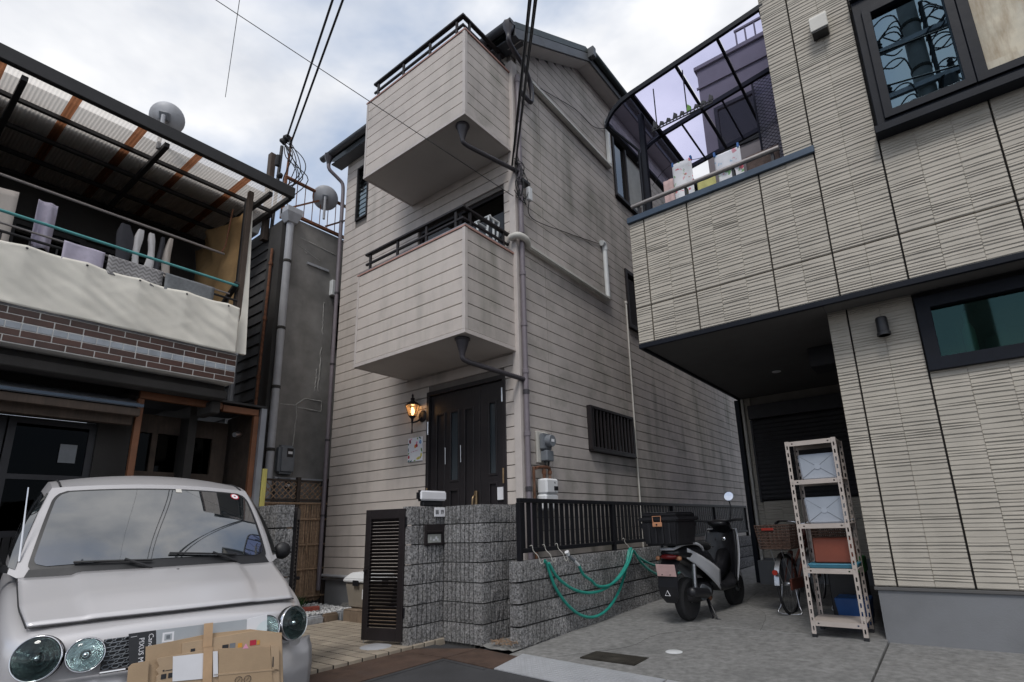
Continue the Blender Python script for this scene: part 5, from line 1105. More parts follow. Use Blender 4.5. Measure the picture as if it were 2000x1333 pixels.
MB().prism([(-2.35, 2.72), (-1.70, 2.72), (-1.66, 2.745), (-2.35, 2.745)], .98, 'x', -3.80).build('roof_sheet', 'charcoal', SHD); MB().prism([(-3.1, 2.725), (-2.36, 2.725), (-2.36, 2.745), (-3.1, 2.745)], .85, 'x', -3.80).build('roof_sheet', 'charcoal', SHD)
for i in range(9): box('side_board', (-3.78+i*.098, -1.72, 0), (-3.686+i*.098, -1.705, 2.70), 'timber_aged', SHD)
box('corner_board', (-2.885, -1.728, 0), (-2.83, -1.66, 2.715), 'coping_grey', SHD)
panel_mb((-2.98, -1.80), (.0, 2.6), [(-2.92, -2.66, 1.92, 2.38), (-2.60, -1.98, 1.92, 2.38), (-2.92, -2.66, .9, 1.82), (-2.60, -1.98, .9, 1.82)], .08, lambda u, v, d: (-3.55-d, u, v)).build('window_wall', 'timber_aged', SHD)
for (a, b, c, d) in ((-2.92, -2.66, 1.92, 2.38), (-2.60, -1.98, 1.92, 2.38), (-2.92, -2.66, .9, 1.82), (-2.60, -1.98, .9, 1.82)): box('pane', (-3.60, a, c), (-3.594, b, d), 'glass_black', SHD)
box('window_back', (-3.75, -2.98, .5), (-3.74, -1.85, 2.5), 'dark_void', SHD)
MB().lathe([(.03, 0), (.035, .05), (.03, .1), (.0, .1)], (-2.98, -1.9, 2.38), (.4, -.8, -.2), n=12).build('lamp', 'steel', SHD, smooth=True)
mat('tape_yellow', (.55, .48, .14), .6); tag(box('guard_strip', (-2.83, -1.655, 1.15), (-2.80, -1.60, 1.95), 'tape_yellow', None, bevel=.004), 'yellow guard strip on the corner of the timber lean-to', 'guard strip')
# dishes
def dish(lab, c, ax, R):
    t = thing('satellite_dish', lab, 'satellite dish', c, group='satellite dishes'); a = Vector(ax).normalized(); c = Vector(c)
    MB().lathe([(0.001, -.07), (R*.35, -.058), (R*.7, -.03), (R*.95, 0), (R, .012), (R*.96, .012), (R*.7, -.018), (R*.35, -.046), (0.001, -.058)], c, a, n=28, cap=False).build('reflector', 'pipe_grey', t, smooth='all')
    b = c-a*.09; MB().obox(b, (.1, .1, .1), a.to_track_quat('Z', 'Y').to_matrix()).build('mount', 'plastic_grey', t, bevel=.01)
    MB().tube([b, b-a*.05, b-a*.06-Vector((0, 0, .45))], .022, 8).build('mast', 'pipe_grey', t, smooth=True); MB().tube([b-Vector((0, 0, .04)), c+a*.05-Vector((0, 0, R*.98)), c+a*.32-Vector((0, 0, R*.7))], .012, 6).build('arm', 'pipe_grey', t, smooth=True)
    MB().tube([c+a*.30-Vector((0, 0, R*.7)), c+a*.38-Vector((0, 0, R*.62))], .03, 8).build('receiver', 'pvc_white', t, smooth=True)
dish('satellite dish seen from behind above the dark canopy beam', (-2.62, -3.27, 5.95), (-.75, .45, .45), .185)
# ================================================================== DARK BUILDING BEHIND
DB = thing('stucco_building', 'dark grey stucco building with patched cracks between the two houses', 'building', (-6, 1, 0))
panel_mb((-.85, 8), (-.05, 6.52), [(.16, .75, 4.35, 5.2)], .15, lambda u, v, d: (-4.35-d, u, v)).build('wall', 'old_stucco', DB)
box('front_wall', (-9, -.86, -.05), (-4.51, -.72, 6.5), 'charcoal', DB); box('roof', (-9, -.7, 6.38), (-4.52, 8, 6.5), 'old_stucco', DB); box('rear_wall', (-9, 7.9, 0), (-4.52, 8, 6.37), 'old_stucco', DB)
mat('clap', (.05, .047, .046), .8, v=(8, .25), rv=.2, b=(60, .2))
for i in range(33): MB().prism([(-.865, i*.195), (-.895, i*.195), (-.872, i*.195+.20), (-.865, i*.195+.20)], 3.9, 'x', -8.7).build('clapboard', 'clap', DB)
box('corner_board', (-4.78, -.93, 0), (-4.352, -.862, 6.4), 'old_render', DB)
for (a, b, c, d) in ((.16, .75, 4.35, 5.2),): panel_mb((a-.03, b+.03), (c-.03, d+.03), [(a+.03, b-.03, c+.03, d-.03)], .06, lambda u, v, dd: (-4.33-dd, u, v)).build('window_frame', 'charcoal', DB); box('pane', (-4.4, a+.03, c+.03), (-4.394, b-.03, d-.03), 'glass_window', DB); box('window_back', (-4.49, a, c), (-4.48, b, d), 'dark_void', DB)
box('lintel', (-4.348, -.44, 5.75), (-4.32, -.02, 5.79), 'pipe_grey', DB); box('ledge', (-4.348, -.72, 1.98), (-4.28, .3, 2.01), 'pipe_grey', DB); box('vent_box', (-4.348, .02, 5.3), (-4.25, .14, 5.6), 'pvc_white', DB, bevel=.01)
mat('filler', (.46, .45, .43), .85, v=(20, .2))
def crack(pts): MB().tube([(-4.349, y+rnd.uniform(-.008, .008), z) for y, z in [(tuple(p)) for p in pts]], [rnd.uniform(.004, .011) for _ in pts], 5).build('crack_filler', 'filler', DB)
def seg(a, b, n=14): return [(a[0]+(b[0]-a[0])*i/n+.02*mnoise.noise(Vector((i*.7, a[0]*9, 2))), a[1]+(b[1]-a[1])*i/n) for i in range(n+1)]
crack(seg((-.06, 5.15), (-.05, 4.55))); crack(seg((-.05, 4.3), (-.06, 3.5))); crack(seg((-.11, 3.9), (-.12, 3.5))); crack(seg((-.72, 3.18), (-.45, 3.2), 6)+seg((-.45, 3.2), (-.28, 3.34), 4)+seg((-.28, 3.34), (.02, 3.34), 6)); crack(seg((.02, 3.34), (.02, 3.16), 4)+seg((.02, 3.16), (-.4, 3.17), 6)); crack(seg((-.42, 3.2), (-.43, 2.05))); crack(seg((-.62, 6.05), (-.2, 5.9), 8)); crack(seg((-.6, 6.2), (.1, 6.15), 10)); crack(seg((-.5, 5.98), (-.44, 5.95), 3))
# rusty roof railing
RR = bpy.data.objects.new('roof_railing', None); COL.objects.link(RR); attach(RR, DB)
MB().tube([(-4.35, -.96, 7.24), (-4.35, 2.5, 7.24)], .032, 8).build('rail', 'rust', RR, smooth=True); box('rail', (-4.38, -.96, 6.555), (-4.32, 2.5, 6.60), 'rust', RR)
for i in range(22): MB().tube([(-4.35, -.88+i*.155, 6.60), (-4.35, -.88+i*.155, 7.22)], .008, 6).build('baluster', 'rust', RR)
for a in (-.9, -.15): MB().bar((-4.33, a, 6.62), (-4.33, a+.62, 7.1), .012, .03).build('brace', 'rust', RR)
for y in (-.95, .9): box('post', (-4.375, y-.02, 6.50), (-4.325, y+.02, 7.23), 'rust', RR)
MB().tube([(-4.5, -.9, 6.5), (-4.45, -.86, 8.15)], .022, 8).build('mast', 'rust', DB); box('timber_post', (-4.99, -1.0, 6.2), (-4.87, -.90, 7.98), 'timber_aged', DB, bevel=.01); MB().tube([(-4.8, -.9, 6.3), (-4.74, -.88, 8.1)], .03, 8).build('post', 'charcoal', DB)
# pipes
MB().tube([(-4.28, -.83, .3), (-4.28, -.83, 6.36)], .06, 12).build('downpipe', 'pipe_grey', DB, smooth=True)
for z in (2.4, 3.4, 4.4, 5.6): MB().lathe([(.064, 0), (.068, .01), (.068, .04), (.064, .05)], (-4.28, -.83, z), n=14).build('pipe_band', 'old_render', DB)
MB().add([(-4.36, -.91, 6.34), (-4.20, -.91, 6.34), (-4.20, -.75, 6.34), (-4.36, -.75, 6.34), (-4.42, -.97, 6.5), (-4.14, -.97, 6.5), (-4.14, -.69, 6.5), (-4.42, -.69, 6.5), (-4.42, -.97, 6.6), (-4.14, -.97, 6.6), (-4.14, -.69, 6.6), (-4.42, -.69, 6.6)], [(0, 3, 2, 1), (8, 9, 10, 11), (0, 1, 5, 4), (1, 2, 6, 5), (2, 3, 7, 6), (3, 0, 4, 7), (4, 5, 9, 8), (5, 6, 10, 9), (6, 7, 11, 10), (7, 4, 8, 11)]).build('rain_hopper', 'pipe_grey', DB, bevel=.008)
MB().tube([(-5.5, -.97, 2.6), (-5.5, -.97, 6.3)], .045, 10).build('downpipe', 'pipe_grey', DB, smooth=True); MB().tube([(-4.62, -.97, 2.0), (-4.55, -.97, 5.9)], .024, 8).build('pipe', 'rust', DB, smooth=True)
for z in (3.6, 4.6, 5.6): MB().lathe([(.035, 0), (.035, .05)], (-4.62+.018*(z-2), -.97, z), n=8).build('pipe_band', 'rust', DB)
AC = thing('eave_box', 'white painted box under the eave at the end of the old house', 'box', (-5.3, -1.2, 6.4)); MB().prism([(-5.9, 6.35), (-5.05, 6.35), (-4.95, 6.5), (-4.95, 6.68), (-5.9, 6.68)], .5, 'y', -1.5).build('case', 'pvc_white', AC, bevel=.01); MB().bar((-6.1, -1.2, 6.85), (-4.7, -1.2, 6.60), .5, .05).build('cover', 'navy_frame', AC)
for k, (lab, y0, z0) in enumerate((('grey meter box on the stucco wall above the ledge', -.72, 2.06), ('grey meter box below the ledge beside the lattice', -.72, 1.55))):
    t = thing('meter_box', lab, 'electric meter', (-4.3, y0, z0), group='meter boxes on the stucco wall'); MB().box((-4.348, y0, z0), (-4.20, y0+.27, z0+.45)).build('case', 'plastic_grey', t, bevel=.04, seg=3); box('window', (-4.2, y0+.12, z0+.26), (-4.195, y0+.22, z0+.40), 'plastic_black', t); box('plate', (-4.1945, y0+.135, z0+.31), (-4.192, y0+.205, z0+.35), 'paper_white', t)
dish('satellite dish fixed on the rusty roof railing', (-4.28, -.22, 7.16), (-.75, .45, .45), .225)
# ================================================================== WIRES
def wire(nm, lab, pts, r, sag=0, cat='cable', grp='overhead cables'):
    a, b = Vector(pts[0]), Vector(pts[1]); n = 24; P = [a.lerp(b, i/n)-Vector((0, 0, sag*4*(i/n)*(1-i/n))) for i in range(n+1)]
    o = MB().tube(P, r, 6).build(nm, 'wire_black', smooth='all'); tag(o, lab, cat, grp); return o
wire('service_cable', 'thick black cable running up from the old pole, inner one', ((-4.45, -.95, 8.08), (11.6, -6.25, 9.0)), .016, .0); wire('service_cable', 'thick black cable running up from the old pole, outer one', ((-4.40, -.90, 7.95), (11.5, -5.75, 10.0)), .016, 0)
IN = thing('cable_clamp', 'black insulator clamp and looped wires on the old pole', 'insulator', (-4.5, -.95, 7.8))
MB().lathe([(.05, 0), (.07, .03), (.05, .08), (.07, .12), (.04, .2)], (-4.52, -1.0, 7.98), (.5, .3, .6), n=12).build('insulator', 'rubber', IN, smooth=True); MB().lathe([(.04, 0), (.05, .1), (.04, .2)], (-4.6, -1.0, 7.55), (0.1, 0, 1), n=10).build('insulator', 'rubber', IN, smooth=True); MB().lathe([(.03, 0), (.06, .05), (.03, .1)], (-4.55, -1, 7.3), (1, .3, .2), n=10).build('insulator', 'rubber', IN, smooth=True)
for k in range(8):
    p = [(-4.5+rnd.uniform(-.1, .1), -.95, 8.05), (-4.4+rnd.uniform(-.1, .2), -.9+rnd.uniform(-.1, .2), 7.7), (-4.4+rnd.uniform(-.15, .25), -.85+rnd.uniform(-.1, .3), 7.3), (-4.6+rnd.uniform(-.1, .1), -.9, 7.0+rnd.uniform(-.3, .2))]
    MB().tube(smoothpath(p, 6), .009, 5).build('wire_loop', 'wire_black', IN, smooth=True)
ends = ((4.2, -4.35, 7.0), (4.3, -4.52, 6.78), (4.42, -4.6, 6.7), (4.52, -4.66, 6.6), (4.6, -4.7, 6.52))
for k, e_ in enumerate(ends): wire('drop_cable', ['black drop cable to the house corner, outermost of five', 'black drop cable to the house corner, second of five', 'black drop cable to the house corner, middle of five', 'black drop cable to the house corner, fourth of five', 'black drop cable to the house corner, innermost of five'][k], ((.06+.02*k-.05, -.05, 5.9+.1*(k % 3)), tuple(2.2*c_-1.2*d_ for c_, d_ in zip(e_, (.06+.02*k-.05, -.05, 5.9+.1*(k % 3))))), .010 if k % 2 else .013, 0, grp='drop cables to the house corner')
wire('thin_wire', 'thin wire crossing in front of the upper balcony', ((.03, -.06, 5.42), (-4.9, -7.7, 10.15)), .005); wire('thin_wire', 'faint thin wire high in the pale sky at left', ((-7.3, -1.0, 10.59), (5.6, -5.5, 11.48)), .006)
JB = thing('junction_box', 'white cable junction box with loose wires at the house corner', 'junction box', (.12, .1, 5.5)); MB().box((.105, .12, 5.42), (.16, .2, 5.62)).build('case', 'plastic_white', JB, bevel=.008); box('clamp', (.04, .02, 5.66), (.14, .18, 5.70), 'plastic_black', JB)
for k in range(9):
    p = [(.07+rnd.uniform(-.04, .04), -.02+rnd.uniform(-.03, .03), 6.1-rnd.random()*.2), (.08+rnd.uniform(-.06, .1), rnd.uniform(-.06, .12), 5.85), (.08+rnd.uniform(-.05, .08), rnd.uniform(-.1, .16), 5.6), (.06+rnd.uniform(-.03, .06), rnd.uniform(-.12, .15), 5.35+rnd.random()*.1), (.05+rnd.uniform(0, .06), rnd.uniform(-.08, .14), 5.5)]
    MB().tube(smoothpath(p, 5), .006, 5).build('wire_loop', 'wire_black', JB, smooth=True)
MB().tube(smoothpath([(.12, .16, 5.42), (.06, .3, 5.25), (.03, 1.2, 5.45), (.03, 2.24, 5.70)], 6), .006, 5).build('wire_run', 'wire_black', JB)
W5 = thing('wall_wire', 'slack wire looped across the upper side wall', 'cable', (.05, 1.5, 8)); MB().tube(smoothpath([(.1, .35, 7.5), (.04, .9, 7.75), (.04, 1.7, 8.0), (.04, 2.3, 8.05), (.06, 2.76, 8.3)], 6), .006, 5).build('wire', 'wire_black', W5)
# ================================================================== CAR
mat('car_silver', (.60, .585, .595), .34, .4, v=(2, .0), b=None, coat=.5); mat('car_glass', (.012, .015, .017), .03, v=(2, 0), b=None, spec=1.0); MAT['car_glass'].node_tree.nodes['Principled BSDF'].inputs['IOR'].default_value = 2.05
mat('car_trim', (.014, .014, .016), .5, v=(9, .1), b=None); clearmat('lens_teal', (.92, .98, .98), 1.35, .02, .0); clearmat('lens_dark', (.75, .84, .84), 1.42, .02, .0)
mat('reflector', (.74, .82, .82), .05, 1, v=(9, 0), b=(38, 1.0, .06)); mat('reflector_dark', (.16, .20, .20), .08, 1, v=(9, 0), b=(38, 1.0, .06)); mat('interior', (.03, .03, .035), .8)
mat('pillar_silver', (.45, .44, .45), .6, .2, v=(2, .0), b=None)
CR = thing('parked_car', 'small silver box-shaped car with round headlamps parked in front of the old house', 'car', (.638, -3.73, 0), rad(-9.5))
ST = [(.0, [(.47, .30), (.52, .36), (.555, .50), (.555, .64), (.50, .70), (0, .715)]),
      (-.05, [(.57, .20), (.615, .30), (.64, .50), (.635, .66), (.58, .722), (0, .742)]),
      (-.15, [(.63, .18), (.685, .30), (.70, .52), (.692, .70), (.635, .757), (0, .782)]),
      (-.35, [(.66, .18), (.72, .3), (.735, .55), (.722, .77), (.67, .83), (0, .865)]),
      (-.72, [(.67, .18), (.728, .3), (.74, .58), (.73, .88), (.69, .95), (0, .978)]),
      (-1.2, [(.67, .18), (.728, .3), (.74, .6), (.732, .93), (.70, .99), (0, .99)]),
      (-2.4, [(.67, .18), (.728, .3), (.74, .6), (.732, .94), (.70, 1.0), (0, 1.0)]),
      (-3.15, [(.66, .2), (.715, .32), (.73, .6), (.72, .94), (.69, 1.0), (0, 1.0)]),
      (-3.33, [(.60, .26), (.65, .36), (.67, .6), (.66, .9), (.62, .97), (0, .98)])]
mb = MB(); n = 6; ring = 2*n-1
SS = smoothpath([(s[0], 0, 0) for s in ST], 1)
for x, p in ST:
    for (y, z) in p: mb.v.append((x, -y, z))
    for (y, z) in p[:-1][::-1]: mb.v.append((x, y, z))
for i in range(len(ST)-1):
    for j in range(ring-1): mb.f.append((i*ring+j, i*ring+j+1, (i+1)*ring+j+1, (i+1)*ring+j))
    mb.f.append((i*ring+ring-1, i*ring, (i+1)*ring, (i+1)*ring+ring-1))
mb.f.append(tuple(range(ring))); mb.f.append(tuple(range((len(ST)-1)*ring, len(ST)*ring)))
for vi, (vx, vy, vz) in enumerate(mb.v):
    if -.8 < vx < -.1 and vi % ring in (4, 5, 6): mb.v[vi] = (vx, vy, vz-((.05 if vx < -.3 else .004) if vi % ring == 5 else (.01 if vx < -.3 else .002)))
bd = mb.build('body', 'car_silver', CR, smooth='all', local=True)
sd = bd.modifiers.new('round', 'SUBSURF'); sd.levels = sd.render_levels = 2
# cabin: windscreen plane, roof, sides
def Wp(u, v, o=0):
    b = Vector((-.645-.105*u*u, .672*u, .978-.018*u*u)); t = Vector((-1.115-.075*u*u, .575*u, 1.515-.03*u*u))
    p = b.lerp(t, v); nrm = Vector((.73, .12*u, .62)).normalized(); return p+nrm*(.028*math.sin(math.pi*v)+o)
def Rp(u, s):
    t = Wp(u, 1); e = 1-(1-min(1, s*4))**2
    return Vector((t.x+(-3.16-t.x)*s, t.y*(1+.02*e), t.z+.10*e-.03*e*u*u-.05*max(0, s-.75)*4*0))
mb = MB(); mb.grid(21, 9, lambda u, v: Wp(u*2-1, v)); mb.build('windscreen_frame', 'pillar_silver', CR, smooth='all', local=True)
mb = MB(); mb.grid(21, 17, lambda u, s: Rp(u*2-1, s)); mb.build('roof', 'car_silver', CR, smooth='all', local=True)
for sg in (-1, 1):
    mb = MB()
    def Sd(t, s):
        top = Rp(sg, s); bot = Vector((-.78+(-3.22+.78)*s, sg*.712, .985)); p = top.lerp(bot, t); return p+Vector((0, sg*.03*math.sin(math.pi*t), 0))
    mb.grid(9, 17, lambda t, s: Sd(t, s)); mb.build('cabin_side', 'car_silver', CR, smooth='all', local=True)
    mb = MB(); mb.grid(6, 4, lambda a, b_: Wp(sg, b_).lerp(Sd(1-b_, 0.0), a)); mb.build('front_pillar', 'pillar_silver', CR, smooth='all', local=True)
    mb = MB(); mb.grid(5, 6, lambda a, b_: Wp(sg, .07+.86*b_).lerp(Sd(1-(.07+.86*b_), 0.0), .28+.72*a)+Vector((.002, sg*.007, 0))); mb.build('quarter_window', 'car_glass', CR, smooth='all', local=True)
    for s0, s1 in ((-.0, .40), (.43, .72), (.75, .93)):
        mb = MB(); mb.grid(6, 8, lambda t, s: Sd(.12+.74*t, s0+(s1-s0)*s)+Vector((0, sg*.006, 0))); mb.build('side_window', 'car_glass', CR, smooth='all', local=True)
mb = MB(); mb.grid(2, 9, lambda u, s: Rp(u*2-1, 1).lerp(Vector((-3.24, (u*2-1)*.69, .985)), s)); mb.build('rear_panel', 'car_silver', CR, local=True)
def rr(u, k=6): return math.copysign(abs(u)**k, u)
def rnd_u(v, k=.16, r=.10):
    d = max(0, (v-(1-k))/k, (k*.6-v)/(k*.6)); return 1-r*(1-math.sqrt(max(0, 1-d*d)))
mb = MB(); mb.grid(25, 31, lambda u, v: Wp((u*2-1)*.955*rnd_u(v), .03+.90*v, .006)); mb.build('windscreen_band', 'car_trim', CR, smooth='all', local=True)
mb = MB(); mb.grid(25, 31, lambda u, v: Wp((u*2-1)*.925*rnd_u(v), .075+.83*v, .0095)); WS = mb.build('windscreen', 'car_glass', CR, smooth='all', local=True)
# hood
def hz(x): 
    for (xa, pa), (xb, pb) in zip(ST[:-1], ST[1:]):
        if xb <= x <= xa: 
            t = (x-xa)/(xb-xa); return pa[5][1]+(pb[5][1]-pa[5][1])*t, pa[4][0]+(pb[4][0]-pa[4][0])*t, pa[4][1]+(pb[4][1]-pa[4][1])*t
def Hd(u, v):
    x = -.10-.53*v-.05*u*u*(1-v)-.09*u*u*v; zc_, w, ze = hz(x); a = abs(u); y = u*w*.965
    z = zc_*(1-a**2.2)+ze*a**2.2
    z += .016*(1 if a < .62 else max(0, 1-(a-.62)/.05))*(.25+.75*min(1, v*3)) + .003
    return Vector((x, y, z))
mb = MB(); mb.grid(61, 15, lambda u, v: Hd(u*2-1, v)); mb.build('hood', 'car_silver', CR, smooth='all', local=True, solid=-.008)
mb = MB(); mb.grid(41, 3, lambda u, v: Hd((u*2-1)*1.0, -.010+v*.010)+Vector((.001, 0, -.0005-.002*(1-v)))); mb.build('hood_gap', 'car_trim', CR, smooth='all', local=True)
for sg in (-1, 1):
    MB().tube([Hd(sg*1.004, k/10)+Vector((0, sg*.001, -.003)) for k in range(11)], .003, 5).build('hood_gap', 'car_trim', CR, local=True)
mb = MB(); mb.grid(31, 4, lambda u, v: Hd((u*2-1)*.97, 1).lerp(Wp((u*2-1)*.94, .06, .004), v)+Vector((0, 0, .002))); mb.build('cowl', 'car_trim', CR, smooth='all', local=True)
MB().lathe([(.008, 0), (.008, .008), (0, .009)], Hd(.09, .9)+Vector((0, 0, .002)), n=8).build('washer_nozzle', 'car_trim', CR, local=True)
for p, q in (((-.10, .03), (-.66, .06)), ((.62, .05), (.03, .09))):
    pts = [Wp(p[0]+(q[0]-p[0])*t/8, p[1]+.02+(q[1]-p[1])*t/8, .022) for t in range(9)]
    MB().tube(pts, .007, 6).build('wiper', 'car_trim', CR, local=True); MB().tube([Wp(p[0], p[1]-.05, .02), pts[3]+Vector((.01, 0, .01))], .008, 6).build('wiper_arm', 'car_trim', CR, local=True)
# lower face
def fx(y, z): return .012-.30*max(0, abs(y)-.25)**2-.06*max(0, z-.6)
mb = MB(); mb.grid(25, 7, lambda u, v: (fx((u*2-1)*.335, .56+.13*v)+.052, (u*2-1)*.335, .555+.135*v)); GR = mb.build('grille', 'car_trim', CR, local=True)
hexm = MB()
for j in range(7):
    for i in range(18):
        y = -.315+i*.037+(.0185 if j % 2 else 0); z = .567+j*.019
        if abs(y) < .32: hexm.tube([(fx(y, z)+.054, y+.016*math.cos(k*math.pi/3), z+.010*math.sin(k*math.pi/3)) for k in range(6)], .0028, 4, closed=True)
tag(hexm.build('grille_mesh', 'plastic_grey', CR, local=True), kind='stuff')
MB().tube([(fx(y, .55)+.056, y, .545) for y in [(-.335+k*.0335) for k in range(21)]], .006, 6).build('chrome_strip', 'chrome', CR, smooth=True, local=True)
def bump(u, v):
    y = (u*2-1)*.725; a = abs(y); x = .055-.05*(a/.6)**4-.30*max(0, a-.55)**1.0*1.2; z = .20+.33*v
    return Vector((x-.03*abs(v-.55)*2+(.0 if v < .9 else -.03), y, z))
mb = MB(); mb.grid(41, 12, lambda u, v: bump(u, v)); mb.build('front_bumper', 'car_silver', CR, smooth='all', local=True, solid=-.02)
mb = MB(); mb.grid(13, 5, lambda u, v: bump(.26+.48*u, .12+.3*v)+Vector((.004, 0, 0))); mb.build('air_intake', 'car_trim', CR, local=True)
for sg in (-1, 1):
    mb = MB(); mb.grid(7, 6, lambda u, v: bump(.5+sg*(.36+.085*u), .05+.5*v)+Vector((.004, 0, 0))); mb.build('bumper_opening', 'car_trim', CR, smooth='all', local=True)
    for nm, cy_, cz, R_, lens, tilt in (('headlight', .553, .636, .094, 'lens_dark', .42), ('headlight', .392, .630, .073, 'lens_teal', .16)):
        c = Vector((fx(cy_, cz)+(.002 if cy_ > .5 else .026), sg*cy_, cz)); ax = Vector((1, sg*tilt, .16)).normalized()
        hl = bpy.data.objects.new(nm, None); COL.objects.link(hl); hl.parent = CR
        MB().lathe([(0, .002), (R_*1.0, .002), (R_*1.02, .02), (R_*1.04, .026)], c, ax, n=32, cap=False).build('housing', 'car_trim', hl, smooth='all', local=True)
        MB().lathe([(.018, .008), (R_*.34, .024), (R_*.36, .010), (R_*.62, .032), (R_*.64, .016), (R_*.94, .043)], c, ax, n=18 if cy_ > .5 else 13, cap=False).build('reflector', 'reflector_dark' if cy_ > .5 else 'reflector', hl, local=True)
        MB().lathe([(.0, .05), (.012, .045), (.014, .008)], c, ax, n=12, cap=False).build('bulb', 'chrome', hl, smooth='all', local=True)
        for k in (range(-3, 4) if cy_ > .5 else ()): MB().obox(c+ax*.036+Vector((0, 1, 0))*R_*.2*k, (.002, .002, 1.2*R_*math.sqrt(max(0, 1-(k*.22)**2))), Matrix.Rotation(0, 3, 'Z')).build('flute', lens, hl, local=True)
        MB().lathe([(R_*.96, .046), (R_*.9, .052), (R_*.6, .064), (R_*.3, .070), (.001, .072)], c, ax, n=32, cap=False).build('lens', lens, hl, smooth='all', local=True)
        MB().lathe([(R_*.96, .044), (R_*.99, .048), (R_*1.02, .044), (R_*1.025, .03)], c, ax, n=40, cap=False).build('bezel', 'chrome', hl, smooth='all', local=True)
    # mirror
    mr = bpy.data.objects.new('wing_mirror', None); COL.objects.link(mr); mr.parent = CR
    MB().lathe([(.03, 0), (.055, .01), (.064, .04), (.052, .07), (.022, .085), (0, .087)], (-.98, sg*.80, 1.03), (1, sg*.1, 0), n=18).build('shell', 'car_trim', mr, smooth='all', local=True); MB().bar((-.95, sg*.70, 1.0), (-.96, sg*.79, 1.02), .05, .04).build('stalk', 'car_trim', mr, local=True)
    for xw in (-.58, -2.88):
        w = bpy.data.objects.new('wheel', None); COL.objects.link(w); w.parent = CR
        MB().lathe([(.17, -.08), (.25, -.08), (.268, -.055), (.272, 0), (.268, .055), (.25, .08), (.17, .08)], (xw, sg*.665, .272), (0, 1, 0), n=32).build('tyre', 'rubber', w, smooth=True, local=True); MB().lathe([(.0, .05), (.06, .055), (.15, .04), (.172, .07)], (xw, sg*.668, .272), (0, sg, 0), n=24).build('rim', 'steel', w, smooth=True, local=True)
    MB().lathe([(.0, 0), (.315, 0), (.315, .012), (0, .012)], (-.58, sg*.728, .30), (0, sg, 0), n=32).build('wheel_arch', 'car_trim', CR, local=True); MB().lathe([(.0, 0), (.315, 0), (.315, .012), (0, .012)], (-2.88, sg*.728, .30), (0, sg, 0), n=32).build('wheel_arch', 'car_trim', CR, local=True)
a0 = Wp(-1.02, .15); MB().tube([a0, a0+Vector((-.12, -.02, .42))], [.005, .003], 6).build('aerial', 'chrome', CR, local=True)
mb = MB(); c = [Wp(.14+.06*i, .92-.05*j, .012) for i, j in ((0, 0), (1, 0), (1, 1), (0, 1))]; mb.add(c, [(0, 1, 2, 3)]); mb.build('inspection_sticker', 'pvc_cream', WS, local=True)
cc = Wp(.80, .86, .0125); e1 = (Wp(.83, .86, .0125)-cc).normalized(); e2 = (Wp(.80, .9, .0125)-cc).normalized()
for k, (r_, m_) in enumerate(((.032, 'pnt_red'), (.024, 'paper_white'), (.008, 'pnt_red'))):
    MB().add([cc+Vector((.0006*k, 0, .0006*k))+e1*r_*math.cos(t*math.pi/8)+e2*r_*math.sin(t*math.pi/8) for t in range(16)], [tuple(range(16))]).build('round_sticker', m_, WS, local=True)
# roof gutter seams
for sg in (-1, 1): MB().tube([Rp(sg*.93, s/12)+Vector((0, 0, .004)) for s in range(13)], .006, 5).build('roof_seam', 'car_trim', CR, local=True)
# ================================================================== CARDBOARD STACK leaning on the bumper
mat('cardboard', (.42, .30, .19), .85, v=(6, .08), b=(150, .15), rv=.06); mat('cardboard_pale', (.46, .335, .22), .85, v=(6, .08), b=(150, .15)); mat('box_black', (.025, .026, .03), .45); mat('box_silver', (.40, .425, .45), .4, v=(3, .1)); mat('tape', (.55, .36, .21), .35, v=(8, .12)); mat('pnt_amber', (.60, .30, .05), .6)
CB = thing('cardboard_bundle', 'taped bundle of flattened cardboard boxes leaning on the car front', 'cardboard', (.638, -3.73, 0), rad(-9.5))
def sheet(nm, pts, x, m, par=CB, t=.006, lean=.12):
    """pts (y,z) outline at local x, leaning back towards the car"""
    P = lambda y, z, d: (x+d+lean*(.7-z), y, z)
    n_ = len(pts); vs_ = [P(y, z, 0) for y, z in pts]+[P(y, z, -t) for y, z in pts]
    o = MB().add(vs_, [tuple(range(n_)), tuple(range(n_, 2*n_))[::-1]]+[(i, (i+1) % n_, n_+(i+1) % n_, n_+i) for i in range(n_)]).build(nm, m, par, local=True); return o
PBx = sheet('printer_box', [(-.245, .705), (-.135, .706), (-.09, .30), (-.20, .30)], .085, 'box_black'); sheet('printer_box_side', [(-.134, .706), (.285, .703), (.285, .32), (-.089, .30)], .0845, 'box_silver'); sheet('printer_box_edge', [(.286, .703), (.39, .715), (.40, .40), (.286, .32)], .084, 'paper_white')
def flat_text(body, size, m, y, z, x, turn, lean=.12):
    o = letters('lettering', body, size, m, CB, (0, 0, 0), (0, 0, 0)); tl = math.atan(lean)
    o.matrix_basis = Matrix.Translation((x+lean*(.7-z), y, z)) @ Matrix.Rotation(-tl, 4, 'Y') @ Matrix.Rotation(rad(90), 4, 'Z') @ Matrix.Rotation(rad(90), 4, 'X') @ Matrix.Rotation(turn, 4, 'Z'); return o
flat_text('PIXUS MG5530', .030, 'paper_white', -.186, .585, .0862, rad(-87)); flat_text('Canon', .030, 'paper_white', -.152, .655, .0862, rad(-87))
sheet('printed_line', [(-.236, .69), (-.21, .691), (-.21, .689), (-.234, .688)], .0856, 'paper_white', t=.0003)
sheet('printed_mark', [(-.105, .69), (-.055, .69), (-.054, .645), (-.104, .645)], .0852, 'paper_white', t=.0004); sheet('printed_mark', [(-.096, .682), (-.064, .682), (-.063, .653), (-.095, .653)], .0858, 'box_silver', t=.0004); sheet('printed_mark', [(-.088, .676), (-.072, .676), (-.071, .659), (-.087, .659)], .0863, 'plastic_grey', t=.0004)
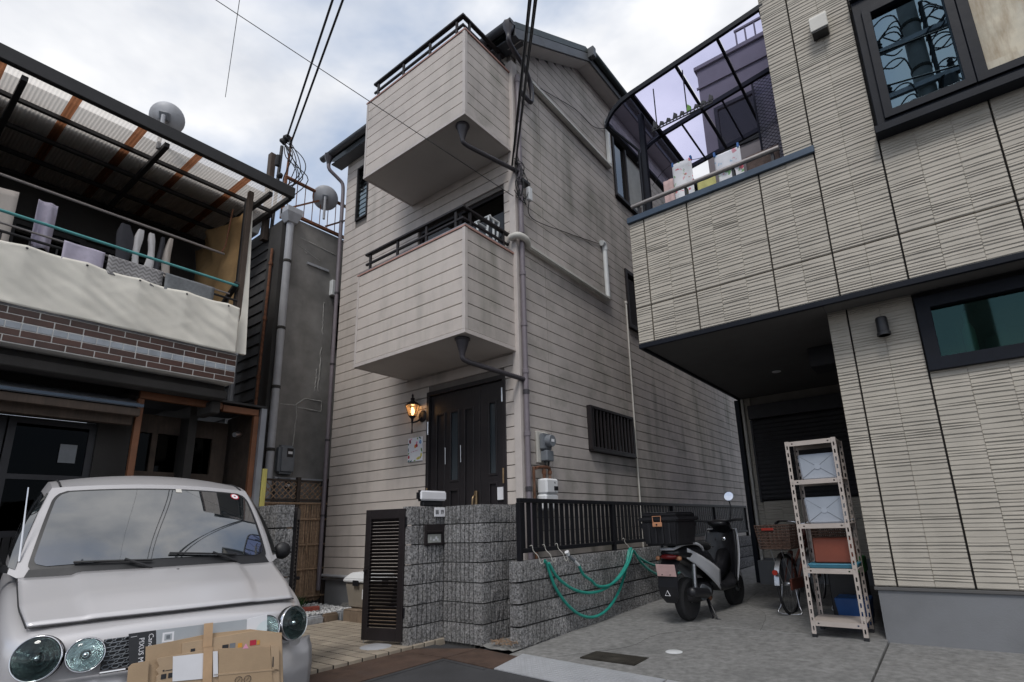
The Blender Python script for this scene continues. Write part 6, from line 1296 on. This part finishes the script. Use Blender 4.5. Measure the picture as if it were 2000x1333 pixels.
sheet('back_carton', [(-.172, .638), (.10, .658), (.30, .652), (.47, .61), (.495, .25), (-.14, .25)], .098, 'cardboard'); sheet('middle_carton', [(-.02, .632), (.34, .642), (.465, .60), (.49, .25), (0, .25)], .106, 'cardboard_pale')
sheet('front_flap', [(-.235, .560), (-.222, .574), (-.155, .576), (-.14, .25), (-.225, .25)], .112, 'cardboard'); FCt = sheet('front_carton', [(-.125, .574), (-.118, .582), (.10, .588), (.40, .552), (.445, .535), (.47, .25), (-.10, .25), (-.118, .50), (-.108, .51), (-.122, .53), (-.110, .545)], .118, 'cardboard_pale')
sheet('side_panel', [(.145, .583), (.40, .553), (.43, .30), (.16, .33)], .1245, 'cardboard'); sheet('side_panel', [(.402, .560), (.447, .545), (.452, .43), (.415, .44)], .1250, 'cardboard_pale'); sheet('lower_flap', [(.13, .468), (.425, .437), (.43, .431), (.13, .46)], .1262, 'cardboard_pale', t=.002)
sheet('paper_label', [(-.058, .580), (.10, .572), (.112, .452), (-.05, .468)], .1215, 'paper_white', t=.001); sheet('paper_label', [(.118, .575), (.140, .573), (.15, .455), (.128, .455)], .1262, 'paper_white', t=.001)
sheet('tape_band', [(.070, .712), (.112, .712), (.115, .598), (.073, .60)], .1138, 'tape', t=.001); sheet('tape_band', [(.073, .60), (.115, .598), (.130, .25), (.09, .25)], .1275, 'tape', t=.001)
for (y, z, w_, h_, m_, xx) in ((-.10, .508, .022, .022, 'ink', .1195), (-.07, .508, .022, .022, 'ink', .1195), (.0, .615, .004, .03, 'ink', .0995), (.05, .615, .02, .02, 'plastic_grey', .0995), (.165, .595, .03, .022, 'ink', .1075), (.20, .597, .028, .024, 'plastic_grey', .1075), (.24, .592, .022, .022, 'pnt_amber', .1075), (.30, .597, .032, .026, 'pnt_red', .1075), (.335, .592, .016, .022, 'pnt_amber', .1075), (.415, .50, .006, .05, 'ink', .1264), (.02, .60, .02, .03, 'ink', .1075)):
    sheet('printed_mark', [(y, z), (y+w_, z), (y+w_, z-h_), (y, z-h_)], xx+.0004, m_, t=.0003)
sheet('printed_mark', [(.26, .565), (.275, .588), (.29, .562)], .1252, 'pnt_pink', t=.0003)
flat_text('■ ▬▬▬', .010, 'ink', -.075, .522, .1192, 0); flat_text('⊘ ⊘', .026, 'ink', .27, .415, .1272, rad(-4))
# ================================================================== SCOOTER
mat('scooter_silver', (.66, .67, .70), .3, .1, v=(5, .04), b=None); mat('plate_pink', (.62, .42, .40), .5, v=(9, .1)); mat('tail_red', (.16, .012, .012), .2, v=(9, .1), b=None); mat('scooter_black', (.014, .014, .017), .32, v=(8, .15), b=None); mat('latch_orange', (.55, .26, .14), .45)
SCO = thing('scooter', 'silver and black motor scooter with a black top box beside the low wall', 'scooter', (1.37, 1.28, .055), rad(84))
def L_(mb, nm, m, par=SCO, **k): return mb.build(nm, m, par, local=True, **k)
def wheel2(nm, x, r, w_):
    w = bpy.data.objects.new(nm, None); COL.objects.link(w); w.parent = SCO
    L_(MB().lathe([(r*.62, -w_*.4), (r*.85, -w_*.5), (r*.97, -w_*.32), (r, 0), (r*.97, w_*.32), (r*.85, w_*.5), (r*.62, w_*.4)], (x, 0, r), (0, 1, 0), n=36), 'tyre', 'rubber', w, smooth=True)
    L_(MB().lathe([(r*.58, -w_*.3), (r*.62, -w_*.34), (r*.62, w_*.34), (r*.58, w_*.3)], (x, 0, r), (0, 1, 0), n=28, cap=False), 'rim', 'plastic_black', w, smooth=True)
    for k in range(5):
        t = k*2*math.pi/5; L_(MB().bar((x, 0, r), (x+r*.6*math.cos(t), 0, r+r*.6*math.sin(t)), .03, .04, (0, 1, 0)), 'spoke', 'plastic_black', w)
    L_(MB().lathe([(.04, -.06), (.05, 0), (.04, .06)], (x, 0, r), (0, 1, 0), n=14), 'hub', 'steel', w, smooth=True)
wheel2('wheel', 0, .235, .12); wheel2('wheel', 1.27, .235, .11)
def loft(secs, k=14, p=2.6):
    mb = MB()
    for (x, zc_, hw, hh) in secs:
        for i in range(k):
            t = 2*math.pi*i/k; c, s = math.cos(t), math.sin(t); mb.v.append((x, hw*math.copysign(abs(c)**(2/p), c), zc_+hh*math.copysign(abs(s)**(2/p), s)))
    for i in range(len(secs)-1):
        for j in range(k): mb.f.append((i*k+j, i*k+(j+1) % k, (i+1)*k+(j+1) % k, (i+1)*k+j))
    mb.f.append(tuple(range(k))[::-1]); mb.f.append(tuple((len(secs)-1)*k+j for j in range(k))); return mb
L_(loft([(-.36, .755, .085, .035), (-.28, .755, .12, .06), (-.1, .74, .15, .09), (.15, .70, .17, .12), (.4, .62, .16, .15), (.55, .52, .13, .12)]), 'tail_cowl', 'scooter_black', smooth='all')
for sg in (-1, 1):
    L_(MB().grid(14, 6, lambda u, v: (-.16+.74*u, sg*(.145+.04*math.sin(u*2.6)-.02*v), .80-.26*u-.03*u*u-(.11+.12*u)*v)), 'side_panel', 'scooter_silver', smooth='all', solid=.008)
    L_(MB().tube(smoothpath([(-.36, sg*.08, .80), (-.2, sg*.13, .845), (.0, sg*.165, .845), (.14, sg*.165, .80), (.2, sg*.15, .76)], 5), .016, 8), 'grab_rail', 'scooter_silver', smooth='all')
    L_(MB().obox((.22, sg*.19, .69), (.14, .006, .018), Matrix.Rotation(rad(18), 3, 'Y')), 'side_badge', 'plastic_black')
L_(MB().tube(smoothpath([(-.36, -.08, .80), (-.385, 0, .80), (-.36, .08, .80)], 5), .016, 8), 'grab_rail', 'scooter_silver', smooth='all')
L_(loft([(-.2, .835, .10, .03), (-.05, .85, .13, .045), (.25, .82, .135, .05), (.45, .80, .12, .055), (.58, .78, .07, .04)]), 'seat', 'rubber', smooth='all')
L_(loft([(-.39, .715, .06, .02), (-.36, .715, .10, .03), (-.30, .71, .12, .035)]), 'tail_light', 'tail_red', smooth='all')
for sg in (-1, 1): L_(loft([(-.37, .70, .02, .02), (-.34, .70, .03, .025)]), 'indicator', 'latch_orange', smooth='all').location = (0, sg*.13, 0)
# rear mudguard, number plate
L_(MB().add([(-.31, -.11, .68), (-.31, .11, .68), (-.40, -.12, .56), (-.40, .12, .56), (-.42, -.12, .40), (-.42, .12, .40), (-.40, -.11, .30), (-.40, .11, .30), (-.37, -.06, .23), (-.37, .06, .23)], [(0, 1, 3, 2), (2, 3, 5, 4), (4, 5, 7, 6), (6, 7, 9, 8)]), 'mudguard', 'scooter_black', solid=.012)
L_(MB().obox((-.43, 0, .575), (.006, .235, .13), Matrix.Rotation(rad(-12), 3, 'Y')), 'number_plate', 'plate_pink', bevel=.002)
for sg in (-1, 1): L_(MB().lathe([(.006, 0), (.006, .006)], (-.432, sg*.05, .53), (-1, 0, 0), n=8), 'plate_bolt', 'plastic_black')
tri = [(-.4345, .035*math.cos(a_), .33+.035*math.sin(a_)) for a_ in (math.pi/2, math.pi*7/6, math.pi*11/6)]
L_(MB().tube(tri, .005, 4, closed=True), 'emblem', 'paper_white')
# engine, exhaust, suspension, stand
L_(loft([(-.08, .26, .06, .06), (.05, .28, .13, .10), (.25, .30, .15, .12), (.42, .30, .12, .10), (.5, .30, .06, .06)]), 'engine', 'plastic_black', smooth='all')
for k in range(4): L_(MB().lathe([(.09-.018*k, 0), (.09-.018*k, .012)], (.12+.05*k, -.14, .30), (0, -1, 0), n=20), 'engine_cover', 'plastic_grey')
L_(MB().tube([(-.24, -.17, .34), (-.2, -.17, .335), (.14, -.17, .29), (.2, -.16, .27)], [.045, .055, .055, .03], 14), 'exhaust', 'plastic_black', smooth='all'); L_(MB().tube([(.2, -.16, .27), (.35, -.1, .2), (.5, -.04, .2)], .022, 8), 'exhaust_pipe', 'rust', smooth='all')
for sg in (-1, 1): L_(MB().tube([(-.03, sg*.12, .30), (-.02, sg*.13, .62)], .026, 10), 'shock_absorber', 'steel', smooth=True)
for sg in (-1, 1): L_(MB().tube([(.32, sg*.08, .2), (.27, sg*.16, .02), (.22, sg*.17, .0)], .014, 8), 'stand_leg', 'plastic_black', smooth=True)
L_(MB().tube([(.30, -.1, .22), (.20, -.24, .01), (.23, -.27, .0)], .011, 8), 'side_stand', 'plastic_black', smooth=True)
# floor, leg shield, front
L_(loft([(.5, .36, .15, .06), (.7, .30, .165, .045), (.95, .31, .17, .05), (1.06, .40, .17, .06)], p=3.5), 'floorboard', 'plastic_black', smooth='all')
L_(MB().grid(11, 13, lambda u, v: (1.0+.06*v+.10*(1-(2*u-1)**2)-.03*math.sin(v*3.1), (u*2-1)*(.165+.055*math.sin(v*2.6)), .36+.62*v)), 'leg_shield', 'scooter_black', smooth='all', solid=.02)
L_(MB().grid(11, 13, lambda u, v: (1.045+.06*v+.14*(1-(2*u-1)**2)-.03*math.sin(v*3.1), (u*2-1)*(.172+.06*math.sin(v*2.6)), .35+.64*v)), 'front_apron', 'scooter_silver', smooth='all', solid=.015)
for sg in (-1, 1): L_(MB().tube([(1.03+.06*v/12-.03*math.sin(v/12*3.1), sg*(.172+.06*math.sin(v/12*2.6)), .35+.63*v/12) for v in range(13)], .007, 6), 'shield_edge', 'scooter_silver', smooth='all')
L_(loft([(.55, .44, .07, .10), (.7, .42, .05, .08), (.9, .48, .06, .1), (1.05, .6, .1, .14)]), 'centre_tunnel', 'scooter_black', smooth='all')
L_(MB().lathe([(.0, .02), (.022, .02), (.03, .012), (.03, 0)], (.985, -.07, .86), (-1, 0, .1), n=18), 'ignition_lock', 'chrome', smooth='all'); L_(MB().lathe([(.012, .02), (.014, 0)], (.99, .05, .86), (-1, 0, .1), n=12), 'hook', 'chrome'); L_(MB().tube(smoothpath([(.99, .12, .80), (.95, .13, .78), (.96, .10, .76), (.99, .09, .77)], 4), .006, 6), 'bag_hook', 'chrome')
L_(loft([(1.10, .33, .02, .02), (1.2, .43, .075, .04), (1.3, .46, .08, .05), (1.45, .38, .06, .04), (1.52, .28, .03, .02)]), 'front_fender', 'scooter_silver', smooth='all')
for sg in (-1, 1): L_(MB().tube([(1.27, sg*.075, .235), (1.16, sg*.075, .56)], .02, 8), 'fork', 'plastic_black', smooth=True)
L_(loft([(.93, 1.055, .05, .02), (.98, 1.06, .13, .04), (1.06, 1.05, .14, .06), (1.14, 1.0, .12, .08), (1.2, .93, .09, .08), (1.22, .85, .06, .05)]), 'handlebar_cover', 'scooter_black', smooth='all')
for sg in (-1, 1):
    L_(MB().tube([(1.0, sg*.12, 1.08), (.97, sg*.25, 1.10), (.94, sg*.36, 1.10)], [.014, .016, .018], 10), 'grip', 'rubber', smooth='all'); L_(MB().tube([(1.03, sg*.18, 1.08), (1.05, sg*.26, 1.09), (1.02, sg*.34, 1.09)], .007, 6), 'brake_lever', 'steel', smooth='all')
    if sg > 0: continue
    mr = bpy.data.objects.new('mirror', None); COL.objects.link(mr); mr.parent = SCO
    L_(MB().tube(smoothpath([(1.03, sg*.16, 1.1), (1.03, sg*.19, 1.24), (1.04, sg*.17, 1.35)], 4), .008, 6), 'stalk', 'plastic_black', mr, smooth='all')
    c = Vector((1.05, sg*.17, 1.40)); ax = Vector((-1, sg*.12, .33)).normalized()
    L_(MB().lathe([(.0, -.035), (.04, -.03), (.062, -.01), (.064, .004)], c, ax, n=20, cap=False), 'shell', 'plastic_black', mr, smooth='all'); L_(MB().lathe([(.06, .0), (.0, .001)], c, ax, n=20, cap=False), 'mirror_glass', 'chrome', mr, smooth='all')
# top box: stands on the rear carrier, a thing of its own
TBX = thing('top_box', 'black plastic top box with an orange latch on the scooter carrier', 'storage box', (1.37, 1.28, .055), rad(84))
L_(MB().obox((-.25, 0, .880), (.28, .18, .02), Matrix.Rotation(0, 3, 'Z')), 'carrier', 'plastic_black', bevel=.006)
def T_(mb, nm, m, **k): return mb.build(nm, m, TBX, local=True, **k)
T_(MB().add([(-.46, -.19, .895), (-.07, -.19, .895), (-.07, .19, .895), (-.46, .19, .895), (-.49, -.225, 1.16), (-.04, -.225, 1.16), (-.04, .225, 1.16), (-.49, .225, 1.16)], [(0, 3, 2, 1), (4, 5, 6, 7), (0, 1, 5, 4), (1, 2, 6, 5), (2, 3, 7, 6), (3, 0, 4, 7)]), 'tub', 'plastic_black', bevel=.018, seg=2)
T_(MB().box((-.505, -.24, 1.162), (-.025, .24, 1.205)), 'rim', 'plastic_black', bevel=.012, seg=2); T_(MB().box((-.49, -.225, 1.206), (-.04, .225, 1.245)), 'lid', 'plastic_black', bevel=.025, seg=2)
for y in (-.14, .14): T_(MB().box((-.47, y-.05, 1.2455), (-.06, y+.05, 1.262)), 'lid_rib', 'plastic_black', bevel=.008)
for y in (-.12, -.04, .04, .12): T_(MB().box((-.492, y-.012, .92), (-.480, y+.012, 1.14)), 'tub_rib', 'plastic_black', bevel=.004)
T_(MB().box((-.517, -.055, 1.10), (-.495, .055, 1.15)), 'latch', 'latch_orange', bevel=.006); T_(MB().tube([(-.512, -.045, 1.15), (-.512, -.05, 1.215), (-.512, .05, 1.215), (-.512, .045, 1.15)], .005, 6), 'latch_bail', 'latch_orange'); T_(MB().lathe([(.009, 0), (.009, .006)], (-.517, 0, 1.125), (-1, 0, 0), n=10), 'lock', 'plastic_black')
TBX.scale = (1.05, 1.06, 1.0); TBX.location.z = .0
# ================================================================== BICYCLE
mat('bike_red', (.16, .05, .035), .4, v=(9, .15)); mat('wicker', (.075, .04, .028), .7, v=(40, .4), b=(90, .4)); mat('reflector_red', (.32, .03, .02), .25, v=(9, 0), b=None)
def bicycle(lab, loc, ang, fr):
    b = thing('bicycle', lab, 'bicycle', loc, ang, 'bicycles in the carport'); R_ = .325
    def B_(mb, nm, m, par=b, **k): return mb.build(nm, m, par, local=True, **k)
    for x in (0, 1.08):
        w = bpy.data.objects.new('wheel', None); COL.objects.link(w); w.parent = b
        B_(MB().tube([(x+R_*math.cos(t*math.pi/18), 0, R_+R_*math.sin(t*math.pi/18)) for t in range(36)], .017, 8, closed=True), 'tyre', 'rubber', w, smooth='all'); B_(MB().tube([(x+(R_-.02)*math.cos(t*math.pi/18), 0, R_+(R_-.02)*math.sin(t*math.pi/18)) for t in range(36)], .009, 6, closed=True), 'rim', 'steel', w, smooth='all')
        sp_ = MB()
        for k in range(18):
            t = k*math.pi/9; sp_.tube([(x+.02*math.cos(t+1), (.025 if k % 2 else -.025), R_+.02*math.sin(t+1)), (x+(R_-.025)*math.cos(t), 0, R_+(R_-.025)*math.sin(t))], .0014, 4)
        tag(B_(sp_, 'spokes', 'steel', w), kind='stuff'); B_(MB().lathe([(.02, -.045), (.03, 0), (.02, .045)], (x, 0, R_), (0, 1, 0), n=12), 'hub', 'steel', w, smooth='all')
        B_(MB().grid(14, 4, lambda u, v: (x+(R_+.035)*math.cos(.5+u*2.6), (v-.5)*.055, R_+(R_+.035)*math.sin(.5+u*2.6))), 'mudguard', 'steel', smooth='all')
    for p, q, r_ in (((0, .05, R_), (.30, .03, .29), .009), ((0, -.05, R_), (.30, -.03, .29), .009), ((.30, 0, .29), (.22, 0, .76), .015), ((0, .04, R_), (.23, .02, .68), .008), ((0, -.04, R_), (.23, -.02, .68), .008), ((.30, 0, .29), (.86, 0, .78), .018), ((.26, 0, .5), (.83, 0, .86), .016), ((.88, 0, .70), (.80, 0, 1.0), .02), ((.88, .05, .70), (1.08, .05, R_), .012), ((.88, -.05, .70), (1.08, -.05, R_), .012)):
        B_(MB().tube([p, q], r_, 8), 'frame_tube', fr, smooth='all')
    B_(loft([(.08, .80, .09, .02), (.15, .815, .085, .03), (.28, .81, .04, .025), (.36, .80, .02, .018)]), 'saddle', 'plastic_black', smooth='all')
    B_(MB().tube(smoothpath([(.66, .27, 1.02), (.74, .26, 1.04), (.82, .12, 1.03), (.81, 0, 1.0), (.82, -.12, 1.03), (.74, -.26, 1.04), (.66, -.27, 1.02)], 5), .011, 8), 'handlebar', 'chrome', smooth='all')
    for sg in (-1, 1): B_(MB().tube([(.62, sg*.272, 1.01), (.72, sg*.265, 1.035)], .017, 8), 'grip', 'plastic_black', smooth='all')
    B_(MB().lathe([(.09, -.006), (.09, .006)], (.30, -.045, .29), (0, 1, 0), n=24), 'chainring', 'steel'); B_(MB().obox((.19, -.07, .33), (.62, .025, .13), Matrix.Rotation(0, 3, 'Z')), 'chain_guard', fr, bevel=.01)
    for sg in (-1, 1): B_(MB().tube([(.30, sg*.08, .29), (.30+sg*.05, sg*.1, .29-.15*sg), (.30+sg*.05, sg*.18, .29-.15*sg)], .008, 6), 'pedal', 'steel', smooth='all')
    B_(MB().tube(smoothpath([(0, .07, R_), (-.03, .10, .1), (-.08, .12, .012), (-.08, -.12, .012), (-.03, -.10, .1), (0, -.07, R_)], 4), .008, 6), 'stand', 'steel', smooth='all')
    for y in (-.06, .06): B_(MB().tube([(.18, y, .70), (-.25, y, .72), (0, y, R_)], .006, 6), 'carrier', 'steel')
    bk = bpy.data.objects.new('basket', None); COL.objects.link(bk); bk.parent = b
    for j in range(9):
        z = .74+j*.032; k_ = .85+.15*j/8; B_(MB().tube([(-.10+.19*k_*c, .20*k_*s, z) for c, s in ((-1, -1), (1, -1), (1, 1), (-1, 1))], .008, 5, closed=True), 'weave', 'wicker', bk)
    for (c, s) in [(c/4, s) for c in range(-4, 5) for s in (-1, 1)]+[(c, s/4) for s in range(-3, 4) for c in (-1, 1)]: B_(MB().tube([(-.10+.162*c, .17*s, .735), (-.10+.19*c, .20*s, 1.0)], .006, 4), 'stake', 'wicker', bk)
    B_(MB().obox((-.10, 0, .735), (.33, .35, .01), Matrix.Rotation(0, 3, 'Z')), 'base', 'wicker', bk)
    B_(MB().obox((-.296, .05, .955), (.012, .14, .03), Matrix.Rotation(0, 3, 'Z')), 'reflector', 'reflector_red', bk, bevel=.004); B_(MB().lathe([(.03, 0), (.03, .02)], (-.36, 0, .48), (-1, 0, 0), n=12), 'tail_reflector', 'reflector_red')
    return b
bicycle('town bicycle with a wicker basket standing beside the steel shelf', (2.28, 2.12, .075), rad(84), 'bike_red')
bicycle('bicycle half hidden behind the steel shelf', (2.78, 2.5, .085), rad(88), 'pnt_teal')
# ================================================================== STEEL SHELF
mat('shelf_cream', (.50, .435, .39), .5, v=(7, .08), b=None, streak=.2, scol=(.3, .26, .22)); mat('box_pale', (.40, .44, .50), .4, v=(5, .06), b=None); mat('crate_rust', (.22, .055, .03), .55); mat('tray_blue', (.05, .22, .32), .45); mat('crate_green', (.04, .26, .05), .5); mat('tub_blue', (.03, .10, .30), .45)
SF = thing('steel_shelf', 'tall cream slotted-angle shelf standing at the carport entrance', 'shelf', (2.93, 1.15, 0))
x0, x1, y0, y1 = 2.70, 3.165, .98, 1.42
for px, sx in ((x0, 1), (x1, -1)):
    for py, sy in ((y0, 1), (y1, -1)):
        zb = gz(py)
        p = bpy.data.objects.new('upright', None); COL.objects.link(p); attach(p, SF)
        holes = [(px+sx*.012, px+sx*.026, zb+.06+.075*k, zb+.06+.075*k+.04) for k in range(24)]
        holes = [(min(h[0], h[1]), max(h[0], h[1]), h[2], h[3]) for h in holes]
        panel_mb((min(px, px+sx*.038), max(px, px+sx*.038)), (zb+.02, 1.915), holes, .003, lambda u, v, d: (u, py+sy*d, v)).build('angle_face', 'shelf_cream', p)
        box('angle_return', (px, py+sy*.0032, zb+.02), (px+sx*.003, py+sy*.038, 1.915), 'shelf_cream', p); box('foot', (px-.002*sx, py-.003*sy, zb-.002), (px+sx*.042, py+sy*.042, zb+.03), 'plastic_black', p)
for z in (1.865, 1.475, 1.045, .625, .15):
    s = panel_mb((x0+.004, x1-.004), (z, z+.045), [(x0+.06, x0+.075, z+.016, z+.03), (x1-.075, x1-.06, z+.016, z+.03)], .002, lambda u, v, d: (u, y0+.0045+d, v)).build('shelf_board', 'shelf_cream', SF)
    box('shelf_top', (x0+.004, y0+.0068, z+.040), (x1-.004, y1-.005, z+.0445), 'shelf_cream', s); box('shelf_back', (x0+.004, y1-.0048, z), (x1-.004, y1-.003, z+.0445), 'shelf_cream', s)
def pale_box(lab, z):
    t = thing('pale_box', lab, 'storage box', (2.95, 1.2, z), group='pale boxes on the shelf')
    MB().add([(2.80, 1.08, z), (3.12, 1.08, z), (3.12, 1.38, z), (2.80, 1.38, z), (2.785, 1.06, z+.255), (3.125, 1.06, z+.255), (3.125, 1.39, z+.255), (2.785, 1.39, z+.255)], [(0, 3, 2, 1), (4, 5, 6, 7), (0, 1, 5, 4), (1, 2, 6, 5), (2, 3, 7, 6), (3, 0, 4, 7)]).build('body', 'box_pale', t, bevel=.012, seg=2)
    for sg in (-1, 1): MB().tube([(2.955-.145*sg, 1.077, z+.02), (2.955+.15*sg, 1.063, z+.235)], .0025, 5).build('rib', 'plastic_grey', t)
    MB().lathe([(.03, 0), (.03, .004)], (2.955, 1.071, z+.127), (0, -1, 0), n=16).build('boss', 'box_pale', t)
pale_box('pale plastic box with a cross rib on the upper shelf', 1.522); pale_box('pale plastic box with a cross rib on the middle shelf', 1.092)
tag(MB().box((2.80, 1.08, .715), (3.13, 1.38, .95)).build('rust_crate', 'crate_rust', bevel=.012), 'rust red plastic crate on the shelf below the pale boxes', 'crate'); tag(MB().add([(2.76, 1.02, .672), (3.15, 1.02, .672), (3.15, 1.4, .672), (2.76, 1.4, .672), (2.74, 1.0, .712), (3.16, 1.0, .712), (3.16, 1.41, .712), (2.74, 1.41, .712)], [(0, 3, 2, 1), (4, 5, 6, 7), (0, 1, 5, 4), (1, 2, 6, 5), (2, 3, 7, 6), (3, 0, 4, 7)]).build('blue_tray', 'tray_blue', bevel=.006), 'thin blue tray under the rust red crate', 'tray')
tag(MB().box((2.72, 2.0, .55), (3.1, 2.3, .72)).build('green_crate', 'crate_green', bevel=.012), 'green crate seen through the lower bay of the shelf', 'crate'); tag(MB().box((2.73, 2.02, .07), (3.09, 2.28, .548)).build('grey_bin', 'plastic_black', bevel=.012), 'dark bin carrying the green crate behind the shelf', 'bin')
tag(MB().add([(2.86, 1.6, .06), (3.12, 1.6, .06), (3.12, 1.85, .06), (2.86, 1.85, .06), (2.83, 1.56, .34), (3.15, 1.56, .34), (3.15, 1.9, .34), (2.83, 1.9, .34)], [(0, 3, 2, 1), (4, 5, 6, 7), (0, 1, 5, 4), (1, 2, 6, 5), (2, 3, 7, 6), (3, 0, 4, 7)]).build('blue_tub', 'tub_blue', bevel=.012), 'blue tub on the floor behind the shelf', 'tub')
